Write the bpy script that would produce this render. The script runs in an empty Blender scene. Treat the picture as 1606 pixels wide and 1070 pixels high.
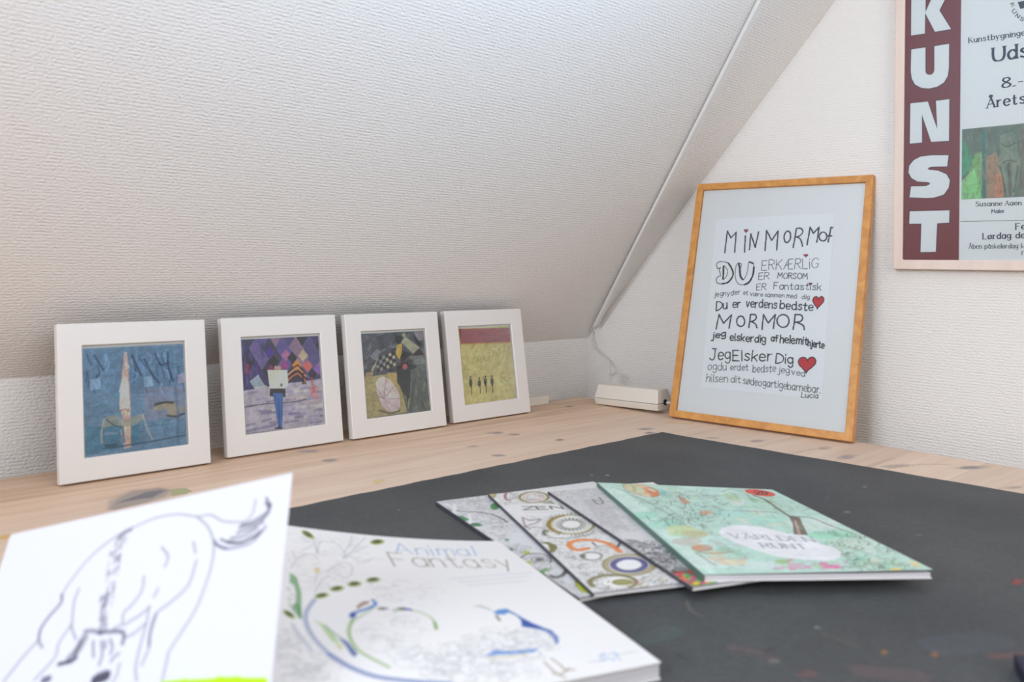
import bpy, math, random
import numpy as np
from mathutils import Matrix, Vector
C = bpy.context.scene.collection
sc = bpy.context.scene
rng = np.random.RandomState(7)

# ------------------------------------------------------------------ camera
CAM = Vector((-1.27620, -1.16404, 0.27074))
cam_d = bpy.data.cameras.new('camera')
cam = bpy.data.objects.new('camera', cam_d)
C.objects.link(cam)
sc.camera = cam
cam.matrix_world = Matrix(((0.732819, -0.022189, -0.680061, -1.276229), (-0.680218, 0.000680, -0.733010, -1.163971), (0.016727, 0.999754, -0.014595, 0.270684), (0, 0, 0, 1)))
cam_d.sensor_width = 36
cam_d.lens = 1289.389 / 1606 * 36
cam_d.shift_y = -(535 - 399.497) / 1606
cam_d.clip_start = .02
cam_d.dof.use_dof = True
cam_d.dof.focus_distance = 1.5
cam_d.dof.aperture_fstop = 6.0

# ------------------------------------------------------------------ light and exposure
w = bpy.data.worlds.new('world')
sc.world = w
w.use_nodes = True
nt = w.node_tree
bg = nt.nodes['Background']
# the room around the corner: pale walls and daylight above, wooden floor and furniture below
geo = nt.nodes.new('ShaderNodeTexCoord'); sep = nt.nodes.new('ShaderNodeSeparateXYZ'); ramp = nt.nodes.new('ShaderNodeValToRGB')
half = nt.nodes.new('ShaderNodeMath'); half.operation = 'MULTIPLY_ADD'; half.inputs[1].default_value = .5; half.inputs[2].default_value = .5
nt.links.new(geo.outputs['Generated'], sep.inputs[0]); nt.links.new(sep.outputs[2], half.inputs[0]); nt.links.new(half.outputs[0], ramp.inputs[0])
ramp.color_ramp.elements[0].position = .50; ramp.color_ramp.elements[0].color = (.60, .37, .21, 1)
ramp.color_ramp.elements[1].position = .78; ramp.color_ramp.elements[1].color = (.88, .94, 1.0, 1)
nt.links.new(ramp.outputs[0], bg.inputs[0])
bg.inputs[1].default_value = 0.52

def area(name, loc, target, sx, sy, power, col, spread=180):
    d = bpy.data.lights.new(name, 'AREA')
    d.shape = 'RECTANGLE'; d.size = sx; d.size_y = sy; d.energy = power; d.color = col; d.spread = math.radians(spread)
    o = bpy.data.objects.new(name, d); C.objects.link(o)
    o.location = loc
    o.rotation_euler = (Vector(target) - Vector(loc)).to_track_quat('-Z', 'Y').to_euler()
    return o
area('window_light', (-0.9, -2.2, 0.75), (-.2, -.1, .1), 1.0, .9, 8.5, (1.0, .95, .90))
area('gable_fill', (-2.3, -.75, 0.85), (.1, -.6, .42), .8, .9, 9.5, (.84, .92, 1.0), 100)  # added fill panel from the left, brightens the gable wall and poster
area('slope_fill', (-.74, -1.1, .93), (-.74, -.6, 1.06), 1.0, 1.0, 4.9, (.42, .70, 1.0), 115)  # added cool fill below the slope, narrowed to brighten its upper part

sc.view_settings.view_transform = 'Standard'
sc.view_settings.look = 'None'
sc.view_settings.gamma = 1
sc.view_settings.exposure = 0.14
sc.view_settings.use_curve_mapping = False

# ------------------------------------------------------------------ traced artwork
# one line per mark: kind colour width(.1 mm) opacity(%) then points in .1 mm on the surface, each as a step from the last
ART = {}
ART['horse'] = """\
s 154 156 164 14.9 75 1451 166 -148 -47 -165 -9 -170 35
s 141 144 155 14.9 75 968 145 -123 44 -139 94 -107 136 -41 82
s 103 104 126 20.3 85 558 501 9 51 -63 75 -35 66 8 67
s 137 139 151 17.6 75 477 760 -74 75 -95 128
s 129 129 151 18.9 75 477 760 42 47
s 147 151 159 16.2 75 1451 166 96 93 55 115 9 128 -32 165 -44 121 -111 174 -8 53 -8 111
s 151 153 161 14.9 75 1451 166 95 6 96 60 117 30 56 -2 36 -46 6 -80
s 111 113 134 14.9 80 1616 371 70 48 98 5 80 -12 60 -65
s 51 53 79 14.9 80 1647 351 76 40 98 6 91 -40
s 60 60 84 14.9 80 1693 373 101 25 79 -23
s 77 79 100 14.9 80 1718 358 84 4 92 -34
s 68 70 92 14.9 80 1756 333 82 -10 94 -27
s 60 61 88 14.9 80 1765 302 97 -7 80 -30
s 77 79 105 14.9 80 1777 285 82 -10 93 -41
s 51 53 84 14.9 80 1916 280 44 -38 11 -57
s 43 43 75 14.9 80 1932 136 28 53 -11 25
s 51 51 84 14.9 80 1929 169 25 26
s 94 96 117 14.9 80 1884 403 54 -53 14 -24
s 94 96 121 14.9 80 1605 349 20 36 75 34
s 111 111 130 29.7 70 963 155 -49 13 -22 30
s 124 124 140 10.8 65 850 278 -6 21
s 113 113 129 10.8 65 928 178 -6 45
s 111 111 127 10.8 65 890 277 -5 46
s 84 84 100 10.8 65 933 309 -6 45
s 115 115 131 10.8 65 876 620 5 45
s 122 122 137 10.8 65 941 734 6 36
s 100 100 116 10.8 65 902 563 0 26
s 141 141 157 10.8 65 938 723 -13 15
s 115 115 131 10.8 65 913 323 -9 34
s 129 129 144 10.8 65 914 404 -4 25
s 90 90 106 10.8 65 919 305 7 41
s 133 133 148 10.8 65 896 313 -10 22
s 103 103 119 10.8 65 861 557 -5 30
s 146 146 161 10.8 65 883 251 1 38
s 87 87 104 10.8 65 900 691 -8 24
s 94 94 110 10.8 65 942 521 -2 22
s 158 158 173 10.8 65 865 426 10 51
s 116 116 132 10.8 65 910 319 4 29
s 126 126 141 10.8 65 938 737 -5 42
s 149 149 164 10.8 65 862 560 3 31
s 98 98 115 10.8 65 881 219 -4 19
s 121 121 136 10.8 65 883 179 -11 37
s 104 104 120 10.8 65 880 415 0 20
s 98 98 114 10.8 65 910 593 -4 34
s 85 85 101 10.8 65 892 512 5 35
s 103 103 119 10.8 65 892 606 -4 24
s 127 127 142 10.8 65 861 392 0 39
s 102 102 118 10.8 65 880 407 3 27
s 106 106 122 10.8 65 860 284 -3 27
s 116 116 131 10.8 65 934 347 1 51
s 153 153 168 10.8 65 942 401 -7 41
s 129 129 144 10.8 65 906 182 6 50
s 118 118 134 10.8 65 936 695 1 31
s 127 127 142 10.8 65 909 691 -2 36
s 124 124 140 10.8 65 880 565 -14 17
s 154 154 169 10.8 65 947 742 2 29
s 110 110 126 10.8 65 930 539 -9 18
s 143 143 158 10.8 65 903 244 -3 32
s 104 104 120 10.8 65 931 391 -15 15
s 122 122 138 10.8 65 897 673 -9 32
s 154 154 169 10.8 65 901 675 -2 42
s 139 139 154 10.8 65 937 509 -6 19
s 142 142 157 10.8 65 866 567 -8 35
s 138 138 153 10.8 65 879 221 -12 26
s 141 141 156 10.8 65 859 347 -4 24
s 135 135 150 10.8 65 922 741 -9 27
s 121 121 136 10.8 65 945 203 -4 33
s 88 88 105 10.8 65 924 666 -1 45
s 134 134 149 10.8 65 944 551 1 43
s 100 100 116 10.8 65 926 249 -8 28
s 81 81 98 10.8 65 901 663 -11 15
s 135 135 150 10.8 65 900 333 -7 37
s 126 126 141 10.8 65 912 481 -10 27
s 150 150 165 10.8 65 945 612 3 19
s 132 132 147 10.8 65 920 697 -7 33
s 129 129 145 10.8 65 922 716 -5 29
s 121 121 136 10.8 65 918 229 -13 28
s 155 155 170 10.8 65 917 418 -11 22
s 144 144 159 10.8 65 912 692 -6 36
s 152 152 167 10.8 65 896 677 -13 20
s 114 114 130 10.8 65 887 551 -9 35
s 91 91 107 10.8 65 934 483 -5 43
s 145 145 160 10.8 65 909 724 -10 35
s 93 93 110 10.8 65 910 749 4 32
s 153 153 168 10.8 65 903 680 5 46
s 135 135 150 10.8 65 914 398 -8 27
s 150 150 165 10.8 65 870 279 -3 33
s 116 116 131 10.8 65 905 626 0 30
s 141 141 156 10.8 65 895 170 -1 38
s 123 123 139 10.8 65 899 640 -8 21
s 94 92 117 40.5 50 902 561 -5 60
s 141 144 157 16.2 75 1140 491 7 88 -51 76 -46 40 6 60 -53 24
s 141 144 157 16.2 75 1454 333 27 70
s 141 144 157 16.2 75 1498 457 -27 143 -94 80 -95 60 -17 107 13 81 -26 89
s 141 144 157 16.2 75 1230 323 58 69 -8 62
s 141 144 157 16.2 75 1229 690 -60 37 -100 42
s 141 144 157 16.2 75 1222 688 6 84 -13 146 0 110 25 73
s 141 144 157 16.2 75 677 484 -10 85 28 138
s 141 144 157 16.2 75 687 706 -54 96 -2 80 -103 108
s 141 144 157 16.2 75 687 706 64 92
s 141 144 157 16.2 75 1223 783 -70 46 -51 14
s 141 144 157 16.2 75 1099 988 -3 65 -19 27
s 141 144 157 16.2 75 1261 587 -18 45
s 103 106 126 18.9 70 1282 740 -14 107 7 69
s 103 103 126 27 70 803 760 58 7 62 24
s 81 81 109 25.6 75 907 783 71 8 87 14 24 30 1 40
s 81 81 105 56.7 60 808 802 -29 64 -37 39
s 43 43 71 24.3 90 784 906 -30 16 -82 3
s 34 34 58 21.6 60 791 816 -22 65
s 120 120 138 20.3 70 879 830 14 48 14 42
s 120 120 138 20.3 70 937 839 27 73 -4 60
s 120 120 138 20.3 70 998 838 27 50 -4 33
s 120 120 138 20.3 70 1077 929 -29 18 -11 18
s 120 120 138 20.3 70 965 844 10 36
s 30 27 63 56.7 90 956 1054 39 -5 32 -6
s 103 101 126 13.5 70 961 1022 51 -9 37 11
s 51 49 92 40.5 80 594 1002 33 -3
p 178 222 20 0 100 1402 1126 45 4 91 5 18 -3 15 9 161 18 49 -5 27 10 88 9 26 10 150 24 13 45 -76 118 -617 -87"""
ART['animal'] = """\
s 178 180 188 9 70 434 833 103 -194 107 -76 30 75
s 178 180 188 9 70 601 489 105 -113 -14 176
s 178 180 188 9 70 692 552 80 -255 122 -1 30 179 -43 125
s 178 180 188 9 70 881 600 137 -206 187 -316
s 178 180 188 9 70 881 600 155 -178 139 -143
s 178 180 188 9 70 924 475 103 -212 62 -190
s 178 180 188 9 70 705 91 16 158 -29 275
s 178 180 188 9 70 691 868 125 -147 97 -14 -31 165 -78 83 -27 -72
s 178 180 188 9 70 564 1049 53 -147 33 -104
s 178 180 188 9 70 499 541 -2 132
s 178 180 188 9 70 702 916 -95 129 -76 160
s 178 180 188 9 70 1003 638 -52 -79 -45 37
s 178 180 188 9 70 1228 577 -81 -20 -128 107
R 201 201 206 7 55 589 132 302 -35 247 35 -60 495 -123 442 -169 -39 -230 152 -135 210 32 -162 -2 -260 -33 -64 "110,3,8,5
s 150 165 200 32 75 510 1300 -90 168 -29 146 16 173 54 177
s 105 130 190 42 80 461 1964 93 146 116 112 128 65 156 62 127 41
s 180 190 210 20 70 301 1611 21 137 41 165
p 150 170 40 0 85 736 229 -15 19 -19 2 -20 -16 -17 -30 -11 -38 -3 -41 7 -35 15 -21 19 -3 21 16 17 32 10 41 2 41 -6 33
p 62 84 14 0 90 723 197 -10 14 -13 1 -14 -10 -11 -21 -8 -27 -2 -27 5 -24 10 -14 13 -2 14 10 12 22 7 27 2 28 -5 23
p 20 45 10 0 70 716 164 -7 9 -9 -1 -7 -12 -2 -18 3 -17 8 -10 9 1 6 12 2 18 -3 18
p 150 170 40 0 85 1359 140 -16 34 -28 33 -33 25 -32 12 -26 -3 -13 -16 0 -28 15 -33 28 -34 33 -27 34 -13 26 2 14 18 -2 30
p 62 84 14 0 90 1336 138 -11 23 -19 23 -22 17 -23 9 -17 -2 -10 -11 1 -20 11 -23 18 -23 23 -18 23 -9 18 1 9 13 -1 20
p 20 45 10 0 70 1316 144 -9 17 -13 14 -12 5 -8 -6 0 -14 8 -17 13 -14 13 -6 8 6 0 15
p 150 170 40 0 85 627 1225 -8 19 -18 20 -23 16 -25 9 -21 0 -13 -8 -4 -15 8 -19 17 -20 23 -16 26 -9 21 -1 14 8 3 16
p 62 84 14 0 90 608 1225 -5 14 -12 13 -16 11 -17 6 -14 0 -10 -5 -2 -11 5 -13 12 -13 16 -11 17 -7 15 0 9 5 2 11
p 20 45 10 0 70 593 1231 -5 10 -8 8 -10 4 -7 -3 -2 -7 4 -10 9 -8 10 -4 7 2 2 8
p 150 170 40 0 85 764 1117 -10 21 -18 20 -25 16 -26 8 -21 -1 -14 -10 -2 -16 8 -21 19 -20 25 -16 26 -9 22 1 13 9 3 18
p 62 84 14 0 90 744 1116 -6 14 -13 14 -16 11 -18 6 -15 -1 -9 -6 -2 -12 6 -14 13 -14 17 -11 18 -6 15 0 9 7 1 12
p 20 45 10 0 70 728 1121 -5 11 -9 8 -10 3 -7 -3 -1 -8 4 -11 9 -8 11 -4 7 4 1 8
p 150 170 40 0 85 914 1040 -11 22 -20 20 -26 15 -26 5 -21 -3 -13 -12 -2 -18 10 -22 20 -20 26 -15 27 -7 22 4 12 12 2 19
p 62 84 14 0 90 894 1038 -7 15 -14 13 -17 10 -18 4 -15 -2 -8 -8 -1 -13 6 -15 14 -14 18 -10 18 -4 15 2 8 9 1 13
p 20 45 10 0 70 878 1040 -6 11 -9 9 -11 2 -6 -4 -1 -10 5 -10 10 -9 10 -2 7 4 1 9
p 150 170 40 0 85 1079 962 -12 24 -21 21 -27 15 -27 6 -23 -3 -12 -13 -1 -20 11 -23 21 -21 27 -16 28 -7 23 3 12 14 1 20
p 62 84 14 0 90 1059 959 -8 16 -15 15 -18 10 -19 5 -15 -3 -8 -9 -1 -13 8 -16 14 -15 19 -11 19 -4 15 2 9 9 0 14
p 20 45 10 0 70 1042 962 -6 12 -10 9 -11 2 -7 -4 -1 -10 6 -12 11 -9 10 -2 7 4 1 10
p 150 170 40 0 85 333 1544 -10 7 -14 -3 -15 -13 -15 -22 -10 -24 -4 -24 4 -17 9 -8 15 3 15 13 15 22 10 25 3 24 -3 17
p 62 84 14 0 90 322 1523 -7 5 -9 -2 -11 -9 -10 -14 -7 -17 -2 -16 2 -12 7 -6 9 2 11 9 10 15 7 17 2 16 -2 12
p 20 45 10 0 70 315 1502 -5 4 -6 -3 -6 -8 -2 -11 1 -9 5 -4 7 3 5 8 3 11 -2 9
p 70 150 60 0 75 413 918 36 64 -11 228 -35 182 -30 171 -17 -40 -17 -55 -11 -55 40 -59 32 -141 6 -106 -25 -40
s 40 130 60 14 80 362 1542 19 -149 -26 -19
s 150 160 120 8 60 319 1382 13 27
s 150 160 120 8 60 329 1303 13 26
s 150 160 120 8 60 354 1153 13 28
s 150 160 120 8 60 401 1136 13 29
s 150 160 120 8 60 368 1222 13 28
s 150 160 120 8 60 357 1234 13 28
s 150 160 120 8 60 325 1342 13 26
s 150 160 120 8 60 355 1149 13 28
s 150 160 120 8 60 349 1160 14 28
s 150 160 120 8 60 331 1364 13 26
s 150 160 120 8 60 376 1106 14 29
s 150 160 120 8 60 319 1391 13 26
s 150 160 120 8 60 331 1276 13 27
s 150 160 120 8 60 343 1288 13 27
p 228 205 130 0 70 647 849 -9 26 -13 20 -14 8 -11 -5 -5 -17 2 -25 8 -26 14 -20 14 -9 11 5 5 18 -2 25
p 140 90 55 0 80 780 1392 59 -64 57 -11 -23 44 -51 32 -46 51
s 38 120 200 28 90 711 1537 32 -53 87 -44 93 -71 -2 -63
s 20 80 170 45 90 714 1533 17 -35
s 140 180 80 26 75 707 1572 -58 129 -17 124 20 123 52 90 80 112
s 120 170 90 14 70 682 1610 132 -113 86 -81
p 110 105 60 0 80 983 1435 -8 12 -15 8 -18 2 -16 -4 -10 -9 -1 -12 8 -12 15 -8 18 -3 16 4 10 10 1 12
s 60 80 150 22 80 961 1429 28 6
p 110 110 50 0 80 1131 1447 -10 14 -18 10 -20 3 -18 -5 -11 -12 -1 -14 10 -14 18 -10 20 -3 18 5 11 12 1 14
s 35 70 170 35 90 1118 1449 32 11
p 130 180 150 0 50 1057 1467 -10 21 -15 11 -13 -1 -6 -13 2 -20 10 -20 15 -12 13 0 7 14 -3 20
s 165 190 140 22 70 1165 1475 53 38 42 83 -10 108 -15 51
s 110 160 60 28 70 1258 1662 -19 87
p 150 200 70 0 65 445 1562 52 57 43 128 8 87 -37 -4 -18 -87 -15 -107
s 70 120 120 12 70 507 1637 43 110 40 74
p 35 85 165 0 85 558 1792 48 39 13 62 16 86 -33 36 -13 -43 -7 -84
p 200 205 90 0 60 533 1815 31 71 -26 47 -16 -68
R 205 205 210 9 50 886 1072 383 -120 264 110 -174 308 -332 -16 -91 -140 "30,4,11,5
R 204 204 209 9 50 756 1634 309 -57 123 203 -168 383 -222 -59 -81 -182 "40,4,11,6
R 202 202 207 9 50 220 1643 78 36 94 268 117 201 64 100 -491 -84 "80,3,8,6
p 52 110 190 0 90 1743 1562 68 -34 60 -6 29 86 20 78 32 96 46 88 38 56 -11 105 -30 70 -43 42 25 -91 8 -115 -75 -73 -62 -36 38 -96 4 -79 -34 -68 -41 33 -55 -5
p 40 80 165 0 90 1907 1700 40 93 49 82 -81 -19 -61 -36
p 90 160 225 0 70 1861 1581 -13 17 -20 12 -23 5 -21 -4 -16 -11 -7 -16 4 -18 13 -18 20 -12 23 -5 22 3 15 12 7 16 -4 19
s 150 165 140 18 70 1649 1451 50 19 44 56
s 140 150 120 10 70 1692 1432 40 67
s 110 85 65 24 80 1744 1623 -10 76
R 191 191 196 8 50 1036 2091 198 -141 151 -71 174 -62 234 13 106 57 99 69 -30 159 -135 88 -118 85 -73 144 -226 20 -339 -91 -167 -41 "300,2,9,21
p 85 145 215 0 85 1421 2152 100 -61 48 30 116 19 84 2 61 -5 -73 50 -112 -6 -76 -15 -89 -7
s 215 205 150 20 60 1441 2179 140 26 123 -17
s 150 125 95 16 75 1766 2322 1 85 5 65 27 63
s 150 125 95 16 75 1833 2293 14 81 4 68 53 26
s 150 125 95 16 75 1751 2466 43 22 88 -46
s 110 165 220 14 60 2170 2415 -4 6
s 110 165 220 14 60 2288 2377 -4 -24
s 110 165 220 14 60 2281 2389 -25 14
s 110 165 220 14 60 2185 2342 22 -3
s 110 165 220 14 60 2145 2418 -23 5
s 110 165 220 14 60 2262 2431 -3 21
s 110 165 220 14 60 2275 2364 -4 -19
s 110 165 220 14 60 2184 2363 -29 11
s 110 165 220 14 60 2166 2363 -6 -15
s 110 165 220 14 60 2265 2401 -9 -7
s 110 165 220 14 60 2147 2408 25 -7
s 110 165 220 14 60 2201 2391 -5 22
s 110 165 220 14 60 2217 2443 4 -23
s 110 165 220 14 60 2250 2358 -13 -7
s 110 165 220 14 60 2213 2419 0 -4
s 110 165 220 14 60 2208 2363 -7 -24
s 200 205 212 20 50 2050 2409 106 5
s 200 210 212 20 50 2309 2381 126 0
s 205 212 222 22 55 1656 945 361 -62 408 -30
s 205 212 222 22 55 1703 1009 330 -47 322 -23
s 205 212 222 22 55 1749 1074 298 -34 239 -17
h 90 150 215 10 85 1370 428 726 -13 -678 -249 "Animal
h 130 115 90 14 85 1275 696 1048 15 -1032 -313 "Fantasy"""
ART['a3'] = """\
l 38 42 52 26 95 688 3089 4 418 84 -134 90 107 13 -381
l 38 42 52 26 95 1049 3409 19 -306
l 38 42 52 26 95 1156 3152 -8 293 112 -252 30 288
l 38 42 52 26 95 1446 3134 -8 373 110 -186 100 174 9 -353
l 38 42 52 26 95 1947 3188 25 348
l 38 42 52 26 95 2185 3238 22 316 67 -112 87 106 -14 -263
l 38 42 52 26 95 2539 3289 23 256 27 -8
l 38 42 52 26 95 2522 3395 66 -4
s 38 42 52 26 95 1883 3375 -4 -32 -9 -27 -14 -21 -17 -12 -18 -2 -18 8 -16 17 -12 24 -7 30 -2 32 4 32 9 27 14 21 17 12 19 2 18 -8 15 -17 12 -25 8 -29 1 -32
s 38 42 52 26 95 2506 3374 -4 -24 -10 -21 -15 -15 -18 -8 -20 -1 -20 7 -17 14 -13 19 -8 24 -3 24 5 24 10 21 15 15 18 9 20 0 20 -7 17 -14 13 -19 8 -24 2 -24
s 38 42 52 26 95 1972 3536 74 2 41 -61 -38 -72 -74 -28
s 38 42 52 26 95 2004 3380 56 -44 50 -125
s 38 42 52 15.6 95 555 2861 33 47 77 11 119 -27 92 -129 17 -112 -67 -112 -111 -37 -98 12 -37 65 41 63 37 14 -32 102 10 47 -48 -19 -33 75
s 38 42 52 31.2 95 784 2892 92 -129 17 -112 -67 -112 -111 -37
s 38 42 52 13 95 695 2834 19 -243 61 58 9 84 -38 74 -51 27
s 38 42 52 33.8 95 698 2834 17 -239
s 38 42 52 13 95 941 2857 -8 -131 31 -147 75 -81 93 3 87 48 51 129 6 147 -30 73 -58 21 -24 -41 -2 -147 -34 -111 -34 -28 -43 45 -24 128 6 111 -49 18 -43 -37
s 38 42 52 36.4 95 985 2885 33 -120 22 -110 54 -63
s 38 42 52 33.8 95 1276 2825 -6 -147 -51 -129 -87 -53
s 38 42 52 28.6 95 1182 2919 64 -25
p 160 50 65 0 95 1052 3519 0 1 1 5 4 6 6 3 9 1 8 -4 7 -7 3 -8 -1 -10 -5 -8 -7 -8 -8 -7 -6 -7 -4 -6 -1 -4 0 -1 -1 1 -2 4 -5 6 -8 7 -9 8 -9 8 -7 8 -3 10 1 8 5 7 8 3 9 0 7 -4 5 -6 2 -5 1 -1
s 70 40 50 10.4 80 1052 3519 0 1 1 5 4 6 6 3 9 1 8 -4 7 -7 3 -8 -1 -10 -5 -8 -7 -8 -8 -7 -6 -7 -4 -6 -1 -4 0 -1 -1 1 -2 4 -5 6 -8 7 -9 8 -9 8 -7 8 -3 10 1 8 5 7 8 3 9 0 7 -4 5 -6 2 -5 1 -1
p 160 50 65 0 95 2181 3055 0 1 2 4 3 4 7 3 7 1 8 -3 6 -5 3 -7 -1 -7 -5 -6 -7 -7 -8 -5 -6 -6 -4 -4 -1 -3 0 -1 -1 1 -2 3 -4 4 -7 5 -9 6 -8 6 -6 7 -3 7 2 7 5 5 7 3 8 -1 7 -3 5 -4 2 -4 0 -1
s 70 40 50 10.4 80 2181 3055 0 1 2 4 3 4 7 3 7 1 8 -3 6 -5 3 -7 -1 -7 -5 -6 -7 -7 -8 -5 -6 -6 -4 -4 -1 -3 0 -1 -1 1 -2 3 -4 4 -7 5 -9 6 -8 6 -6 7 -3 7 2 7 5 5 7 3 8 -1 7 -3 5 -4 2 -4 0 -1
p 160 50 65 0 95 2303 2552 0 1 2 3 3 3 6 3 7 0 7 -2 5 -4 2 -5 -1 -6 -4 -5 -7 -6 -6 -5 -6 -4 -3 -4 -1 -2 -1 -1 0 1 -2 2 -4 4 -6 4 -7 4 -8 5 -5 5 -2 6 1 6 4 4 7 2 7 0 6 -2 4 -3 2 -3 0 -1
s 70 40 50 10.4 80 2303 2552 0 1 2 3 3 3 6 3 7 0 7 -2 5 -4 2 -5 -1 -6 -4 -5 -7 -6 -6 -5 -6 -4 -3 -4 -1 -2 -1 -1 0 1 -2 2 -4 4 -6 4 -7 4 -8 5 -5 5 -2 6 1 6 4 4 7 2 7 0 6 -2 4 -3 2 -3 0 -1
p 212 62 70 0 100 2462 2277 1 6 5 14 11 18 17 13 21 2 19 -10 14 -20 4 -27 -6 -28 -15 -28 -20 -25 -21 -24 -17 -22 -11 -18 -5 -13 -1 -4 -1 4 -4 12 -10 18 -16 20 -20 22 -19 24 -14 26 -4 28 6 28 15 22 20 11 20 0 17 -12 10 -17 4 -14 0 -6
s 38 42 52 16.9 95 2462 2277 1 6 5 14 11 18 17 13 21 2 19 -10 14 -20 4 -27 -6 -28 -15 -28 -20 -25 -21 -24 -17 -22 -11 -18 -5 -13 -1 -4 -1 4 -4 12 -10 18 -16 20 -20 22 -19 24 -14 26 -4 28 6 28 15 22 20 11 20 0 17 -12 10 -17 4 -14 0 -6
h 38 42 52 13.8 85 1424 2772 981 53 -989 126 "ERKÆRLiG
p 160 50 65 0 95 2181 3055 0 1 2 4 3 4 7 3 7 1 8 -3 6 -5 3 -7 -1 -7 -5 -6 -7 -7 -8 -5 -6 -6 -4 -4 -1 -3 0 -1 -1 1 -2 3 -4 4 -7 5 -9 6 -8 6 -6 7 -3 7 2 7 5 5 7 3 8 -1 7 -3 5 -4 2 -4 0 -1
h 38 42 52 13.8 85 1380 2590 188 23 -194 100 "ER
h 38 42 52 15 90 1723 2631 523 -2 -527 102 "MORSOM
h 38 42 52 13.8 85 1364 2399 170 20 -175 92 "ER
h 38 42 52 15 90 1672 2433 816 6 -821 112 "Fantastisk
h 38 42 52 12.5 90 586 2256 483 60 -488 33 "jegnyder
h 38 42 52 12.5 90 1135 2310 85 3 -89 77 "et
h 38 42 52 12.5 85 1265 2300 223 -6 -227 82 "være
h 38 42 52 12.5 85 1529 2292 345 -1 -348 76 "sammen
h 38 42 52 12.5 85 1918 2290 173 -6 -176 86 "med
h 38 42 52 12.5 85 2185 2276 127 0 -129 73 "dig
h 38 42 52 23.8 95 650 2003 205 49 -215 113 "Du
h 38 42 52 22.5 95 956 2073 139 10 -147 139 "er
h 38 42 52 21.2 95 1205 2092 558 -2 -565 150 "verdens
h 38 42 52 22.5 95 1824 2092 564 -14 -569 158 "bedste
l 38 42 52 26 95 692 1662 25 267 104 -153 132 159 -18 -243
l 38 42 52 26 95 1302 1722 4 237
l 38 42 52 26 95 1543 1707 -3 264 101 -144 110 156 -10 -244
l 38 42 52 26 95 2087 1740 9 260
s 38 42 52 26 95 1212 1833 0 -29 -7 -27 -14 -21 -19 -14 -22 -6 -24 3 -22 12 -18 19 -14 26 -7 28 1 29 7 27 14 21 19 14 23 6 23 -3 22 -12 18 -20 14 -25 6 -28
s 38 42 52 26 95 2001 1883 -2 -34 -11 -32 -21 -26 -27 -17 -31 -7 -32 3 -31 14 -25 23 -18 30 -9 34 2 35 12 32 20 25 28 18 31 7 33 -4 30 -14 25 -23 18 -30 8 -34
s 38 42 52 26 95 1306 1959 84 -1 30 -46 -33 -55 -74 -28
s 38 42 52 26 95 1344 1835 67 -39 40 -65
s 38 42 52 26 95 2096 2000 95 -3 39 -58 -34 -53 -91 -23
s 38 42 52 26 95 2139 1867 106 -47 31 -71
h 38 42 52 23.8 95 637 1480 250 59 -257 54 "jeg
h 38 42 52 22.5 95 979 1474 648 6 -655 123 "elskerdig
h 38 42 52 22.5 95 1726 1515 113 2 -118 106 "af
h 38 42 52 22.5 95 1884 1496 466 0 -471 134 "helemit
h 38 42 52 22.5 95 2360 1477 264 -27 -268 141 "hjerte
h 38 42 52 22.5 95 640 1097 374 32 -386 169 "Jeg
h 38 42 52 22.5 95 1076 1121 689 47 -699 136 "Elsker
h 38 42 52 22.5 95 1842 1141 290 4 -296 163 "Dig
p 212 62 70 0 100 2371 1221 1 8 7 18 17 23 26 17 32 5 31 -11 21 -24 8 -32 -8 -36 -22 -35 -31 -33 -32 -31 -26 -28 -17 -24 -7 -16 -1 -5 -1 5 -7 14 -17 21 -26 23 -32 26 -30 28 -23 31 -8 34 9 34 22 29 31 16 33 1 26 -13 16 -20 7 -18 1 -7
s 38 42 52 18.2 95 2371 1221 1 8 7 18 17 23 26 17 32 5 31 -11 21 -24 8 -32 -8 -36 -22 -35 -31 -33 -32 -31 -26 -28 -17 -24 -7 -16 -1 -5 -1 5 -7 14 -17 21 -26 23 -32 26 -30 28 -23 31 -8 34 9 34 22 29 31 16 33 1 26 -13 16 -20 7 -18 1 -7
h 38 42 52 15 80 621 912 349 26 -357 110 "ogdu
h 38 42 52 15 80 1050 947 318 28 -324 81 "erdet
h 38 42 52 15 80 1459 946 400 48 -406 76 "bedste
h 38 42 52 15 80 1905 982 187 4 -191 108 "jeg
h 38 42 52 15 80 2133 974 216 -13 -219 113 "ved
h 38 42 52 15 80 620 693 404 36 -412 102 "hilsen
h 38 42 52 15 80 1075 734 186 7 -192 112 "dit
h 38 42 52 15 80 1303 733 1329 -24 -1335 149 "sødeogartigebarnebar.
h 38 42 52 15 90 2332 616 267 11 -270 68 "Lucia"""
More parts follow.
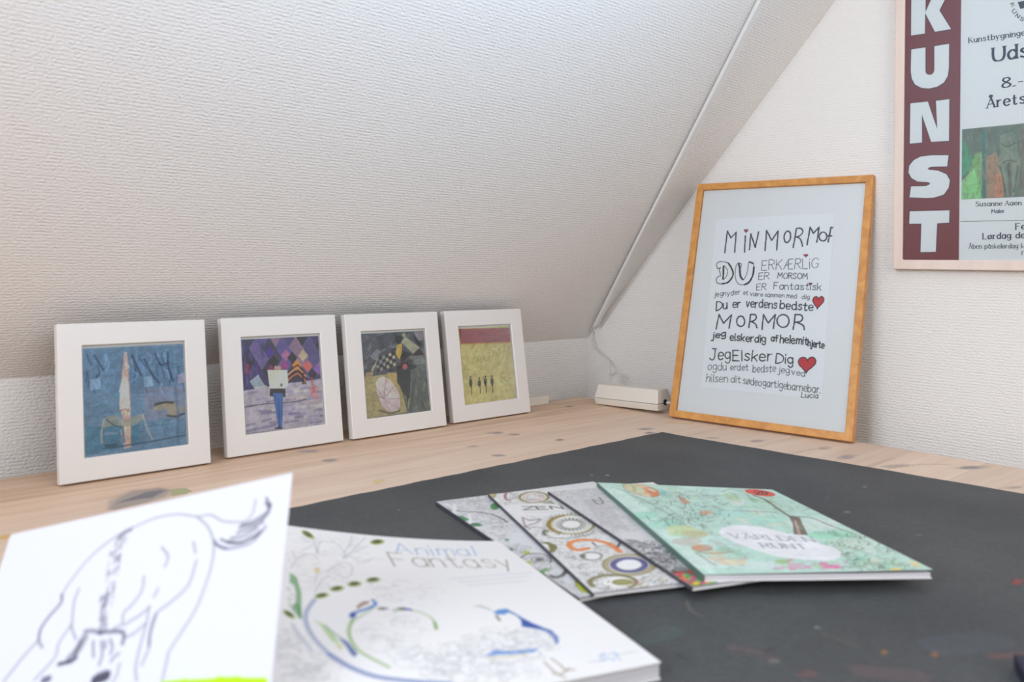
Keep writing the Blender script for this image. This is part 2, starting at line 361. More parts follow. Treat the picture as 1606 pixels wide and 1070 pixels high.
ART['p0'] = """\
p 84 112 136 0 80 305 1597 1234 -16 -12 -564 -513 22 -714 21
p 90 116 138 0 90 300 1060 715 2 526 1 -17 -781 -1221 23
p 62 108 128 0 70 310 626 604 61 33 -317 -644 -65
p 116 120 138 0 80 1004 1063 513 -10 5 -434 -521 36
s 100 136 168 22 55 1408 1319 9 -103 -21 -62
s 40 66 92 22 55 1252 1500 -8 -55 52 -130
s 100 136 168 22 55 1007 1378 3 -114 26 -60
s 100 136 168 22 55 398 1576 38 -100 2 -43
s 120 150 180 22 55 1305 1302 21 -95 11 -67
s 100 136 168 22 55 1425 1494 -15 -118 35 -4
s 40 66 92 22 55 1214 1362 38 -85 19 -114
s 100 136 168 22 55 557 1178 -28 -75 62 -76
s 40 66 92 22 55 1042 1205 -11 -53 11 -150
s 34 56 84 22 55 471 1281 -31 -83 46 -90
s 120 150 180 22 55 1176 1487 22 -59 -12 -78
s 100 136 168 22 55 1325 1093 14 -141 -41 10
s 120 150 180 22 55 1067 1508 51 -70 -57 -117
s 120 150 180 22 55 1293 1363 -28 -64 59 -56
s 34 56 84 22 55 1452 1308 13 -130 -25 -2
s 58 92 124 22 55 1280 1427 -20 -115 78 -25
s 34 56 84 22 55 1353 1260 3 -57 -30 -148
s 40 66 92 22 55 1181 1369 0 -131 16 -35
s 34 56 84 22 55 464 1379 20 -100 -38 -28
s 100 136 168 22 55 1198 1514 1 -70 -25 -71
s 100 136 168 22 55 983 1499 -5 -128 64 -52
s 40 66 92 22 55 997 1494 -29 -46 82 -137
s 40 66 92 22 55 346 1320 6 -108 -5 -89
s 40 66 92 22 55 368 1190 28 -57 27 -87
s 100 136 168 22 55 1107 1145 39 -88 2 -110
s 40 66 92 22 55 338 1310 0 -45 -17 -71
s 58 92 124 22 55 1488 1123 28 -86 10 -90
s 40 66 92 22 55 914 1332 -7 -53 -20 -146
s 100 136 168 22 55 887 1290 44 -73 -69 -66
s 120 150 180 22 55 553 1508 40 -106 -29 -86
s 120 150 180 22 55 1047 1193 30 -67 -38 -67
s 120 150 180 22 55 562 1523 -5 -125 -16 9
s 100 136 168 22 55 1287 1489 4 -134 44 -23
s 40 66 92 22 55 887 1423 35 -138 -21 16
s 100 136 168 22 55 634 1311 22 -71 -18 -99
s 34 56 84 22 55 349 1535 5 -46 39 -88
s 120 150 180 22 55 1241 1096 -24 -54 44 -123
s 58 92 124 22 55 1447 1216 -18 -91 7 -27
s 100 136 168 22 55 940 1544 -16 -116 35 -87
s 60 96 120 22 40 992 562 79 5
s 52 110 130 22 40 407 525 99 -10
s 130 140 160 22 40 525 538 42 4
s 100 140 165 22 40 823 648 61 6
s 130 140 160 22 40 542 528 124 2
s 100 140 165 22 40 598 632 44 4
s 100 140 165 22 40 800 713 109 -3
s 130 140 160 22 40 548 547 77 -9
s 52 110 130 22 40 1072 452 87 7
s 60 96 120 22 40 1389 685 134 -13
s 60 96 120 22 40 798 708 115 -2
s 52 110 130 22 40 886 520 92 -6
s 60 96 120 22 40 1390 441 103 -7
s 100 140 165 22 40 1415 662 100 -7
s 52 110 130 22 40 869 671 46 13
s 60 96 120 22 40 907 427 54 -6
s 52 110 130 22 40 390 766 75 9
s 52 110 130 22 40 611 782 52 2
s 130 140 160 22 40 904 981 80 -7
s 60 96 120 22 40 454 612 43 -1
s 52 110 130 22 40 336 927 100 -6
s 130 140 160 22 40 428 645 52 3
s 52 110 130 22 40 1113 583 123 -14
s 60 96 120 22 40 1241 622 95 5
s 60 96 120 22 40 894 514 97 4
s 130 140 160 22 40 1348 602 78 -5
s 100 140 165 22 40 1330 885 118 -8
s 100 140 165 22 40 467 941 102 -5
s 60 96 120 22 40 785 472 90 1
s 130 140 160 22 40 754 635 45 -2
s 130 140 160 22 40 1335 385 57 2
s 100 140 165 22 40 867 621 59 -5
s 52 110 130 22 40 342 636 91 5
s 130 140 160 22 40 482 973 58 9
s 52 110 130 22 40 1376 945 53 13
s 130 140 160 22 40 409 1034 73 1
s 60 96 120 22 40 786 683 45 8
s 60 96 120 22 40 515 804 103 -4
s 100 140 165 22 40 996 981 114 -5
s 52 110 130 22 40 1211 569 124 -3
s 130 140 160 22 40 953 924 96 -3
s 52 110 130 22 40 628 1002 105 -7
s 52 110 130 22 40 465 886 86 -3
s 130 140 160 22 40 1176 764 110 -10
s 100 140 165 22 40 653 1009 118 7
s 52 110 130 22 40 562 498 97 -6
s 60 96 120 22 40 946 708 78 9
s 100 140 165 22 40 1092 547 133 -16
s 60 96 120 22 40 1148 863 81 -8
s 130 140 160 22 40 1047 1030 68 -1
s 100 140 165 22 40 924 726 129 -3
s 100 140 165 22 40 1018 525 51 5
s 52 110 130 22 40 731 480 76 8
s 130 140 160 22 40 913 672 81 0
s 130 140 160 22 40 896 673 75 -3
s 100 140 165 22 40 941 866 107 -5
s 52 110 130 22 40 1180 648 102 -4
s 130 140 160 22 40 379 903 74 3
s 60 96 120 22 40 392 543 76 -1
s 60 96 120 22 40 375 1036 107 6
s 34 52 80 30 70 430 1512 59 -115 40 -70
s 34 52 80 30 70 875 1484 51 -118 50 -141
s 34 52 80 30 70 1027 1428 83 -190 86 -122
s 34 52 80 30 70 1325 1503 3 -212 52 -167
s 34 52 80 30 70 1164 1489 63 -144 93 17
p 184 150 138 0 80 781 1535 34 -2 16 -342 7 -316 -12 -533 -63 -14 -20 379 -42 160 35 310
s 226 214 204 18 50 826 796 -14 -54
s 170 130 118 18 50 780 1336 15 -43
s 120 110 120 18 50 792 730 -1 -37
s 170 130 118 18 50 791 714 -5 -61
s 120 110 120 18 50 830 1199 -15 -70
s 120 110 120 18 50 756 780 -4 -36
s 120 110 120 18 50 776 1159 -10 -74
s 214 196 184 18 50 741 397 15 -70
s 170 130 118 18 50 780 1179 -17 -23
s 170 130 118 18 50 770 870 -15 -26
s 196 160 140 18 50 739 1058 0 -34
s 214 196 184 18 50 762 922 -14 -67
s 196 160 140 18 50 711 554 11 -47
s 120 110 120 18 50 797 1034 -13 -30
s 196 160 140 18 50 749 649 17 -47
s 120 110 120 18 50 806 824 -1 -40
s 214 196 184 18 50 809 928 8 -39
s 214 196 184 18 50 808 1381 -10 -58
s 170 130 118 18 50 754 629 -6 -68
s 214 196 184 18 50 747 1074 9 -43
s 196 160 140 18 50 757 813 16 -61
s 196 160 140 18 50 806 980 13 -40
s 196 160 140 18 50 781 663 2 -27
s 170 130 118 18 50 869 1434 7 -55
s 170 130 118 18 50 776 1035 -12 -53
s 196 160 140 18 50 757 1273 10 -71
s 214 196 184 18 50 798 1402 -13 -38
s 120 110 120 18 50 750 752 13 -27
s 196 160 140 18 50 767 1098 -7 -28
s 226 214 204 18 50 824 1370 7 -31
s 226 214 204 18 50 767 626 1 -63
s 170 130 118 18 50 801 1077 13 -42
s 226 214 204 18 50 731 679 7 -72
s 214 196 184 18 50 768 635 19 -43
s 120 110 120 18 50 781 490 18 -58
s 226 214 204 18 50 726 1071 -17 -27
s 196 160 140 18 50 806 1285 5 -60
s 214 196 184 18 50 773 1241 -2 -38
s 214 196 184 18 50 734 1135 -14 -71
s 214 196 184 18 50 775 638 -18 -45
s 226 214 204 18 50 772 1070 4 -55
s 196 160 140 18 50 790 810 -10 -32
s 120 110 120 18 50 707 447 5 -72
s 196 160 140 18 50 813 934 -9 -69
s 170 130 118 18 50 761 1366 15 -46
s 120 110 120 18 50 717 435 12 -44
s 214 196 184 18 50 779 600 -17 -69
s 170 130 118 18 50 713 515 16 -48
s 196 160 140 18 50 777 1293 -12 -39
s 120 110 120 18 50 722 477 13 -31
p 206 190 182 0 60 749 1209 70 17 6 -350 -19 -76 -103 11 5 166
s 190 150 125 40 70 777 792 26 -226 -7 -220
s 120 90 80 22 70 703 800 64 15 64 -29
p 130 132 120 0 75 513 732 147 28 82 -75 240 51 20 -58 -134 -75 -129 -7 -125 37 -94 -32
s 150 150 140 26 75 523 709 -39 -148 4 -130
s 150 152 150 24 70 981 725 49 -186 61 -143
s 60 60 55 16 70 554 706 81 -75 104 -35
p 146 136 112 0 80 1104 757 59 85 160 19 91 -44 5 -151 -126 2 3 92 -90 9
s 40 38 40 30 80 1140 833 114 19 114 -12
s 45 50 60 30 70 1293 679 114 -24 94 25
p 136 128 108 0 70 1423 758 87 26 4 -82 -82 -3
s 50 70 88 24 70 503 364 251 -1 325 12 434 25
s 45 50 60 30 60 535 392 114 -4
p 140 170 195 0 50 371 1218 113 12 14 -133 -124 -11
p 150 175 195 0 50 1008 1200 101 15 18 -140 -112 -1
p 170 150 165 0 50 1441 1201 95 16 -6 -129 -94 -4
s 60 88 110 40 40 1411 1051 9 -374 -8 -368"""
ART['p1'] = """\
p 68 62 96 0 100 309 1618 1240 -14 -22 -643 -1232 -74
p 64 62 110 0 100 309 1618 298 1 -35 -581 -277 -151
p 178 168 178 0 100 295 887 682 51 562 -2 -12 -680 -1235 47
p 70 68 84 0 85 428 1795 92 -165 -110 -154 -91 164
p 104 92 150 0 85 632 1796 93 -167 -112 -156 -93 166
p 150 120 140 0 85 841 1797 95 -169 -116 -157 -94 167
p 92 84 128 0 85 1055 1798 97 -171 -120 -159 -95 169
p 48 46 52 0 85 1274 1799 98 -172 -122 -162 -98 172
p 80 60 110 0 85 1498 1800 101 -174 -126 -164 -100 174
p 118 100 150 0 85 520 1630 92 -166 -111 -153 -91 165
p 70 68 84 0 85 725 1629 94 -167 -114 -155 -92 166
p 104 92 150 0 85 936 1628 96 -169 -117 -157 -95 169
p 150 120 140 0 85 1152 1627 97 -171 -120 -159 -97 171
p 92 84 128 0 85 1372 1627 100 -174 -124 -161 -98 173
p 48 46 52 0 85 1599 1626 102 -176 -128 -163 -100 175
p 56 52 62 0 85 410 1476 91 -165 -109 -151 -90 164
p 118 100 150 0 85 613 1473 92 -166 -112 -153 -92 166
p 70 68 84 0 85 820 1471 95 -169 -116 -154 -93 167
p 104 92 150 0 85 1032 1468 97 -171 -119 -156 -95 170
p 150 120 140 0 85 1250 1465 98 -173 -121 -158 -98 172
p 92 84 128 0 85 1473 1462 100 -175 -125 -160 -99 174
p 80 60 110 0 85 501 1311 92 -166 -111 -150 -90 165
p 56 52 62 0 85 705 1307 94 -168 -114 -152 -92 167
p 118 100 150 0 85 915 1302 95 -170 -117 -153 -94 169
p 70 68 84 0 85 1129 1297 97 -172 -120 -155 -96 171
p 104 92 150 0 85 1348 1292 99 -174 -123 -157 -97 173
p 150 120 140 0 85 1573 1287 101 -176 -126 -159 -100 175
p 170 110 140 0 90 985 1436 74 -96 -86 -85 -73 95
p 84 62 150 0 90 732 1496 71 -95 -83 -84 -71 94
p 150 70 130 0 90 951 1290 73 -96 -85 -84 -73 96
p 235 140 60 0 90 1150 1277 75 -97 -87 -85 -74 97
p 225 110 90 0 90 1327 1254 76 -98 -89 -86 -75 98
p 130 50 100 0 90 752 1247 72 -95 -83 -83 -71 95
p 190 170 140 0 90 1262 1420 76 -97 -89 -87 -75 97
p 140 100 170 0 90 1479 1197 77 -99 -90 -86 -76 99
p 40 36 44 0 90 783 1358 72 -95 -83 -84 -71 94
p 44 42 48 0 90 1083 1396 74 -96 -87 -86 -73 96
p 50 46 52 0 90 1396 1133 77 -98 -90 -86 -76 99
l 60 48 44 24 90 987 1095 79 51 91 46 83 -82 42 -60
l 225 150 100 24 90 985 1055 78 52 91 44 83 -80 42 -58
l 70 50 50 24 90 982 1014 78 55 91 41 84 -77 42 -57
l 200 120 80 24 90 979 974 79 57 90 38 84 -75 42 -54
l 64 50 50 24 90 977 933 78 59 91 36 83 -73 42 -52
s 40 36 40 40 80 1236 1053 -10 -137
s 90 84 150 30 50 500 1186 27 -107
s 50 50 84 30 50 566 1163 -8 -37
s 50 50 84 30 50 355 1346 -10 -73
s 70 80 120 30 50 333 1486 -9 -102
s 50 50 84 30 50 359 1167 -18 -79
s 50 50 84 30 50 345 1072 -27 -89
s 50 50 84 30 50 592 1431 40 -78
s 70 80 120 30 50 360 1073 -15 -105
s 90 84 150 30 50 415 1402 -15 -43
s 120 80 130 30 50 410 1152 13 -80
s 50 50 84 30 50 345 1410 -7 -86
s 90 84 150 30 50 459 1210 -26 -106
s 70 80 120 30 50 613 1392 1 -76
s 50 50 84 30 50 428 1281 -25 -34
s 70 80 120 30 50 494 1070 -18 -51
s 90 84 150 30 50 429 1405 7 -94
s 70 80 120 30 50 489 1166 -1 -56
s 50 50 84 30 50 621 1540 -4 -81
s 120 80 130 30 50 409 1093 11 -58
s 120 80 130 30 50 403 1162 15 -89
s 70 80 120 30 50 635 1500 -27 -109
s 70 80 120 30 50 323 1200 -3 -52
s 120 80 130 30 50 349 1068 16 -95
s 70 80 120 30 50 587 1520 22 -109
s 120 80 130 30 50 354 1365 -18 -96
s 70 80 120 30 50 350 1099 17 -47
s 180 60 80 50 60 373 1241 -17 -98
p 176 190 196 0 70 394 1009 134 88 42 -81 65 -104 -166 -19
s 140 130 170 34 50 1436 418 136 -3
s 190 178 196 34 50 779 803 139 18
s 150 140 178 34 50 1032 573 134 -7
s 150 140 178 34 50 896 559 160 -11
s 170 160 184 34 50 1108 469 210 -9
s 150 140 178 34 50 1297 684 257 0
s 170 160 184 34 50 1056 523 78 11
s 190 190 190 34 50 683 739 122 6
s 204 180 170 34 50 1247 640 194 5
s 170 160 184 34 50 691 413 220 -3
s 150 140 178 34 50 1439 519 175 -9
s 190 190 190 34 50 1416 546 206 3
s 140 130 170 34 50 777 532 233 -7
s 214 204 196 34 50 646 583 218 -12
s 80 76 128 34 50 522 577 174 -9
s 214 204 196 34 50 1055 839 158 -4
s 112 104 150 34 50 1375 768 256 -5
s 112 104 150 34 50 346 664 131 7
s 170 160 184 34 50 528 502 132 -1
s 96 90 140 34 50 1297 328 202 -4
s 112 104 150 34 50 947 697 126 6
s 112 104 150 34 50 643 698 93 6
s 112 104 150 34 50 1056 646 101 11
s 190 190 190 34 50 864 764 96 -2
s 190 178 196 34 50 318 868 162 6
s 80 76 128 34 50 661 397 167 -4
s 190 178 196 34 50 873 601 196 -5
s 204 180 170 34 50 1004 716 248 -6
s 80 76 128 34 50 312 400 120 14
s 150 140 178 34 50 867 809 181 0
s 112 104 150 34 50 361 848 134 4
s 170 160 184 34 50 600 371 201 -13
s 140 130 170 34 50 1289 415 129 3
s 96 90 140 34 50 888 378 226 2
s 150 140 178 34 50 1203 672 172 -3
s 112 104 150 34 50 1178 836 140 11
s 214 204 196 34 50 470 914 163 8
s 204 180 170 34 50 1351 512 82 17
s 140 130 170 34 50 986 468 242 -5
s 140 130 170 34 50 844 487 198 7
s 204 180 170 34 50 1299 802 231 3
s 80 76 128 34 50 972 493 157 -5
s 190 178 196 34 50 852 563 159 -3
s 150 140 178 34 50 790 574 82 15
s 140 130 170 34 50 1256 377 195 -17
s 96 90 140 34 50 1445 233 207 -19
s 80 76 128 34 50 547 541 230 -2
s 80 76 128 34 50 1478 403 159 -8
s 214 204 196 34 50 791 793 179 -11
s 96 90 140 34 50 1063 426 124 6
s 170 160 184 34 50 1157 338 100 4
s 214 204 196 34 50 1103 571 139 8
s 150 140 178 34 50 467 748 165 6
s 112 104 150 34 50 1379 504 191 -9
s 80 76 128 34 50 560 434 119 16
s 214 204 196 34 50 1325 570 147 -8
s 214 204 196 34 50 1083 811 193 -11
s 150 140 178 34 50 889 615 142 2
s 190 178 196 34 50 424 619 159 -2
s 214 204 196 34 50 1427 573 226 3
p 210 110 110 0 50 1323 839 132 35 9 -232 -125 58
s 190 80 90 50 50 1372 973 25 -186
s 70 66 74 16 80 305 660 292 13 361 -14 302 15
s 80 76 130 40 50 320 326 210 17 214 18
p 222 218 196 0 100 674 1152 311 -23 2 -226 -64 -39 -230 20
p 200 160 140 0 90 786 1200 97 -7 -4 -56 -97 7
s 190 186 160 16 60 720 1116 11 -202
s 200 196 170 14 60 842 1129 -4 -247
p 40 40 46 0 80 897 918 -2 -9 -3 -7 -5 -5 -6 -4 -6 0 -6 1 -5 5 -4 6 -2 8 0 8 1 8 3 7 5 6 6 3 6 1 6 -2 5 -4 4 -6 2 -8 1 -8
p 50 46 54 0 95 700 884 235 -21 -1 -124 -248 35
p 72 108 164 0 100 737 814 157 -15 -18 -277 -27 -218 -60 7 -22 223
s 50 78 130 22 70 816 729 2 -200 -4 -210
p 50 44 60 0 90 736 318 54 15 71 -26 -13 -20 -132 16"""
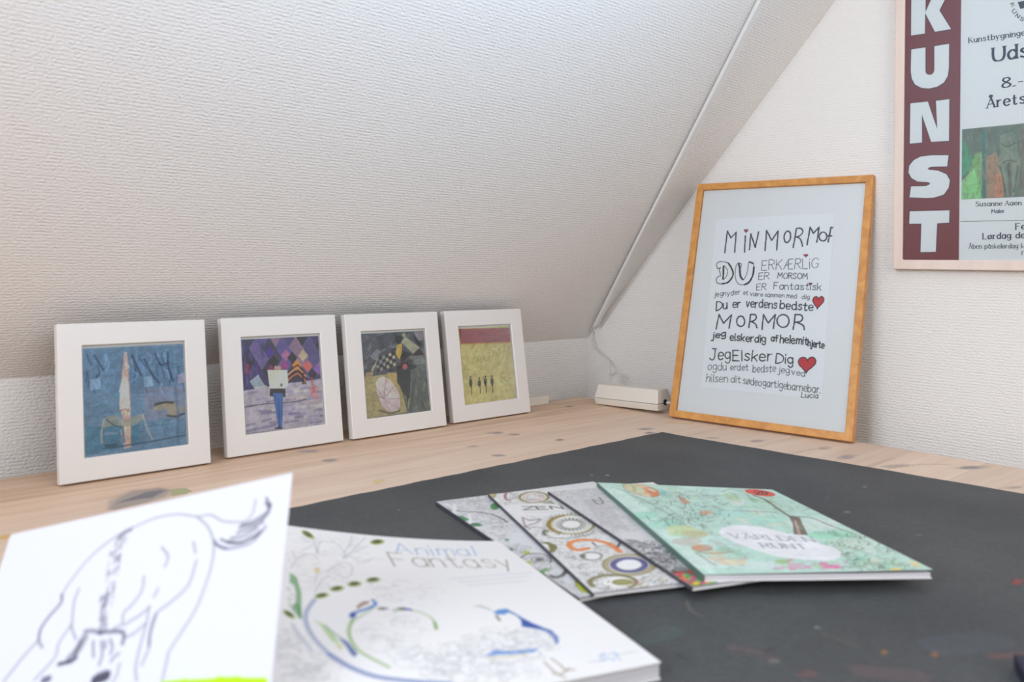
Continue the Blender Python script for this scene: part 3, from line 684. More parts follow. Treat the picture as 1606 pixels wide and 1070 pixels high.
ART['p2'] = """\
p 84 86 92 0 100 284 1594 1221 5 -22 -603 -1184 -78
p 170 155 110 0 100 299 918 624 34 178 -566 -8 -83 -783 -27
p 92 98 92 0 100 928 994 569 132 52 -840 -483 9
s 110 112 122 42 55 816 1351 46 73
s 90 92 110 42 55 666 1303 89 30
s 70 72 76 42 55 1074 1112 51 78
s 90 92 110 42 55 780 1481 33 19
s 44 46 54 42 55 344 1185 107 68
s 44 46 54 42 55 527 1459 111 71
s 70 72 76 42 55 1351 1306 65 10
s 124 124 130 42 55 1289 1001 36 37
s 90 92 110 42 55 453 1455 103 68
s 44 46 54 42 55 274 1144 49 68
s 110 112 122 42 55 314 1556 78 8
s 60 62 70 42 55 935 1241 47 13
s 90 92 110 42 55 1040 1516 88 19
s 60 62 70 42 55 1140 1544 61 60
s 70 72 76 42 55 1127 1103 88 7
s 70 72 76 42 55 715 1026 45 44
s 110 112 122 42 55 686 1172 90 61
s 60 62 70 42 55 1315 1492 126 33
s 90 92 110 42 55 710 977 84 5
s 44 46 54 42 55 657 1322 50 41
s 110 112 122 42 55 1238 1369 62 47
s 70 72 76 42 55 297 1132 106 39
s 110 112 122 42 55 1177 1208 39 57
s 44 46 54 42 55 1415 1299 76 73
s 110 112 122 42 55 450 1423 99 69
s 110 112 122 42 55 315 1013 47 75
s 124 124 130 42 55 1006 1569 35 25
s 124 124 130 42 55 641 1584 108 27
s 70 72 76 42 55 946 1493 39 50
s 124 124 130 42 55 419 1345 43 49
s 90 92 110 42 55 937 1074 97 25
s 90 92 110 42 55 1306 1246 39 12
s 60 62 70 42 55 410 1114 107 15
s 90 92 110 42 55 1299 1433 83 52
s 90 92 110 42 55 740 1480 82 77
s 124 124 130 42 55 349 1208 86 47
s 110 112 122 42 55 902 1252 88 73
s 60 62 70 42 55 1298 1195 130 8
s 124 124 130 42 55 1137 1505 105 40
s 60 62 70 42 55 1302 1097 100 6
s 90 92 110 42 55 1321 1414 122 60
s 110 112 122 42 55 862 1430 91 12
s 90 92 110 42 55 1067 1316 36 23
s 90 92 110 42 55 1177 1515 35 57
s 44 46 54 42 55 921 1564 109 31
s 124 124 130 42 55 270 1030 87 74
s 60 62 70 42 55 1273 1496 67 26
s 70 72 76 42 55 513 1462 37 17
s 90 92 110 42 55 1432 1317 112 40
s 90 92 110 42 55 487 1062 34 8
s 110 112 122 42 55 1097 1563 58 54
s 44 46 54 42 55 879 1320 122 39
s 44 46 54 42 55 992 1437 35 30
s 124 124 130 42 55 343 1492 66 79
s 110 112 122 42 55 1343 999 134 75
s 90 92 110 42 55 319 1339 68 29
s 44 46 54 42 55 655 1073 67 21
s 124 124 130 42 55 623 1304 122 37
s 90 92 110 42 55 497 1351 58 20
s 70 72 76 42 55 328 1478 67 72
s 70 72 76 42 55 354 1011 122 44
s 110 112 122 42 55 1146 1436 87 31
s 90 92 110 42 55 1056 1307 57 62
s 60 62 70 42 55 856 1292 33 77
s 60 62 70 42 55 389 1598 115 8
s 124 124 130 42 55 642 1162 82 64
s 60 62 70 42 55 1034 1325 123 42
s 124 124 130 42 55 870 1358 125 19
s 60 62 70 42 55 912 1078 108 17
s 70 72 76 42 55 285 1192 29 43
s 90 92 110 42 55 739 980 37 28
s 70 72 76 42 55 784 1162 52 31
s 44 46 54 42 55 1047 1104 34 29
s 110 112 122 42 55 329 1493 105 54
s 124 124 130 42 55 806 1372 104 15
s 90 92 110 42 55 542 1472 96 37
s 110 112 122 42 55 1423 955 109 40
s 70 72 76 42 55 686 1094 118 35
s 110 112 122 42 55 1405 1200 135 77
s 90 92 110 42 55 1334 1394 58 44
s 70 72 76 42 55 490 1272 121 43
s 90 92 110 42 55 505 985 33 60
s 60 62 70 42 55 964 1452 116 26
s 60 62 70 42 55 661 1346 39 69
s 60 62 70 42 55 771 986 31 20
s 90 92 110 42 55 1296 1108 101 64
s 124 124 130 42 55 699 1119 119 40
s 70 72 76 42 55 294 1000 41 38
s 124 124 130 42 55 466 1079 89 11
s 44 46 54 42 55 890 1422 96 77
s 128 126 96 35 45 674 287 100 3
s 128 126 96 35 45 511 389 44 -4
s 128 126 96 35 45 857 702 55 -5
s 150 140 96 35 45 1021 619 92 -2
s 190 170 110 35 45 739 844 100 -4
s 170 160 120 35 45 465 735 112 -1
s 128 126 96 35 45 706 453 34 11
s 128 126 96 35 45 1044 801 86 4
s 128 126 96 35 45 560 493 114 -4
s 170 160 120 35 45 298 343 55 3
s 190 170 110 35 45 599 307 67 8
s 170 160 120 35 45 951 360 95 -5
s 150 140 96 35 45 576 658 124 5
s 128 126 96 35 45 362 824 94 -1
s 128 126 96 35 45 313 647 63 13
s 190 170 110 35 45 445 868 53 -4
s 170 160 120 35 45 771 855 70 -3
s 170 160 120 35 45 799 338 123 -12
s 128 126 96 35 45 391 463 110 -7
s 170 160 120 35 45 497 461 104 -1
s 128 126 96 35 45 1047 536 115 -10
s 170 160 120 35 45 946 796 104 9
s 150 140 96 35 45 352 619 82 3
s 190 170 110 35 45 1059 545 69 4
s 190 170 110 35 45 759 852 55 11
s 170 160 120 35 45 949 508 54 6
s 170 160 120 35 45 283 402 73 1
s 170 160 120 35 45 555 774 94 -1
s 170 160 120 35 45 565 828 104 11
s 128 126 96 35 45 966 277 53 11
s 128 126 96 35 45 937 804 68 4
s 190 170 110 35 45 660 843 47 14
s 170 160 120 35 45 752 813 105 10
s 150 140 96 35 45 284 392 98 -1
s 150 140 96 35 45 435 836 113 -8
s 150 140 96 35 45 490 667 47 10
s 170 160 120 35 45 665 555 67 8
s 150 140 96 35 45 652 634 34 2
s 150 140 96 35 45 866 743 29 10
s 128 126 96 35 45 658 796 37 10
s 150 140 96 35 45 691 392 39 2
s 170 160 120 35 45 542 341 33 -2
s 190 170 110 35 45 698 315 90 4
s 190 170 110 35 45 783 707 84 -4
s 190 170 110 35 45 530 759 86 1
s 150 140 96 35 45 312 573 102 -10
s 170 160 120 35 45 750 494 66 2
s 150 140 96 35 45 742 581 67 0
s 190 170 110 35 45 400 584 27 17
s 128 126 96 35 45 717 487 89 -9
s 170 160 120 35 45 951 404 80 10
s 190 170 110 35 45 435 498 90 6
s 190 170 110 35 45 425 450 95 5
s 150 140 96 35 45 933 425 33 12
s 150 140 96 35 45 502 387 54 -4
s 170 160 120 35 45 805 555 35 -1
s 170 160 120 35 45 307 423 43 7
s 170 160 120 35 45 765 801 119 9
s 170 160 120 35 45 426 863 93 10
s 150 140 96 35 45 802 312 119 -1
s 110 118 112 35 45 1181 1082 -30 -96
s 84 90 84 35 45 1150 323 7 -91
s 84 90 84 35 45 1374 851 13 -83
s 60 66 70 35 45 1231 738 -10 -47
s 70 78 78 35 45 1226 757 -2 -79
s 140 140 110 35 45 1265 611 12 -55
s 140 140 110 35 45 1183 915 22 -55
s 140 140 110 35 45 1344 940 16 -79
s 70 78 78 35 45 1377 432 2 -70
s 60 66 70 35 45 1187 412 21 -73
s 140 140 110 35 45 1502 453 -7 -113
s 84 90 84 35 45 1427 612 -28 -69
s 110 118 112 35 45 1204 343 15 -83
s 110 118 112 35 45 1213 382 -4 -59
s 60 66 70 35 45 1258 588 -24 -92
s 84 90 84 35 45 1278 916 8 -118
s 60 66 70 35 45 1190 514 -4 -73
s 84 90 84 35 45 1407 1088 8 -126
s 110 118 112 35 45 1240 346 -25 -56
s 110 118 112 35 45 1500 283 11 -95
s 140 140 110 35 45 1282 724 6 -123
s 110 118 112 35 45 1538 898 4 -76
s 60 66 70 35 45 1572 1043 6 -71
s 60 66 70 35 45 1545 780 1 -72
s 110 118 112 35 45 1303 837 19 -51
s 60 66 70 35 45 1500 824 -15 -51
s 60 66 70 35 45 1257 1007 -8 -62
s 60 66 70 35 45 1527 817 -25 -67
s 60 66 70 35 45 1228 1112 15 -127
s 70 78 78 35 45 1220 598 21 -119
s 140 140 110 35 45 1557 845 -20 -46
s 140 140 110 35 45 1434 408 20 -65
s 110 118 112 35 45 1269 504 -26 -68
s 70 78 78 35 45 1398 587 -26 -50
s 84 90 84 35 45 1252 583 10 -110
s 84 90 84 35 45 1437 580 -8 -126
s 60 66 70 35 45 1237 702 1 -100
s 110 118 112 35 45 1159 654 4 -113
s 110 118 112 35 45 1429 1021 15 -52
s 60 66 70 35 45 1148 369 4 -121
s 60 66 70 35 45 1149 636 -17 -92
s 70 78 78 35 45 1534 506 -14 -56
s 60 66 70 35 45 1303 493 -26 -58
s 110 118 112 35 45 1349 756 -25 -49
s 84 90 84 35 45 1192 920 4 -77
s 84 90 84 35 45 1415 385 -30 -91
s 70 78 78 35 45 1492 1004 11 -110
s 110 118 112 35 45 1183 927 12 -128
s 110 118 112 35 45 1534 1040 -3 -95
s 84 90 84 35 45 1236 836 -13 -102
s 110 118 112 35 45 1500 384 29 -54
s 60 66 70 35 45 1285 824 -22 -111
s 70 78 78 35 45 1217 997 -2 -73
s 60 66 70 35 45 1180 541 -10 -43
s 60 66 70 35 45 1151 477 15 -80
s 110 118 112 35 45 1425 436 3 -52
s 140 140 110 35 45 1463 729 -31 -108
s 110 118 112 35 45 1257 610 -25 -123
s 60 66 70 35 45 1145 559 10 -80
s 140 140 110 35 45 1256 381 12 -89
s 60 66 70 35 45 1380 476 1 -108
s 84 90 84 35 45 1347 733 -19 -98
s 70 78 78 35 45 1116 379 25 -59
s 70 78 78 35 45 1114 409 -1 -62
s 70 78 78 35 45 1245 686 -33 -123
s 60 66 70 35 45 1409 420 -5 -78
s 110 118 112 35 45 1256 1080 8 -119
s 70 78 78 35 45 1208 663 -29 -99
s 84 90 84 35 45 1510 349 21 -71
s 110 118 112 35 45 1547 1095 -31 -128
p 172 168 138 0 90 1061 1434 88 93 273 -199 -143 -90
p 170 170 130 0 90 1087 1573 68 19 7 -66 -54 -8
p 34 34 36 0 90 957 1568 151 -50 -88 -103 -75 25
p 28 28 30 0 90 1061 1305 191 -65 -155 -109 -80 -16
p 24 24 26 0 90 1278 1227 142 79 86 -93 -166 -33
p 36 34 36 0 90 1297 1553 173 -162 -7 -65 -126 94
p 150 135 140 0 90 1328 1595 177 4 -1 -144 -84 -18
p 206 170 80 0 90 966 1396 106 16 -15 -150 -62 -103 -56 89
p 128 132 130 0 90 1194 1189 283 15 34 -144 -184 -9
p 130 132 140 0 90 436 1238 146 116 70 -46 -112 -140
p 150 148 140 0 85 570 1221 29 -36 -35 -31 -29 36
p 40 40 46 0 80 633 1235 30 -35 -36 -31 -29 35
p 150 148 140 0 85 697 1250 30 -35 -36 -32 -29 36
p 40 40 46 0 80 762 1265 29 -35 -35 -32 -30 36
p 196 184 140 0 85 827 1281 30 -36 -37 -32 -29 36
p 40 40 46 0 80 892 1296 30 -36 -36 -32 -30 36
p 40 40 46 0 80 572 1162 29 -35 -35 -31 -29 35
p 150 148 140 0 85 635 1177 30 -36 -36 -31 -29 36
p 40 40 46 0 80 699 1191 30 -35 -36 -31 -29 35
p 196 184 140 0 85 764 1206 30 -36 -36 -31 -30 36
p 40 40 46 0 80 829 1221 30 -36 -37 -31 -29 36
p 196 184 140 0 85 894 1236 30 -36 -36 -31 -30 35
p 150 148 140 0 85 574 1104 29 -36 -35 -31 -29 36
p 40 40 46 0 80 638 1118 29 -36 -35 -31 -30 36
p 150 148 140 0 85 702 1132 29 -35 -36 -31 -29 35
p 40 40 46 0 80 766 1147 30 -36 -36 -31 -30 36
p 196 184 140 0 85 831 1162 30 -36 -36 -32 -30 36
p 40 40 46 0 80 896 1176 30 -35 -36 -32 -30 36
p 40 40 46 0 80 576 1045 29 -35 -35 -31 -29 35
p 150 148 140 0 85 640 1059 29 -35 -35 -31 -29 35
p 40 40 46 0 80 704 1073 29 -35 -35 -31 -30 35
p 196 184 140 0 85 768 1088 30 -36 -36 -31 -30 36
p 40 40 46 0 80 833 1102 30 -36 -36 -31 -30 36
p 196 184 140 0 85 898 1117 30 -36 -36 -31 -30 36
p 190 184 130 0 80 442 1030 123 137 -32 -81 -70 -89
p 190 160 110 0 70 354 995 122 1 -20 -81 -145 2
p 196 165 90 0 70 747 965 151 -11 5 -211 -74 27
p 42 46 50 0 95 932 1036 187 62 220 -59 -18 -42 -122 -23 -17 -298 14 -129 -62 -37 -22 -146 -44 216 -96 72 -52 131
p 190 100 105 0 90 1147 1031 -4 -14 -9 -12 -12 -10 -15 -6 -17 -1 -16 4 -13 7 -11 12 -6 13 -1 15 4 14 9 12 12 10 15 6 16 1 16 -4 14 -7 11 -11 6 -14 1 -15
s 190 165 100 30 70 907 784 56 -89 65 -259
p 214 194 188 0 100 509 818 55 68 102 23 120 -62 113 -146 52 -131 -9 -167 -77 -65 -128 -7 -139 108 -80 213
s 140 110 130 11 80 634 559 -131 198
s 140 110 130 11 80 634 559 79 315
s 140 110 130 11 80 634 559 244 186
s 140 110 130 11 80 634 559 315 -31
s 140 110 130 11 80 634 559 259 -193
s 140 110 130 11 80 634 559 104 -218
s 140 110 130 11 80 634 559 -95 50
p 186 164 172 0 45 634 559 315 -31 -29 -144 -182 -47 -128 100
s 60 60 60 30 70 543 383 193 -62 180 18
s 190 180 120 20 70 1127 511 -28 -145
s 120 130 110 30 60 1191 760 -38 -252"""
ART['p3'] = """\
p 158 70 80 0 100 326 1601 1258 -25 -31 -275 -1213 31
p 208 190 118 0 100 340 1332 1213 -31 18 -1041 -1247 19
s 196 140 70 35 70 341 1336 537 -15 676 -16
s 206 200 124 50 40 575 757 106 1
s 186 178 96 50 40 963 367 124 -3
s 186 178 96 50 40 1498 759 186 -6
s 206 200 124 50 40 614 1137 184 -5
s 212 206 140 50 40 1149 1192 170 1
s 192 186 110 50 40 1185 430 97 2
s 192 186 110 50 40 1092 342 115 3
s 192 186 110 50 40 1504 1100 115 -6
s 212 206 140 50 40 502 356 114 -1
s 192 186 110 50 40 754 460 136 -3
s 212 206 140 50 40 938 374 155 1
s 206 200 124 50 40 1465 558 86 8
s 212 206 140 50 40 1182 1042 181 -1
s 212 206 140 50 40 451 827 142 -3
s 192 186 110 50 40 1263 837 81 -1
s 212 206 140 50 40 1402 1198 150 -8
s 206 200 124 50 40 896 360 96 -5
s 186 178 96 50 40 714 1205 139 -8
s 212 206 140 50 40 1492 941 101 5
s 192 186 110 50 40 614 352 179 -11
s 206 200 124 50 40 1352 855 189 -2
s 186 178 96 50 40 977 334 129 -5
s 212 206 140 50 40 1428 797 99 -2
s 186 178 96 50 40 330 900 131 -9
s 212 206 140 50 40 361 694 118 1
s 206 200 124 50 40 1046 983 129 2
s 212 206 140 50 40 1487 982 129 2
s 212 206 140 50 40 546 1108 161 5
s 186 178 96 50 40 667 913 162 -11
s 186 178 96 50 40 697 1062 168 -7
s 212 206 140 50 40 1083 612 72 4
s 206 200 124 50 40 1133 1032 178 5
s 186 178 96 50 40 677 645 179 -7
s 186 178 96 50 40 1296 1214 201 -5
s 212 206 140 50 40 1351 901 181 -11
s 192 186 110 50 40 1005 845 132 5
s 192 186 110 50 40 716 870 115 -1
s 192 186 110 50 40 543 1285 186 5
s 192 186 110 50 40 898 298 157 -15
s 212 206 140 50 40 1275 583 134 -7
s 206 200 124 50 40 1314 381 186 -1
s 186 178 96 50 40 1323 1202 194 1
s 206 200 124 50 40 1318 342 142 -13
s 192 186 110 50 40 527 998 146 -1
s 192 186 110 50 40 322 424 68 -5
s 206 200 124 50 40 1323 1185 91 -3
s 206 200 124 50 40 469 526 181 -2
s 186 178 96 50 40 864 708 114 3
s 206 200 124 50 40 612 770 114 -1
s 192 186 110 50 40 1285 469 65 -5
s 212 206 140 50 40 1420 378 73 2
s 212 206 140 50 40 536 1220 108 0
s 206 200 124 50 40 760 1089 102 -4
s 212 206 140 50 40 1163 874 70 -2
s 206 200 124 50 40 823 633 133 0
s 212 206 140 50 40 1044 832 111 0
s 212 206 140 50 40 770 595 120 -7
s 206 200 124 50 40 1178 1183 120 1
s 212 206 140 50 40 1437 861 195 0
s 192 186 110 50 40 424 628 183 -4
s 110 44 54 12 60 1084 1394 40 -15
s 110 44 54 12 60 1013 1555 24 18
s 110 44 54 12 60 415 1561 20 23
s 110 44 54 12 60 561 1569 52 -13
s 110 44 54 12 60 1287 1397 60 25
s 110 44 54 12 60 982 1384 18 19
s 110 44 54 12 60 908 1406 22 17
s 110 44 54 12 60 1410 1526 32 8
s 110 44 54 12 60 1281 1492 23 -7
s 110 44 54 12 60 1025 1392 33 -1
s 110 44 54 12 60 791 1490 32 -15
s 110 44 54 12 60 889 1352 36 16
s 110 44 54 12 60 524 1430 51 12
s 110 44 54 12 60 921 1455 48 23
s 110 44 54 12 60 527 1555 52 24
s 110 44 54 12 60 922 1464 48 -11
s 110 44 54 12 60 653 1528 41 -4
s 110 44 54 12 60 602 1426 58 -6
s 110 44 54 12 60 1135 1461 58 8
s 110 44 54 12 60 652 1524 16 5
s 110 44 54 12 60 780 1528 31 -3
s 110 44 54 12 60 1222 1516 64 2
s 110 44 54 12 60 1013 1454 58 20
s 110 44 54 12 60 966 1454 52 21
h 150 146 84 16 55 386 913 834 156 -790 -14 "MAGM
h 150 146 84 16 50 1187 597 177 7 -143 141 "E
s 160 150 84 10 50 719 894 44 6
s 160 150 84 10 50 594 1150 37 14
s 160 150 84 10 50 1232 796 22 -3
s 160 150 84 10 50 623 1171 38 22
s 160 150 84 10 50 1215 1101 43 1
s 160 150 84 10 50 740 895 16 -6
s 160 150 84 10 50 1150 1087 27 12
s 160 150 84 10 50 1019 1239 25 7
s 160 150 84 10 50 829 1148 36 26
s 160 150 84 10 50 722 988 17 1
s 160 150 84 10 50 1002 1186 46 24
s 160 150 84 10 50 434 813 26 19
s 160 150 84 10 50 1077 1089 38 15
s 160 150 84 10 50 1125 1102 42 26
s 160 150 84 10 50 982 974 19 9
s 160 150 84 10 50 676 905 36 10
s 160 150 84 10 50 527 951 32 -4
s 160 150 84 10 50 1179 901 22 26
s 160 150 84 10 50 508 1107 37 12
s 160 150 84 10 50 866 927 28 1
s 160 150 84 10 50 555 1234 38 18
s 160 150 84 10 50 849 882 26 0
s 160 150 84 10 50 695 827 16 10
s 160 150 84 10 50 578 887 25 2
s 160 150 84 10 50 733 988 38 3
s 160 150 84 10 50 1174 1177 22 -6
s 90 40 46 20 60 936 1333 294 39
s 120 60 50 12 60 342 1342 342 4
p 52 48 34 0 95 512 741 -2 -8 -3 -6 -5 -5 -6 -3 -6 -1 -6 1 -4 4 -4 6 -2 7 0 8 2 8 4 6 4 5 6 3 6 1 6 -1 5 -4 3 -6 2 -7 0 -8
p 52 48 34 0 95 465 716 52 -5 4 -79 -21 -62 -8 -136 -21 -15 8 136 -17 18 -19 66
s 120 112 60 12 50 435 577 -12 -61
p 52 48 34 0 95 709 704 -2 -7 -4 -7 -5 -5 -5 -3 -6 -1 -6 2 -5 4 -4 5 -2 8 0 7 2 8 4 7 5 5 6 3 6 1 5 -2 5 -4 4 -6 2 -7 0 -8
p 52 48 34 0 95 661 679 53 -5 4 -80 -18 -34 -7 -116 -21 -13 6 117 -17 16 -23 37
s 120 112 60 12 50 630 539 -13 -61
p 52 48 34 0 95 851 724 -1 -7 -4 -7 -5 -5 -6 -3 -6 -1 -6 2 -5 4 -4 5 -2 8 0 8 2 7 4 7 5 5 6 3 6 1 6 -2 5 -4 4 -5 2 -8 -1 -8
p 52 48 34 0 95 803 699 53 -5 4 -80 -20 -46 -7 -126 -21 -13 7 125 -18 17 -21 50
s 120 112 60 12 50 772 558 -14 -62
p 52 48 34 0 95 1007 718 -2 -7 -4 -7 -5 -5 -6 -3 -6 -1 -6 1 -5 5 -4 5 -2 8 0 8 2 7 4 7 5 5 6 4 6 0 6 -1 5 -4 4 -6 2 -8 0 -8
p 52 48 34 0 95 958 693 54 -5 4 -81 -21 -46 -7 -127 -22 -13 8 126 -18 17 -22 50
s 120 112 60 12 50 926 551 -14 -62
l 52 48 34 12 90 799 731 -24 -15 28 -45"""
ART['b1'] = """\
R 150 150 155 8 65 23 -109 635 69 -133 555 -158 640 -110 174 -152 117 -231 -30 "420,2,7,35
R 150 150 155 8 60 -126 1416 231 30 92 324 57 267 -77 571 -156 488 -99 -83 31 -803 "200,2,6,40
s 80 70 74 22 85 -66 177 90 194 111 96
s 76 70 72 26 85 160 498 106 62 89 136 30 170 -6 130
s 235 236 240 36 85 142 170 -66 172 -115 173
s 235 236 240 30 85 68 136 4 171
s 235 236 240 36 85 126 591 -67 186 -164 216
s 228 230 236 30 85 -114 932 -19 161 -112 319
p 30 130 50 0 90 561 464 -57 78 -52 19 -17 -51 28 -91 57 -80 54 -20 16 52 -29 93
p 28 120 64 0 90 49 681 -39 42 -49 3 -30 -39 6 -58 39 -43 50 -3 30 39 -7 59
p 40 140 80 0 90 58 746 -24 27 -30 2 -18 -24 5 -36 24 -28 30 -2 18 24 -5 37
p 22 110 62 0 90 107 953 -35 33 -46 -1 -31 -34 3 -48 36 -34 46 1 31 35 -4 48
p 60 150 90 0 90 104 975 -22 23 -26 1 -16 -21 4 -31 22 -23 26 -1 16 21 -4 31
p 70 130 130 0 90 146 1491 -19 21 -22 2 -11 -17 6 -27 19 -21 21 -2 12 17 -6 27
p 50 130 120 0 90 55 1752 -20 22 -23 2 -12 -19 5 -28 21 -22 23 -2 12 19 -6 28
p 170 196 60 0 90 159 1888 -29 30 -31 4 -15 -25 10 -40 28 -30 32 -4 15 25 -10 40
p 176 204 50 0 90 36 2126 -27 31 -26 6 -11 -23 12 -39 27 -31 27 -6 10 23 -12 39
s 70 78 80 22 85 -50 2104 4 -27 7 -27 12 -26 15 -25 18 -23 21 -20 24 -16 25 -13 26 -9 26 -3 25 0 24 6 22 10 19 14 15 18 12 22 8 24 3 26 -1 27 -5 27 -10 27 -13 26 -17 24 -20 21
s 90 94 96 14 85 212 2109 -20 22 -26 14 -30 4 -28 -7 -23 -17 -13 -24 -3 -27 9 -28 19 -22 26 -15 30 -4 29 7 23 17 14 25 2 28 -9 27
p 60 62 64 0 80 185 2097 -9 11 -12 8 -14 5 -14 0 -14 -4 -11 -8 -8 -10 -4 -13 1 -14 5 -13 8 -12 12 -8 14 -5 15 0 14 4 11 8 8 11 4 13 -1 13 -5 14
s 24 52 44 42 85 256 2374 -97 103 -106 40 -15 -56
s 80 170 50 42 85 77 2311 -96 82 1 163 -11 151
s 60 150 50 50 85 -4 2337 -9 100
s 140 140 120 12 70 117 2155 39 107 -95 106
s 140 140 120 12 70 -28 2176 66 117 114 32
s 140 140 120 12 70 119 1973 -95 48
s 140 140 120 12 70 2 2683 -35 209
s 140 140 120 12 70 -70 2801 26 158
p 206 214 20 0 95 203 2580 8 64 -6 135 -32 145 -43 31 -43 -80 32 -136
s 130 150 30 16 85 202 2600 -80 140 -32 155"""
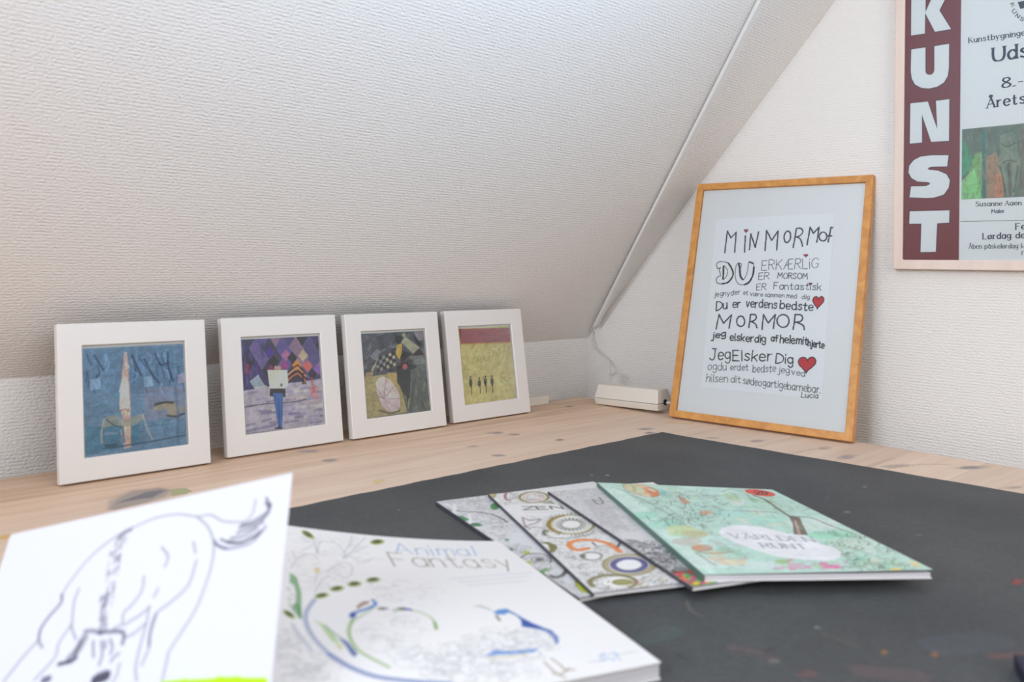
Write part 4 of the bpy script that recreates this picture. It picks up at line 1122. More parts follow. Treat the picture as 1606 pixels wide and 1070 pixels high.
ART['b2'] = """\
R 125 125 130 7 70 2 -47 687 79 47 1655 53 1321 -152 82 -633 -102 -31 -1169 "700,1.5,6,55
p 232 232 232 0 95 -20 455 612 45 26 322 3 133 -559 -72 -97 -204
h 52 54 58 24 90 185 683 435 79 -414 -197 "ZEN
s 150 150 150 12 60 171 776 485 93
s 140 122 40 36 90 617 294 -21 44 -27 40 -33 32 -36 25 -38 16 -38 6 -37 -4 -32 -14 -28 -23 -21 -31 -14 -38 -5 -43 3 -46 11 -47 20 -45 26 -41 33 -35 37 -27 39 -18 40 -7 38 4 34 15 28 25 22 33 13 40 4 45 -5 47 -13 47
s 200 150 110 12 90 574 282 -14 30 -19 26 -23 22 -26 17 -27 10 -28 3 -26 -3 -24 -10 -21 -16 -15 -22 -11 -26 -5 -29 2 -31 7 -31 13 -30 19 -27 23 -23 26 -17 28 -11 28 -4 28 3 24 11 21 16 16 23 10 27 5 30 -3 31 -8 31
s 190 120 100 9 90 538 273 -9 19 -13 17 -15 13 -17 11 -19 6 -19 2 -18 -2 -16 -7 -15 -11 -11 -14 -8 -17 -3 -19 0 -19 5 -20 9 -19 12 -17 15 -15 18 -10 19 -7 19 -2 18 2 17 7 15 11 11 15 8 17 3 19 -1 20 -5 20
s 150 70 80 34 85 171 276 -18 14 -14 -3 -7 -21 0 -36 8 -46 14 -53 19 -51 21 -45 22 -32 19 -15 14 4 7 22
p 190 170 90 0 80 64 46 -13 35 -15 31 -15 23 -15 13 -13 3 -9 -9 -5 -18 -1 -28 5 -33 8 -36 13 -35 15 -32 15 -24 16 -14 13 -3 9 9 5 20 0 28 -4 34 -9 36
s 140 122 40 16 85 64 46 -13 35 -15 31 -15 23 -15 13 -13 3 -9 -9 -5 -18 -1 -28 5 -33 8 -36 13 -35 15 -32 15 -24 16 -14 13 -3 9 9 5 20 0 28 -4 34 -9 36
p 110 112 90 0 70 458 497 150 -91 -4 162
s 120 66 92 17 80 94 949 51 110 104 -40 -79 119 -156 94 134 63 39 37
s 120 66 92 17 80 94 920 -63 263 6 82
p 235 235 232 0 90 739 1346 -54 92 -71 76 -80 51 -83 24 -78 -5 -66 -34 -48 -59 -26 -80 -2 -95 25 -100 49 -96 70 -82 83 -60 89 -30 84 4 71 38 50 66 23 89 -4 100 -32 101
s 140 122 40 34 90 720 1341 -33 61 -42 54 -49 45 -53 34 -54 20 -54 8 -50 -6 -45 -20 -38 -32 -28 -43 -18 -53 -5 -59 6 -64 18 -65 30 -63 40 -57 49 -50 55 -38 57 -25 58 -10 54 6 49 22 39 35 28 48 16 57 3 64 -11 66 -22 65
s 150 126 30 55 85 292 1492 -19 -33 -14 -37 -7 -42 -1 -44 5 -46 12 -47 18 -47 23 -44 29 -42 33 -38 38 -33 40 -26 41 -19 42 -12
s 170 160 120 10 90 678 1329 -26 49 -34 43 -39 36 -43 27 -44 17 -44 5 -41 -5 -37 -16 -30 -26 -23 -34 -15 -43 -5 -47 5 -51 15 -51 24 -50 32 -46 39 -38 44 -30 46 -19 47 -7 44 5 38 17 32 28 24 37 13 46 3 50 -8 52 -17 51
s 58 60 62 12 85 736 1345 38 10
s 58 60 62 12 85 712 1391 34 18
s 58 60 62 12 85 683 1435 30 24
s 58 60 62 12 85 650 1474 24 30
s 58 60 62 12 85 614 1507 18 36
s 58 60 62 12 85 575 1535 13 40
s 58 60 62 12 85 535 1557 6 43
s 58 60 62 12 85 494 1572 0 45
s 58 60 62 12 85 454 1580 -7 46
s 58 60 62 12 85 414 1581 -12 46
s 58 60 62 12 85 377 1575 -18 45
s 58 60 62 12 85 343 1562 -24 43
s 58 60 62 12 85 312 1542 -29 40
s 58 60 62 12 85 285 1516 -32 36
s 58 60 62 12 85 264 1484 -36 31
s 58 60 62 12 85 248 1447 -39 26
s 58 60 62 12 85 237 1406 -40 19
s 58 60 62 12 85 233 1361 -41 13
s 58 60 62 12 85 235 1314 -41 5
s 58 60 62 12 85 244 1266 -40 -3
s 58 60 62 12 85 259 1217 -38 -10
s 58 60 62 12 85 280 1169 -35 -17
s 58 60 62 12 85 307 1124 -31 -25
s 58 60 62 12 85 339 1082 -26 -32
s 58 60 62 12 85 375 1044 -20 -38
s 58 60 62 12 85 415 1013 -14 -45
s 58 60 62 12 85 457 987 -7 -49
s 58 60 62 12 85 500 969 1 -52
s 58 60 62 12 85 544 959 8 -54
s 58 60 62 12 85 587 957 15 -55
s 58 60 62 12 85 627 963 22 -53
s 58 60 62 12 85 664 977 28 -50
s 58 60 62 12 85 697 1000 34 -48
s 58 60 62 12 85 725 1029 38 -42
s 58 60 62 12 85 746 1064 42 -36
s 58 60 62 12 85 762 1105 43 -29
s 58 60 62 12 85 770 1150 45 -22
s 58 60 62 12 85 772 1198 44 -14
s 58 60 62 12 85 766 1247 44 -6
s 58 60 62 12 85 754 1297 42 2
s 80 82 80 26 85 604 1310 42 11
s 80 82 80 26 85 584 1346 34 25
s 80 82 80 26 85 557 1376 23 38
s 80 82 80 26 85 525 1399 11 46
s 80 82 80 26 85 492 1412 -2 51
s 80 82 80 26 85 459 1414 -15 53
s 80 82 80 26 85 429 1406 -26 49
s 80 82 80 26 85 405 1388 -36 42
s 80 82 80 26 85 388 1362 -43 31
s 80 82 80 26 85 380 1328 -47 19
s 80 82 80 26 85 381 1291 -47 4
s 80 82 80 26 85 391 1252 -42 -11
s 80 82 80 26 85 410 1216 -35 -26
s 80 82 80 26 85 437 1184 -25 -39
s 80 82 80 26 85 468 1160 -11 -49
s 80 82 80 26 85 503 1146 2 -55
s 80 82 80 26 85 537 1143 16 -57
s 80 82 80 26 85 567 1151 29 -53
s 80 82 80 26 85 592 1170 39 -45
s 80 82 80 26 85 609 1198 46 -34
s 80 82 80 26 85 617 1233 49 -20
s 80 82 80 26 85 615 1271 48 -4
s 120 120 110 9 90 594 1307 -14 25 -17 23 -21 19 -23 14 -23 9 -24 3 -22 -3 -20 -8 -17 -14 -13 -19 -7 -22 -3 -25 3 -27 8 -27 12 -26 18 -23 20 -20 23 -15 25 -9 24 -4 23 3 21 9 17 14 12 20 8 23 2 26 -3 27 -9 27
p 236 236 234 0 100 571 1301 -14 25 -20 20 -24 14 -25 6 -25 -2 -21 -10 -15 -17 -9 -23 -2 -26 7 -27 14 -25 20 -21 24 -14 26 -7 25 2 21 11 16 17 9 24 1 26 -8 27
p 58 80 96 0 85 185 1462 -13 28 -14 24 -15 19 -15 10 -12 2 -9 -8 -4 -15 0 -23 4 -27 9 -29 13 -28 14 -25 15 -19 15 -11 13 -2 9 8 4 16 0 23 -5 27 -9 30
p 170 160 90 0 80 188 1463 -11 25 -11 23 -11 17 -10 10 -7 2 -4 -5 -1 -13 3 -20 6 -23 8 -27 11 -25 11 -23 12 -18 9 -11 8 -2 4 5 1 14 -3 20 -6 24 -9 27
s 120 122 112 24 80 122 1596 156 77 140 -12 182 -61
s 235 235 235 50 90 173 1484 58 92 117 6
p 116 112 40 0 95 -2 1708 79 7 46 98 -14 89 -73 93 -58 7 61 -119 -12 -120
p 234 234 232 0 90 44 1829 -8 18 -11 15 -13 11 -13 5 -12 0 -10 -6 -6 -11 -3 -15 1 -17 4 -19 9 -18 11 -15 13 -11 13 -6 12 0 10 6 7 11 3 15 -1 18 -6 19
s 230 132 50 62 95 374 1984 -98 19 -44 -76 32 -113 99 -60 129 16 107 102 32 150 -5 122
s 238 160 90 20 90 254 1896 24 -78 93 -42 126 20 104 110
s 110 110 100 16 90 413 2209 -11 20 -15 18 -18 14 -20 11 -20 7 -20 2 -20 -3 -17 -7 -14 -12 -11 -15 -7 -18 -2 -20 2 -21 7 -22 11 -20 14 -18 18 -15 20 -12 20 -7 21 -2 20 3 18 7 14 12 11 16 7 19 2 20 -3 22 -7 21
p 238 238 238 0 90 399 2205 -13 21 -19 16 -22 11 -23 5 -23 -3 -19 -9 -15 -15 -8 -19 -2 -22 6 -23 13 -21 18 -17 22 -11 24 -5 23 3 20 9 14 15 9 20 1 23 -6 22
s 120 120 116 10 85 413 2209 17 5
s 120 120 116 10 85 398 2234 13 10
s 120 120 116 10 85 377 2255 10 14
s 120 120 116 10 85 353 2271 5 16
s 120 120 116 10 85 327 2279 0 19
s 120 120 116 10 85 302 2280 -6 19
s 120 120 116 10 85 278 2274 -10 17
s 120 120 116 10 85 259 2260 -14 15
s 120 120 116 10 85 245 2241 -16 11
s 120 120 116 10 85 238 2217 -18 6
s 120 120 116 10 85 239 2190 -18 1
s 120 120 116 10 85 247 2163 -17 -4
s 120 120 116 10 85 261 2138 -14 -10
s 120 120 116 10 85 281 2116 -9 -14
s 120 120 116 10 85 306 2100 -5 -17
s 120 120 116 10 85 332 2091 1 -20
s 120 120 116 10 85 359 2089 5 -19
s 120 120 116 10 85 383 2096 10 -18
s 120 120 116 10 85 402 2110 15 -16
s 120 120 116 10 85 416 2130 17 -11
s 120 120 116 10 85 422 2155 19 -7
s 120 120 116 10 85 421 2182 19 -1
s 50 56 60 22 85 486 1841 -7 93 16 18
s 40 50 52 28 85 660 2030 83 -119
p 80 84 60 0 70 280 2172 -9 17 -11 14 -12 10 -12 5 -11 0 -8 -6 -6 -10 -2 -13 2 -17 6 -17 8 -16 11 -15 12 -10 12 -5 11 0 9 5 6 10 1 15 -2 16 -5 17
p 236 236 236 0 90 795 2539 -54 77 -71 63 -79 41 -82 18 -75 -7 -64 -32 -46 -53 -25 -70 1 -82 26 -85 50 -81 69 -69 83 -48 87 -23 82 7 69 35 47 59 21 77 -6 86 -33 87
s 172 158 112 52 90 770 2532 -31 47 -40 42 -46 34 -50 25 -51 14 -51 4 -48 -8 -42 -17 -35 -28 -27 -36 -16 -43 -6 -48 6 -51 18 -51 28 -49 38 -45 46 -37 52 -28 54 -18 54 -5 51 7 46 20 37 30 26 39 15 47 3 51 -10 52 -21 52
s 120 116 90 10 90 739 2523 -26 40 -33 35 -39 29 -43 21 -44 12 -43 3 -41 -7 -36 -15 -31 -23 -23 -31 -14 -36 -4 -41 5 -43 15 -43 24 -41 32 -37 39 -31 43 -23 46 -14 46 -4 43 6 39 16 31 26 23 33 13 38 3 43 -7 44 -18 43
s 62 58 134 62 90 694 2511 -19 31 -26 27 -29 22 -32 17 -34 9 -33 3 -31 -5 -27 -11 -23 -18 -17 -24 -10 -28 -3 -31 4 -33 12 -33 19 -32 24 -28 30 -24 33 -18 34 -11 35 -3 32 5 29 12 23 19 17 25 10 29 1 33 -5 34 -14 33
s 50 52 80 10 85 708 2515 12 3
s 50 52 80 10 85 693 2540 11 5
s 50 52 80 10 85 675 2563 9 7
s 50 52 80 10 85 654 2584 7 9
s 50 52 80 10 85 631 2603 5 10
s 50 52 80 10 85 606 2618 4 11
s 50 52 80 10 85 581 2629 1 12
s 50 52 80 10 85 555 2637 -1 13
s 50 52 80 10 85 529 2640 -3 14
s 50 52 80 10 85 504 2640 -5 13
s 50 52 80 10 85 480 2636 -6 12
s 50 52 80 10 85 459 2628 -8 12
s 50 52 80 10 85 439 2616 -9 11
s 50 52 80 10 85 423 2600 -11 10
s 50 52 80 10 85 410 2582 -12 8
s 50 52 80 10 85 400 2561 -12 7
s 50 52 80 10 85 395 2537 -13 5
s 50 52 80 10 85 393 2512 -13 3
s 50 52 80 10 85 395 2486 -13 1
s 50 52 80 10 85 402 2459 -13 -1
s 50 52 80 10 85 412 2433 -12 -4
s 50 52 80 10 85 426 2407 -10 -5
s 50 52 80 10 85 444 2383 -10 -8
s 50 52 80 10 85 464 2360 -7 -9
s 50 52 80 10 85 487 2341 -5 -11
s 50 52 80 10 85 512 2324 -3 -12
s 50 52 80 10 85 539 2312 -2 -14
s 50 52 80 10 85 566 2303 0 -14
s 50 52 80 10 85 593 2299 3 -15
s 50 52 80 10 85 619 2299 5 -15
s 50 52 80 10 85 644 2303 7 -14
s 50 52 80 10 85 667 2312 9 -14
s 50 52 80 10 85 687 2324 10 -12
s 50 52 80 10 85 704 2341 11 -11
s 50 52 80 10 85 717 2361 12 -10
s 50 52 80 10 85 726 2383 13 -7
s 50 52 80 10 85 731 2408 14 -5
s 50 52 80 10 85 731 2434 14 -3
s 50 52 80 10 85 728 2461 13 -1
s 50 52 80 10 85 720 2488 13 1
p 240 240 242 0 100 669 2504 -21 29 -30 24 -34 15 -37 6 -36 -5 -31 -14 -23 -22 -13 -29 -2 -32 9 -32 21 -31 29 -24 35 -16 38 -7 37 5 31 14 24 24 13 29 1 33 -11 33
s 100 98 84 9 90 784 2535 -34 53 -43 46 -50 37 -53 27 -56 16 -54 4 -51 -7 -45 -19 -37 -30 -28 -39 -17 -47 -5 -52 7 -56 19 -56 31 -54 41 -49 50 -42 55 -31 59 -19 58 -6 55 7 48 21 39 33 28 43 16 51 2 56 -12 57 -23 56
s 128 120 50 50 85 58 2829 -3 -22 0 -22 5 -21 9 -21 12 -20 16 -18 20 -17 22 -14 25 -11 27 -8 28 -6 29 -2 29 2 29 5 27 7 26 11 23 14 20 16 16 19 13 20 9 21 5 22 1 22 -3 22 -8 22 -11 20 -16 19 -18 16 -21 15 -24 12
s 90 84 50 10 85 420 2850 34 10
s 90 84 50 10 85 406 2872 31 14
s 90 84 50 10 85 388 2891 27 18
s 90 84 50 10 85 365 2908 23 20
s 90 84 50 10 85 339 2921 18 23
s 90 84 50 10 85 311 2930 12 26
s 90 84 50 10 85 281 2936 6 26
s 90 84 50 10 85 250 2938 0 26
s 90 84 50 10 85 219 2936 -6 26
s 90 84 50 10 85 189 2929 -12 25
s 90 84 50 10 85 161 2919 -17 23
s 90 84 50 10 85 135 2906 -22 20
s 90 84 50 10 85 113 2889 -27 17
s 90 84 50 10 85 95 2870 -30 13
s 90 84 50 10 85 81 2849 -33 9
s 90 84 50 10 85 72 2826 -35 4
s 90 84 50 10 85 69 2802 -36 0
s 90 84 50 10 85 70 2778 -35 -5
s 90 84 50 10 85 78 2755 -34 -10
s 90 84 50 10 85 90 2733 -31 -14
s 90 84 50 10 85 108 2713 -29 -18
s 90 84 50 10 85 130 2695 -24 -21
s 90 84 50 10 85 155 2681 -18 -25
s 90 84 50 10 85 184 2670 -13 -27
s 90 84 50 10 85 215 2664 -7 -29
s 90 84 50 10 85 247 2661 0 -28
s 90 84 50 10 85 279 2664 7 -29
s 90 84 50 10 85 311 2670 12 -27
s 90 84 50 10 85 340 2680 19 -25
s 90 84 50 10 85 366 2695 25 -22
s 90 84 50 10 85 389 2712 29 -18
s 90 84 50 10 85 408 2733 32 -15
s 90 84 50 10 85 421 2755 35 -10
s 90 84 50 10 85 429 2779 37 -5
s 90 84 50 10 85 432 2803 37 0
s 90 84 50 10 85 428 2827 37 5
p 240 240 238 0 100 420 2850 -22 30 -32 24 -38 14 -42 5 -40 -6 -36 -15 -27 -24 -17 -30 -5 -34 9 -34 21 -30 31 -25 39 -15 42 -6 42 6 37 16 28 25 16 31 4 34 -10 34
p 150 146 62 0 90 417 2849 -14 19 -22 14 -26 9 -29 2 -29 -5 -26 -10 -21 -16 -13 -20 -4 -21 5 -22 14 -18 21 -15 27 -9 30 -2 29 4 26 11 21 16 13 20 4 22 -6 21
s 96 96 50 10 80 401 2845 -10 12 -16 9 -21 4 -23 0 -24 -4 -21 -8 -18 -12 -12 -14 -5 -14 3 -14 10 -12 16 -9 20 -5 24 0 24 4 22 9 18 11 11 14 5 15 -3 14
s 190 120 110 14 80 494 2871 -15 20 -19 13 -20 3 -14 -8 -7 -16 2 -22 12 -21 17 -17 21 -8 17 3
s 150 146 70 14 80 508 2930 -14 19 -19 13 -20 3 -14 -8 -7 -16 2 -21 12 -21 18 -17 20 -7 17 3
s 120 120 110 14 80 652 2915 -15 20 -20 13 -19 3 -15 -8 -7 -16 3 -22 12 -21 19 -17 20 -7 18 3
s 150 146 70 14 80 718 2878 -15 20 -20 13 -20 3 -15 -8 -6 -16 3 -22 12 -22 19 -16 21 -8 17 3
s 120 120 110 14 80 594 2824 -16 21 -19 13 -20 3 -15 -8 -7 -16 3 -22 12 -22 19 -17 20 -8 18 3
p 120 112 60 0 80 -41 2839 -7 11 -8 3 -3 -6 2 -12 7 -10 8 -4 3 7 -2 11
p 120 112 60 0 80 239 2771 -8 11 -8 3 -3 -6 3 -12 8 -11 7 -4 4 7 -3 12
p 120 112 60 0 80 280 2662 -8 11 -8 4 -4 -7 3 -12 8 -12 8 -3 4 6 -3 13
p 120 112 60 0 80 43 2842 -7 10 -7 3 -4 -6 3 -12 7 -10 8 -3 3 6 -3 12
p 120 112 60 0 80 -136 2847 -7 11 -8 3 -3 -6 2 -12 7 -10 7 -3 4 6 -2 11
p 120 112 60 0 80 114 2600 -8 11 -8 3 -3 -6 2 -13 8 -11 8 -4 3 7 -2 13
p 120 112 60 0 80 92 2907 -7 11 -7 3 -4 -7 3 -11 7 -11 8 -3 3 6 -3 12
p 120 112 60 0 80 151 2731 -7 11 -8 3 -4 -6 3 -12 8 -11 8 -4 3 7 -3 12
p 120 112 60 0 80 192 2876 -8 11 -7 3 -4 -6 3 -12 8 -11 7 -3 4 6 -3 12
p 120 112 60 0 80 59 2708 -7 11 -8 3 -3 -7 2 -12 8 -11 8 -3 3 6 -3 13
p 120 112 60 0 80 217 2792 -7 10 -8 4 -3 -7 3 -12 7 -11 8 -3 3 6 -3 13
p 120 112 60 0 80 117 2807 -7 11 -8 3 -3 -6 2 -12 8 -11 8 -3 3 6 -3 12
p 120 112 60 0 80 299 2599 -8 12 -8 3 -3 -6 3 -13 8 -12 8 -3 4 7 -4 12
p 120 112 60 0 80 224 2606 -8 12 -8 3 -3 -6 3 -13 8 -12 8 -3 3 7 -3 12
p 120 112 60 0 80 258 2586 -8 12 -8 3 -4 -6 4 -13 7 -12 9 -3 3 7 -3 12
p 120 112 60 0 80 -61 2789 -7 10 -8 4 -3 -7 2 -12 7 -10 7 -3 4 6 -2 12
p 120 112 60 0 80 104 2600 -8 11 -7 3 -4 -6 3 -13 7 -11 8 -4 4 7 -3 13
p 120 112 60 0 80 137 2741 -8 11 -8 3 -3 -7 3 -12 7 -11 8 -3 4 6 -3 13
p 120 112 60 0 80 252 2608 -8 12 -8 3 -3 -6 3 -13 8 -12 8 -3 3 7 -3 12
p 120 112 60 0 80 -42 2773 -7 10 -8 4 -3 -7 2 -12 7 -11 8 -3 3 7 -2 12
p 120 112 60 0 80 150 2820 -8 11 -7 3 -4 -7 3 -11 8 -11 7 -3 4 6 -3 12
p 120 112 60 0 80 157 2916 -7 10 -8 3 -3 -6 3 -11 7 -11 8 -3 3 6 -3 12"""
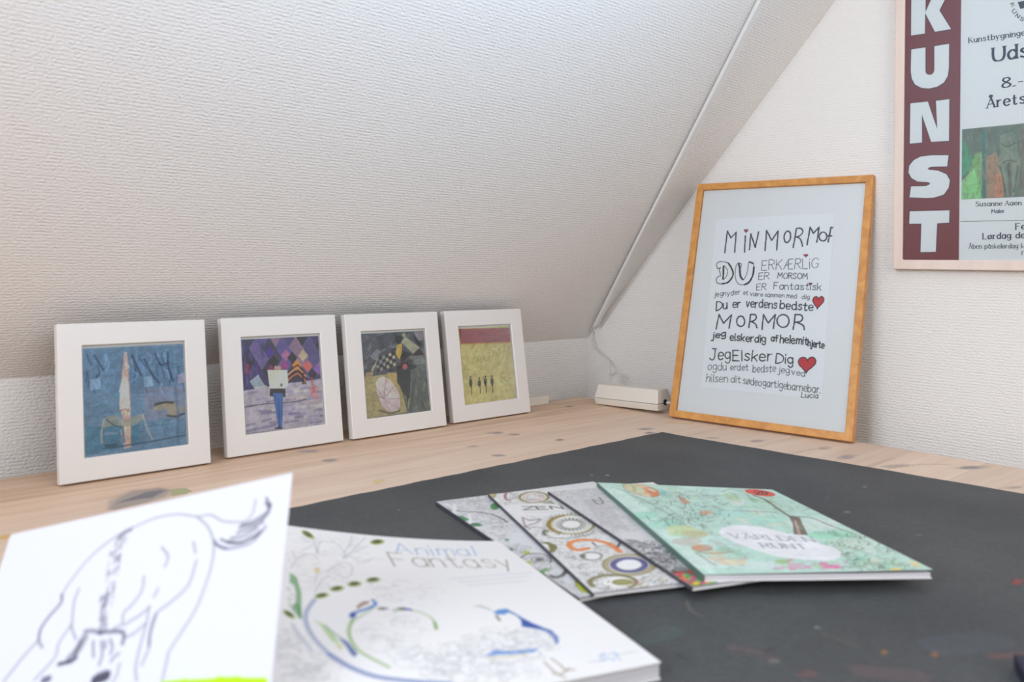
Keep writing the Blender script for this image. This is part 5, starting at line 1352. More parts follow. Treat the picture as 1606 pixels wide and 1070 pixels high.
ART['b3'] = """\
R 174 174 179 8 70 11 38 590 6 -102 774 -112 727 -436 112 37 -313 "420,2,7,26
R 100 100 105 11 70 -38 1729 340 177 -37 434 -71 432 -216 -98 -5 -369 "300,2,6,50
p 168 166 170 0 35 212 459 222 -24 -29 353 -115 421 -88 350 -176 -240 95 -449
s 205 205 208 12 80 181 1291 -25 40 -30 32 -32 24 -31 11 -26 -1 -21 -14 -11 -25 -3 -34 8 -40 17 -41 24 -40 30 -34 33 -25 31 -13 28 1 21 15 12 26 1 35 -8 41 -18 42
s 130 170 150 20 60 389 468 6 71
s 110 150 130 20 60 455 558 22 52
h 70 72 80 20 80 308 655 101 -45 -55 -173 "U
p 44 44 50 0 75 394 2091 -13 13 -12 1 -1 -13 10 -16 14 -7 7 7 -5 15
p 44 44 50 0 75 94 2199 -11 13 -7 1 1 -10 9 -15 10 -8 3 5 -5 14
p 44 44 50 0 75 142 2198 -11 9 -10 0 -2 -10 7 -12 11 -5 7 5 -2 13
p 44 44 50 0 75 311 2132 -16 17 -14 1 -1 -15 13 -21 16 -10 9 8 -7 20
p 44 44 50 0 75 76 1988 -13 13 -12 0 -2 -12 9 -16 13 -7 8 6 -3 16
p 44 44 50 0 75 169 2207 -11 7 -15 -2 -7 -10 6 -10 15 -3 12 7 0 11
p 44 44 50 0 75 86 2402 -12 9 -13 -1 -4 -10 7 -12 13 -5 10 7 -1 12
p 44 44 50 0 75 3 2582 -8 8 -8 0 -1 -8 6 -9 9 -5 4 4 -2 10
p 44 44 50 0 75 331 2150 -10 9 -10 0 -2 -9 6 -11 11 -5 7 5 -2 11
p 44 44 50 0 75 -74 2275 -10 8 -11 0 -4 -10 6 -11 12 -5 9 6 -2 12
p 44 44 50 0 75 337 2144 -11 7 -12 -2 -5 -9 5 -9 13 -3 10 6 0 10
p 44 44 50 0 75 27 2298 -14 15 -13 1 -1 -14 11 -19 15 -9 8 7 -6 19
p 44 44 50 0 75 -26 2320 -10 11 -10 0 -2 -10 8 -13 11 -6 6 5 -3 13
p 44 44 50 0 75 316 2056 -13 16 -10 2 2 -14 12 -19 13 -11 4 7 -8 19
p 44 44 50 0 75 298 2032 -11 12 -8 1 0 -11 8 -14 11 -7 5 5 -5 14
p 44 44 50 0 75 134 2431 -8 8 -7 1 -1 -8 7 -10 8 -5 4 4 -3 10
p 44 44 50 0 75 314 2049 -12 14 -8 2 2 -12 10 -17 11 -9 4 5 -7 17
p 44 44 50 0 75 216 2339 -16 15 -16 0 -3 -15 12 -18 17 -8 10 8 -4 18
p 44 44 50 0 75 159 2079 -13 16 -10 1 0 -13 11 -18 13 -10 5 7 -6 17
p 44 44 50 0 75 -69 2541 -8 7 -10 -1 -3 -8 6 -9 10 -4 7 5 -2 10
p 44 44 50 0 75 240 2094 -13 11 -12 0 -4 -12 8 -14 14 -5 9 6 -2 14
p 44 44 50 0 75 61 2178 -13 16 -9 3 2 -14 12 -20 12 -11 4 7 -8 19
p 44 44 50 0 75 -11 2410 -14 14 -12 0 -3 -13 10 -17 15 -8 9 7 -5 17
p 44 44 50 0 75 90 2048 -9 9 -9 0 -3 -9 7 -11 10 -6 7 6 -3 11
p 44 44 50 0 75 14 2489 -7 8 -6 0 0 -7 5 -9 7 -5 4 4 -3 9
p 44 44 50 0 75 82 2168 -13 10 -14 -1 -6 -12 8 -13 16 -5 11 7 -2 14
p 44 44 50 0 75 148 2419 -12 14 -8 3 2 -13 11 -17 11 -10 3 6 -7 17
p 44 44 50 0 75 117 2396 -12 14 -11 1 -1 -13 10 -16 13 -8 7 6 -6 16
p 44 44 50 0 75 -86 2509 -10 12 -10 1 -1 -11 9 -14 11 -7 5 6 -4 13
p 44 44 50 0 75 291 2183 -14 12 -16 -1 -4 -13 10 -16 16 -7 11 8 -3 17
p 44 44 50 0 75 243 2176 -12 14 -8 2 2 -12 11 -17 11 -10 3 6 -7 17
p 44 44 50 0 75 116 2544 -12 10 -13 -1 -4 -11 8 -13 14 -5 9 6 -2 14
p 44 44 50 0 75 77 2342 -10 13 -7 2 2 -11 9 -15 9 -8 3 5 -6 14
p 44 44 50 0 75 12 2301 -11 12 -9 2 1 -12 9 -15 11 -8 4 6 -5 15
p 44 44 50 0 75 273 2144 -11 10 -12 -1 -3 -10 8 -13 13 -6 8 7 -3 13
p 44 44 50 0 75 142 2006 -12 11 -12 0 -3 -12 8 -14 14 -6 8 6 -3 15
p 44 44 50 0 75 136 2436 -14 14 -12 0 -1 -13 10 -17 14 -8 8 7 -5 17
p 44 44 50 0 75 226 2362 -14 12 -15 0 -4 -14 10 -16 16 -6 11 7 -4 17
p 44 44 50 0 75 150 2312 -14 15 -11 1 0 -13 11 -18 14 -10 6 7 -6 18
p 44 44 50 0 75 115 1965 -10 8 -11 -1 -5 -9 5 -10 12 -4 10 6 -1 10
p 44 44 50 0 75 -27 2339 -10 11 -9 1 -2 -11 8 -13 11 -6 6 5 -4 13
p 44 44 50 0 75 203 2277 -9 9 -9 1 -1 -9 7 -12 10 -5 5 5 -3 11
p 44 44 50 0 75 143 2440 -8 9 -6 0 1 -7 6 -10 8 -6 3 4 -4 10
p 44 44 50 0 75 -4 2357 -10 12 -7 1 0 -10 7 -14 10 -6 4 5 -4 12
p 44 44 50 0 75 76 2394 -13 12 -12 0 -3 -12 9 -15 14 -7 8 7 -3 15
p 44 44 50 0 75 264 2195 -12 12 -11 1 -1 -12 9 -14 12 -7 7 6 -4 14
p 120 70 60 0 80 -45 2640 428 1 -136 331 -267 25 -2 -113
p 240 120 40 0 90 85 2767 -18 18 -21 6 -14 -9 -1 -20 14 -21 21 -13 18 2 8 15 -7 22
p 236 70 130 0 90 77 2699 -20 18 -25 5 -18 -11 -4 -20 14 -22 24 -12 23 3 11 17 -5 22
p 240 150 80 0 90 224 2703 -19 21 -20 8 -11 -9 3 -21 15 -24 22 -16 16 0 5 16 -11 25
p 228 60 60 0 90 189 3013 -15 14 -16 5 -9 -6 1 -16 11 -16 17 -11 13 1 5 12 -7 17
p 240 120 40 0 90 64 2831 -13 12 -15 3 -11 -6 -1 -13 9 -15 15 -8 14 2 6 10 -4 15
p 70 190 120 0 90 121 2733 -16 12 -23 2 -19 -10 -6 -16 10 -15 21 -8 22 5 13 13 -2 17
p 80 60 50 0 90 4 2817 -14 15 -17 5 -11 -8 -1 -16 11 -17 17 -10 15 1 6 13 -6 17
p 240 200 40 0 90 131 2802 -16 13 -21 3 -15 -8 -4 -17 11 -16 19 -9 20 3 10 13 -4 18
p 60 170 90 0 90 153 2874 -18 21 -17 8 -8 -8 4 -19 15 -24 19 -15 14 0 2 14 -11 23
p 240 120 40 0 90 225 2927 -15 16 -15 6 -7 -7 2 -16 13 -18 16 -11 12 0 2 12 -8 18
p 70 190 120 0 90 104 2794 -20 21 -21 7 -13 -9 2 -21 15 -24 22 -15 18 1 6 16 -9 24
p 80 60 50 0 90 39 2748 -13 13 -13 5 -9 -6 1 -14 10 -15 14 -10 11 1 4 10 -5 16
p 70 190 120 0 90 220 2690 -15 16 -17 5 -10 -7 1 -16 11 -19 18 -11 14 1 5 12 -7 19
p 240 150 80 0 90 34 2819 -19 15 -23 4 -18 -9 -4 -19 13 -20 22 -10 22 3 11 15 -4 21
p 60 170 90 0 90 356 2723 -15 12 -21 2 -15 -8 -4 -15 10 -15 19 -8 19 3 11 13 -4 16
p 240 150 80 0 90 12 2784 -17 16 -20 5 -15 -9 -1 -18 12 -19 19 -11 19 2 8 14 -5 20
p 228 60 60 0 90 59 2905 -15 13 -17 4 -12 -7 -1 -15 10 -16 17 -9 15 2 7 12 -4 16
p 236 70 130 0 90 21 2837 -16 19 -15 8 -8 -7 4 -18 14 -22 17 -14 12 -1 2 14 -10 21
p 228 60 60 0 90 104 2670 -17 15 -24 3 -18 -10 -5 -18 11 -18 22 -9 23 3 12 15 -4 19
p 80 60 50 0 90 66 2635 -18 19 -21 6 -14 -9 0 -20 13 -22 21 -13 19 2 7 15 -7 22
p 80 60 50 0 90 96 2670 -20 16 -25 3 -19 -10 -5 -20 12 -20 24 -10 24 3 13 17 -4 21
p 228 60 60 0 90 93 2701 -19 15 -25 3 -19 -10 -6 -19 12 -18 23 -10 24 4 13 16 -3 19
p 70 190 120 0 90 287 2772 -15 15 -15 6 -8 -7 2 -15 11 -17 16 -11 13 0 3 12 -7 17
p 240 150 80 0 90 136 2876 -14 15 -14 5 -8 -6 2 -15 11 -17 15 -11 12 1 3 11 -7 17
p 70 190 120 0 90 156 2974 -16 11 -20 3 -16 -9 -4 -15 10 -15 19 -7 20 3 10 12 -3 17
p 240 150 80 0 90 235 2718 -14 14 -18 4 -12 -8 -1 -15 11 -16 17 -9 16 1 7 12 -6 17
p 60 150 60 0 90 208 2952 -13 14 -15 6 -7 -6 2 -15 11 -16 15 -11 12 1 3 11 -8 16
p 70 190 120 0 90 118 2909 -16 12 -20 2 -15 -8 -5 -15 10 -15 19 -7 19 3 11 13 -3 15
p 60 150 60 0 90 140 2796 -16 16 -17 6 -11 -8 1 -17 12 -18 18 -12 15 1 5 13 -7 19
p 236 70 130 0 90 181 2925 -18 13 -23 2 -19 -9 -4 -17 11 -17 21 -8 23 3 12 15 -3 18
p 228 60 60 0 90 19 2822 -17 18 -19 6 -11 -8 0 -19 13 -20 19 -12 16 1 6 14 -7 20
p 240 120 40 0 90 67 2974 -21 18 -25 5 -18 -10 -3 -21 15 -22 24 -13 23 3 11 17 -6 23
p 70 190 120 0 90 248 2947 -16 12 -22 2 -17 -9 -4 -16 10 -15 20 -7 21 3 11 13 -3 17
p 60 170 90 0 90 61 2939 -14 11 -18 2 -14 -7 -4 -14 9 -14 18 -8 17 3 10 12 -4 15
p 60 170 90 0 90 160 2874 -17 15 -20 4 -13 -8 -1 -17 12 -18 20 -11 17 2 8 14 -6 19
p 240 150 80 0 90 226 2767 -17 14 -19 5 -13 -8 -1 -17 11 -18 19 -10 18 2 7 13 -5 19
p 228 60 60 0 90 216 2686 -17 12 -23 2 -19 -9 -6 -17 11 -16 21 -8 23 4 13 14 -3 18
p 240 200 40 0 90 103 2921 -19 17 -22 4 -17 -9 -2 -20 14 -20 22 -11 21 2 10 16 -7 21
p 60 150 60 0 90 97 2775 -15 18 -16 8 -7 -7 3 -18 13 -20 17 -14 12 0 2 13 -9 20
p 70 190 120 0 90 54 2971 -13 13 -15 4 -10 -7 -1 -14 10 -15 15 -9 14 2 6 11 -6 15
p 240 200 40 0 90 228 2850 -14 15 -15 5 -9 -6 2 -15 12 -18 15 -10 13 0 3 12 -7 17
p 236 70 130 0 90 133 2811 -17 17 -20 6 -12 -8 0 -19 13 -20 20 -12 17 2 6 14 -7 20
p 240 150 80 0 90 199 2935 -14 12 -18 4 -12 -7 -2 -15 11 -16 17 -8 16 2 7 11 -5 17"""
ART['b4'] = """\
p 214 236 230 0 60 -2 4 210 161 27 1300 -112 1343 -57 35 -13 -137
p 196 232 216 0 60 1099 88 -41 61 -68 59 -89 50 -101 38 -104 21 -97 4 -81 -13 -57 -30 -28 -43 4 -53 37 -59 66 -58 89 -52 104 -42 108 -26 101 -7 83 13 57 32 25 47 -8 58
p 200 232 222 0 60 1634 108 -52 77 -85 73 -107 63 -119 45 -121 26 -112 3 -91 -18 -64 -37 -28 -54 9 -67 47 -72 81 -73 107 -65 124 -52 127 -32 118 -8 94 17 63 41 25 61 -16 72
p 140 214 186 0 60 253 1248 -24 42 -35 39 -43 30 -47 21 -47 8 -41 -4 -33 -17 -20 -27 -7 -36 8 -40 23 -42 35 -39 43 -33 49 -22 47 -10 43 4 33 18 20 29 6 37 -10 42
p 150 214 192 0 60 391 1529 -31 53 -46 47 -56 37 -60 24 -60 10 -53 -7 -41 -21 -26 -35 -9 -44 11 -51 30 -52 45 -48 57 -40 62 -27 62 -11 55 6 43 22 25 37 6 48 -14 52
p 176 224 212 0 60 1386 1099 -39 53 -61 49 -77 40 -86 27 -85 12 -78 -3 -64 -18 -43 -32 -17 -42 9 -49 36 -51 60 -50 77 -42 88 -30 89 -15 82 1 65 19 42 34 15 45 -13 52
p 168 226 206 0 60 1577 1368 -31 40 -50 37 -61 29 -68 20 -69 9 -62 -3 -50 -15 -33 -25 -13 -33 8 -38 30 -39 48 -37 62 -31 70 -22 70 -10 64 3 51 15 33 26 12 35 -11 39
p 206 232 226 0 60 836 2053 -43 58 -62 51 -77 39 -84 24 -82 8 -75 -10 -59 -26 -38 -39 -13 -50 13 -56 38 -57 62 -52 78 -43 87 -28 87 -11 78 9 60 27 37 43 10 54 -17 59
p 216 234 230 0 60 419 2619 -34 38 -56 32 -74 23 -85 14 -87 1 -82 -9 -69 -20 -49 -29 -25 -34 3 -37 30 -37 55 -32 75 -26 87 -15 91 -4 84 9 71 21 48 30 23 37 -6 38
p 130 214 176 0 60 2013 1843 -37 41 -57 36 -71 28 -79 19 -78 6 -72 -6 -58 -17 -38 -27 -15 -34 10 -39 34 -39 56 -37 72 -30 80 -20 82 -9 74 5 59 17 37 29 13 37 -12 40
p 120 208 178 0 60 1706 2589 -20 24 -28 21 -32 17 -33 10 -31 2 -26 -5 -19 -12 -9 -18 1 -22 11 -25 20 -24 27 -22 32 -17 34 -11 32 -3 27 5 18 13 9 18 -1 24 -12 25
p 206 228 214 0 60 2102 2124 -53 62 -72 54 -84 42 -88 26 -84 7 -73 -11 -54 -28 -31 -42 -5 -54 23 -60 49 -61 71 -56 86 -46 93 -30 89 -12 76 10 56 30 29 47 0 58 -28 64
p 222 232 226 0 60 2080 1463 -51 65 -73 58 -88 47 -93 30 -91 12 -80 -7 -62 -25 -38 -41 -10 -54 20 -61 47 -64 72 -60 89 -50 97 -35 96 -16 84 5 64 27 36 45 6 58 -25 66
p 180 216 190 0 60 1920 2686 -35 34 -52 29 -65 22 -71 12 -71 1 -63 -8 -51 -19 -33 -26 -11 -32 10 -34 33 -34 52 -29 65 -24 73 -13 73 -3 66 8 51 19 32 28 10 33 -13 36
p 220 230 230 0 60 828 2690 -30 31 -49 27 -65 20 -73 10 -75 2 -70 -9 -58 -17 -40 -25 -19 -29 4 -31 27 -31 49 -27 65 -21 75 -13 77 -2 72 8 59 18 40 25 18 31 -7 33
R 135 135 140 8 45 37 46 2060 -151 -63 1725 35 1235 -1927 -85 81 -1447 "420,2,7,35
R 105 105 110 10 50 222 349 1112 -146 -407 1307 -687 419 -23 -830 "200,2,6,35
R 105 105 110 10 50 1828 1701 230 68 -56 1065 -691 -34 "140,2,6,35
p 140 190 170 0 50 1172 2044 -29 9 -40 -30 -37 -59 -20 -65 6 -47 29 -10 42 31 37 60 19 65 -7 46
p 226 224 206 0 50 1413 1961 -44 43 -49 7 -36 -32 -9 -58 21 -64 45 -45 50 -8 37 33 8 60 -23 64
p 222 234 230 0 50 327 2072 -23 25 -28 6 -23 -16 -8 -31 8 -36 24 -26 28 -6 23 16 8 32 -9 36
p 206 226 216 0 50 1366 2483 -44 40 -62 20 -57 -5 -31 -30 7 -43 42 -40 63 -22 58 6 31 30 -7 44
p 206 226 216 0 50 1016 2143 -14 3 -11 -27 -4 -47 5 -50 12 -33 14 -3 11 27 4 48 -5 50 -12 32
p 150 206 186 0 50 1746 2807 -23 18 -22 -3 -13 -22 2 -34 16 -32 24 -19 22 3 13 23 -3 34 -16 32
p 226 224 206 0 50 1446 1141 -40 43 -44 5 -32 -34 -8 -61 20 -64 40 -44 45 -6 32 35 7 62 -20 64
p 140 190 170 0 50 702 545 -38 55 -33 10 -16 -38 7 -72 29 -80 39 -58 34 -11 16 40 -9 74 -29 80
p 206 226 216 0 50 333 2522 -27 13 -41 -16 -39 -38 -24 -48 3 -38 27 -14 42 15 39 40 23 48 -3 38
p 226 224 206 0 50 1581 1399 -52 58 -95 64 -99 45 -69 11 -11 -27 49 -55 94 -63 102 -48 70 -13 11 28
p 140 190 170 0 50 496 2261 -30 47 -42 37 -38 13 -19 -15 6 -38 29 -47 43 -38 38 -14 20 16 -7 39
p 226 224 206 0 50 1194 2306 -34 14 -32 -45 -18 -86 4 -98 25 -72 36 -15 33 47 16 90 -5 98 -25 67
p 206 226 216 0 50 1778 1707 -38 20 -25 -49 -3 -100 21 -116 38 -87 39 -23 25 52 2 105 -22 116 -37 82
p 226 224 206 0 50 1116 1526 -23 6 -23 -44 -14 -78 1 -83 15 -56 23 -6 23 46 14 80 -1 82 -15 53
p 150 206 186 0 50 553 2228 -36 48 -50 33 -46 6 -23 -24 7 -44 35 -48 51 -34 47 -7 23 24 -8 46
p 226 224 206 0 50 1782 2608 -36 36 -39 17 -29 -9 -8 -30 17 -41 36 -36 40 -18 29 9 7 31 -17 41
p 140 190 170 0 50 599 2458 -35 18 -43 -31 -35 -69 -13 -80 15 -63 37 -19 44 32 34 71 12 81 -16 60
p 140 190 170 0 50 1249 2595 -24 19 -19 -4 -8 -27 6 -40 19 -37 23 -20 20 5 8 28 -7 39 -18 37
p 222 234 230 0 50 411 654 -33 14 -56 -32 -57 -66 -38 -76 -2 -57 33 -15 57 33 58 67 36 76 2 56
p 222 234 230 0 50 1900 2372 -44 33 -40 -11 -22 -49 4 -72 30 -66 44 -35 42 11 22 52 -6 72 -30 65
p 214 200 170 0 95 585 440 -33 56 -40 40 -45 22 -47 2 -46 -17 -42 -35 -35 -52 -27 -64 -15 -74 -4 -78 10 -78 22 -72 33 -61 42 -46 48 -26 50 -4 49 17 44 38 35 57 25 69 13 79 0 80 -13 78 -24 69
s 150 190 120 42 75 303 16 28 -19 24 -6 19 8 13 21 7 33 -1 44 -7 52 -13 58 -19 60 -23 61
s 190 220 190 42 75 360 56 28 -19 24 -5 19 7 13 21 6 34 -1 43 -7 52 -13 57 -20 61 -23 60
s 228 160 90 42 75 417 96 28 -18 24 -6 18 8 13 21 6 33 -1 43 -7 52 -14 57 -20 60 -24 60
s 240 200 170 42 75 473 137 28 -19 24 -5 18 8 13 20 5 33 -1 44 -8 51 -14 57 -19 59 -25 60
s 214 110 60 42 75 528 177 28 -18 24 -6 19 8 12 21 5 33 -1 43 -8 51 -15 56 -20 59 -24 60
s 150 200 190 42 75 583 217 28 -18 24 -5 18 8 12 20 6 33 -2 43 -8 50 -15 56 -20 59 -25 59
s 150 130 90 12 70 585 440 -33 56 -40 40 -45 22 -47 2 -46 -17 -42 -35 -35 -52 -27 -64 -15 -74 -4 -78 10 -78 22 -72 33 -61 42 -46 48 -26 50 -4 49 17 44 38 35 57 25 69 13 79 0 80 -13 78 -24 69
p 210 110 60 0 80 501 220 80 130 -36 159 -101 64
p 120 190 190 0 60 698 364 -19 42 -21 38 -23 31 -20 20 -18 8 -12 -5 -6 -17 1 -28 8 -36 14 -42 18 -42 22 -39 23 -32 21 -22 18 -9 12 5 6 18 -1 30 -8 38 -15 42
s 90 120 110 18 60 164 218 154 554 54 356 42 294
s 150 130 110 12 60 815 80 42 283 -65 279
p 200 140 110 0 85 790 463 41 262 -114 95 4 -128
p 220 150 110 0 80 889 1117 -15 26 -21 23 -24 19 -25 12 -25 6 -20 -3 -16 -10 -8 -17 0 -21 7 -25 15 -25 20 -24 25 -19 25 -13 25 -6 21 2 16 11 8 17 0 22 -8 25
s 96 140 126 12 65 714 1070 17 -88
s 150 190 180 12 65 173 1325 60 -51
s 60 60 64 12 65 546 1310 -31 110
s 70 110 100 12 65 395 1204 -53 79
s 150 190 180 12 65 797 894 17 -19
s 120 170 160 12 65 648 1344 1 29
s 56 80 80 12 65 326 1660 -15 108
s 150 190 180 12 65 698 1332 -59 112
s 70 110 100 12 65 375 1251 102 -110
s 56 80 80 12 65 710 1289 33 -39
s 150 190 180 12 65 405 899 7 60
s 96 140 126 12 65 355 1568 38 -89
s 96 140 126 12 65 528 1230 -66 119
s 70 110 100 12 65 454 690 -38 131
s 120 170 160 12 65 922 859 21 -72
s 96 140 126 12 65 427 922 59 27
s 56 80 80 12 65 1028 816 29 95
s 60 60 64 12 65 771 606 71 -57
s 70 110 100 12 65 629 951 -4 73
s 70 110 100 12 65 344 1392 -41 113
s 120 170 160 12 65 602 1392 55 -59
s 120 170 160 12 65 633 1319 -4 147
s 120 170 160 12 65 1147 819 86 -101
s 150 190 180 12 65 1065 1136 36 -4
s 56 80 80 12 65 878 1530 47 -48
s 60 60 64 12 65 572 1772 -1 49
s 56 80 80 12 65 517 1377 -44 124
s 60 60 64 12 65 624 1180 21 -24
s 150 190 180 12 65 555 1437 82 -41
s 96 140 126 12 65 301 1320 -17 80
s 60 60 64 12 65 752 1223 50 -33
s 56 80 80 12 65 888 453 -16 143
s 96 140 126 12 65 408 1360 -55 106
s 56 80 80 12 65 888 1249 -21 9
s 56 80 80 12 65 493 1301 36 71
s 120 170 160 12 65 65 1680 26 33
s 70 110 100 12 65 727 798 -73 184
s 96 140 126 12 65 325 1490 55 -2
s 56 80 80 12 65 615 1060 -57 122
s 70 110 100 12 65 238 1520 -22 70
s 150 190 180 12 65 348 1494 -32 38
s 96 140 126 12 65 726 1057 -22 31
s 96 140 126 12 65 439 1276 57 -30
s 70 110 100 12 65 88 1426 40 24
s 60 60 64 12 65 880 1199 4 -15
s 96 140 126 12 65 393 1518 -9 84
s 150 190 180 12 65 735 1126 90 -94
s 60 60 64 12 65 620 1214 26 -71
s 60 60 64 12 65 253 1404 23 56
s 150 190 180 12 65 957 1221 49 54
s 120 170 160 12 65 679 938 70 -13
s 120 170 160 12 65 1105 768 37 91
s 60 60 64 12 65 812 443 -50 149
s 96 140 126 12 65 502 1576 95 -50
s 96 140 126 12 65 548 1395 30 103
s 120 170 160 12 65 705 1232 -10 101
s 150 190 180 12 65 772 1331 11 -15
s 96 140 126 12 65 729 1185 -19 74
s 96 140 126 12 65 651 1069 -9 -5
s 150 190 180 12 65 835 771 47 47
s 56 80 80 12 65 598 1130 43 -16
s 120 170 160 12 65 374 1354 17 34
s 70 110 100 12 65 586 1238 58 40
s 120 170 160 12 65 721 678 36 9
s 120 170 160 12 65 179 1457 62 -81
s 120 170 160 12 65 898 1123 53 36
s 96 140 126 12 65 232 1459 8 133
s 70 110 100 12 65 798 1012 -12 68
s 60 60 64 12 65 416 1410 2 131
s 96 140 126 12 65 916 980 3 36
s 96 140 126 12 65 481 1547 4 -43
s 56 80 80 12 65 856 928 48 -37
s 70 110 100 12 65 899 930 32 -71
s 120 170 160 12 65 871 835 28 124
s 56 80 80 12 65 451 970 25 121
s 96 140 126 12 65 609 1191 -37 143
s 120 170 160 12 65 662 1106 -49 110
s 56 80 80 12 65 563 1172 1 101
s 60 60 64 12 65 664 665 -16 55
s 120 170 160 12 65 653 1376 113 -67
s 96 140 126 12 65 668 991 38 110
s 96 140 126 12 65 739 954 23 -93
s 120 170 160 12 65 794 843 105 -104
s 70 110 100 12 65 632 1076 -32 103
s 70 110 100 12 65 320 1282 24 141
s 60 60 64 12 65 595 1502 23 87
s 70 110 100 12 65 1133 808 118 -80
s 150 190 180 12 65 395 1472 -15 20
s 120 170 160 12 65 198 1407 5 27
s 60 60 64 12 65 976 1078 95 -82
s 60 60 64 12 65 612 674 -56 180
s 56 80 80 12 65 746 1093 -26 46
s 70 110 100 12 65 1005 1248 68 -111
s 150 190 180 12 65 582 1091 -10 6
s 56 80 80 12 65 783 1077 -58 162
s 56 80 80 12 65 704 1136 -55 89
s 60 60 64 12 65 349 1374 47 -76
s 60 60 64 12 65 189 1454 -20 -3
s 60 60 64 12 65 1345 501 128 -103
s 96 140 126 12 65 264 1348 -29 150
s 70 110 100 12 65 453 894 20 98
s 56 80 80 12 65 449 1270 14 127
s 70 110 100 12 65 846 1073 -15 62
s 96 140 126 12 65 217 1401 82 -7
s 56 80 80 12 65 656 1435 65 1
s 96 140 126 12 65 495 1381 96 -87
s 70 110 100 12 65 711 1239 97 -87
s 150 190 180 12 65 781 1071 -54 113
s 60 60 64 12 65 111 1275 -14 130
s 96 140 126 12 65 421 1631 -11 59
s 150 190 180 12 65 619 981 -14 57
s 150 190 180 12 65 89 1531 82 -57
s 60 60 64 12 65 590 1540 -40 143
s 70 110 100 12 65 699 1420 61 16
s 70 110 100 12 65 939 1298 -33 74
s 96 140 126 12 65 607 1393 45 -72
s 56 80 80 12 65 261 1693 -65 137
s 70 110 100 12 65 573 1343 94 -46
s 60 60 64 12 65 1122 661 89 -130
s 96 140 126 12 65 696 1042 -7 62
s 110 150 140 9 50 412 1121 -7 -37 33 -50 32 -2
s 110 150 140 9 50 464 371 20 -58 39 -29 10 36
s 110 150 140 9 50 916 444 5 16 -15 28 -18 7
s 110 150 140 9 50 810 175 -8 34 -24 27 -12 -13
s 110 150 140 9 50 132 1461 13 21 -19 38 -29 10
s 110 150 140 9 50 1129 168 -27 68 -45 35 -9 -39
s 110 150 140 9 50 766 852 -14 -9 13 -36 26 -18
s 110 150 140 9 50 1217 150 -11 32 -22 20 -7 -17
s 110 150 140 9 50 1045 424 -16 26 -15 2 4 -23
s 110 150 140 9 50 576 1396 -25 1 7 -36 29 -29
s 110 150 140 9 50 301 1419 4 26 -23 32 -22 -1
s 110 150 140 9 50 664 179 7 25 -23 40 -23 6
s 110 150 140 9 50 947 805 24 5 -13 46 -35 31
s 110 150 140 9 50 186 879 16 -53 39 -30 14 31
s 110 150 140 9 50 196 1555 34 -27 16 20 -20 42
s 110 150 140 9 50 91 982 26 -37 24 3 -8 40
s 110 150 140 9 50 146 1588 29 -11 3 30 -26 34
s 110 150 140 9 50 1227 136 -16 45 -31 28 -9 -23
s 110 150 140 9 50 360 849 17 -25 16 1 -5 26
s 110 150 140 9 50 88 1123 -14 0 2 -20 16 -16
s 110 150 140 9 50 1039 671 2 -31 26 -33 18 4
s 110 150 140 9 50 272 78 35 -29 11 29 -25 53
s 110 150 140 9 50 129 1284 -18 25 -17 -1 4 -26
s 110 150 140 9 50 459 38 19 -20 9 12 -13 30
s 110 150 140 9 50 222 1580 18 11 -14 36 -28 17
s 110 150 140 9 50 852 446 28 -32 16 11 -16 42
s 110 150 140 9 50 196 958 -6 -16 14 -25 17 -5
s 110 150 140 9 50 245 1945 -17 -6 9 -28 24 -16
s 110 150 140 9 50 461 1212 -28 49 -34 8 1 -41
s 110 150 140 9 50 377 495 -25 19 -8 -20 18 -36
s 110 150 140 9 50 79 455 -26 -4 9 -47 34 -34
s 110 150 140 9 50 822 277 14 12 -15 38 -25 18
s 110 150 140 9 50 950 969 40 -27 8 35 -34 53
s 110 150 140 9 50 698 767 -1 23 -18 24 -14 -4
s 110 150 140 9 50 517 1829 -31 21 -13 -20 22 -38
s 110 150 140 9 50 1121 607 30 -26 9 21 -22 42
s 110 150 140 9 50 407 799 -1 -16 13 -18 12 1
s 110 150 140 9 50 938 21 -29 49 -27 6 7 -45
s 110 150 140 9 50 928 1079 -17 12 -4 -13 13 -22
s 110 150 140 9 50 156 1830 16 -16 11 6 -7 21
s 110 150 140 9 50 498 850 4 -26 20 -21 11 9
s 110 150 140 9 50 709 1112 -10 28 -21 14 -5 -17
s 110 150 140 9 50 372 1433 -4 -11 11 -17 12 -3
s 110 150 140 9 50 391 1293 -3 -14 13 -20 13 -1
s 110 150 140 9 50 490 1264 6 -41 34 -36 21 14
s 110 150 140 9 50 750 1394 -3 30 -26 28 -17 -8
s 110 150 140 9 50 359 1563 17 -32 24 -8 1 26
s 110 150 140 9 50 651 1251 28 -2 -7 40 -33 33
s 110 150 140 9 50 625 1301 14 -10 5 10 -11 19
s 110 150 140 9 50 860 7 38 -57 30 2 -14 59
s 110 150 140 9 50 958 778 4 13 -13 22 -15 5
s 110 150 140 9 50 811 347 39 -18 -1 48 -39 55
s 110 150 140 9 50 284 1118 -16 9 -3 -15 13 -20
s 110 150 140 9 50 187 1669 5 -18 14 -10 6 9
s 110 150 140 9 50 453 200 -14 28 -17 5 1 -23
s 110 150 140 9 50 195 1888 -22 7 -2 -23 21 -25
s 110 150 140 9 50 836 1064 -9 44 -36 35 -19 -16
s 110 150 140 9 50 984 792 24 -28 14 10 -13 34
s 110 150 140 9 50 735 625 -13 40 -28 23 -10 -20
s 110 150 140 9 50 549 605 -34 39 -21 -12 16 -50
p 214 220 150 0 60 453 1679 -38 53 -60 42 -69 24 -66 1 -50 -21 -24 -41 7 -51 37 -53 60 -44 71 -26 68 -2 50 22 23 42 -9 54
p 206 190 120 0 60 527 1830 -36 51 -56 41 -63 22 -59 0 -43 -21 -19 -39 9 -50 35 -51 56 -42 64 -25 61 -1 44 22 18 42 -11 51
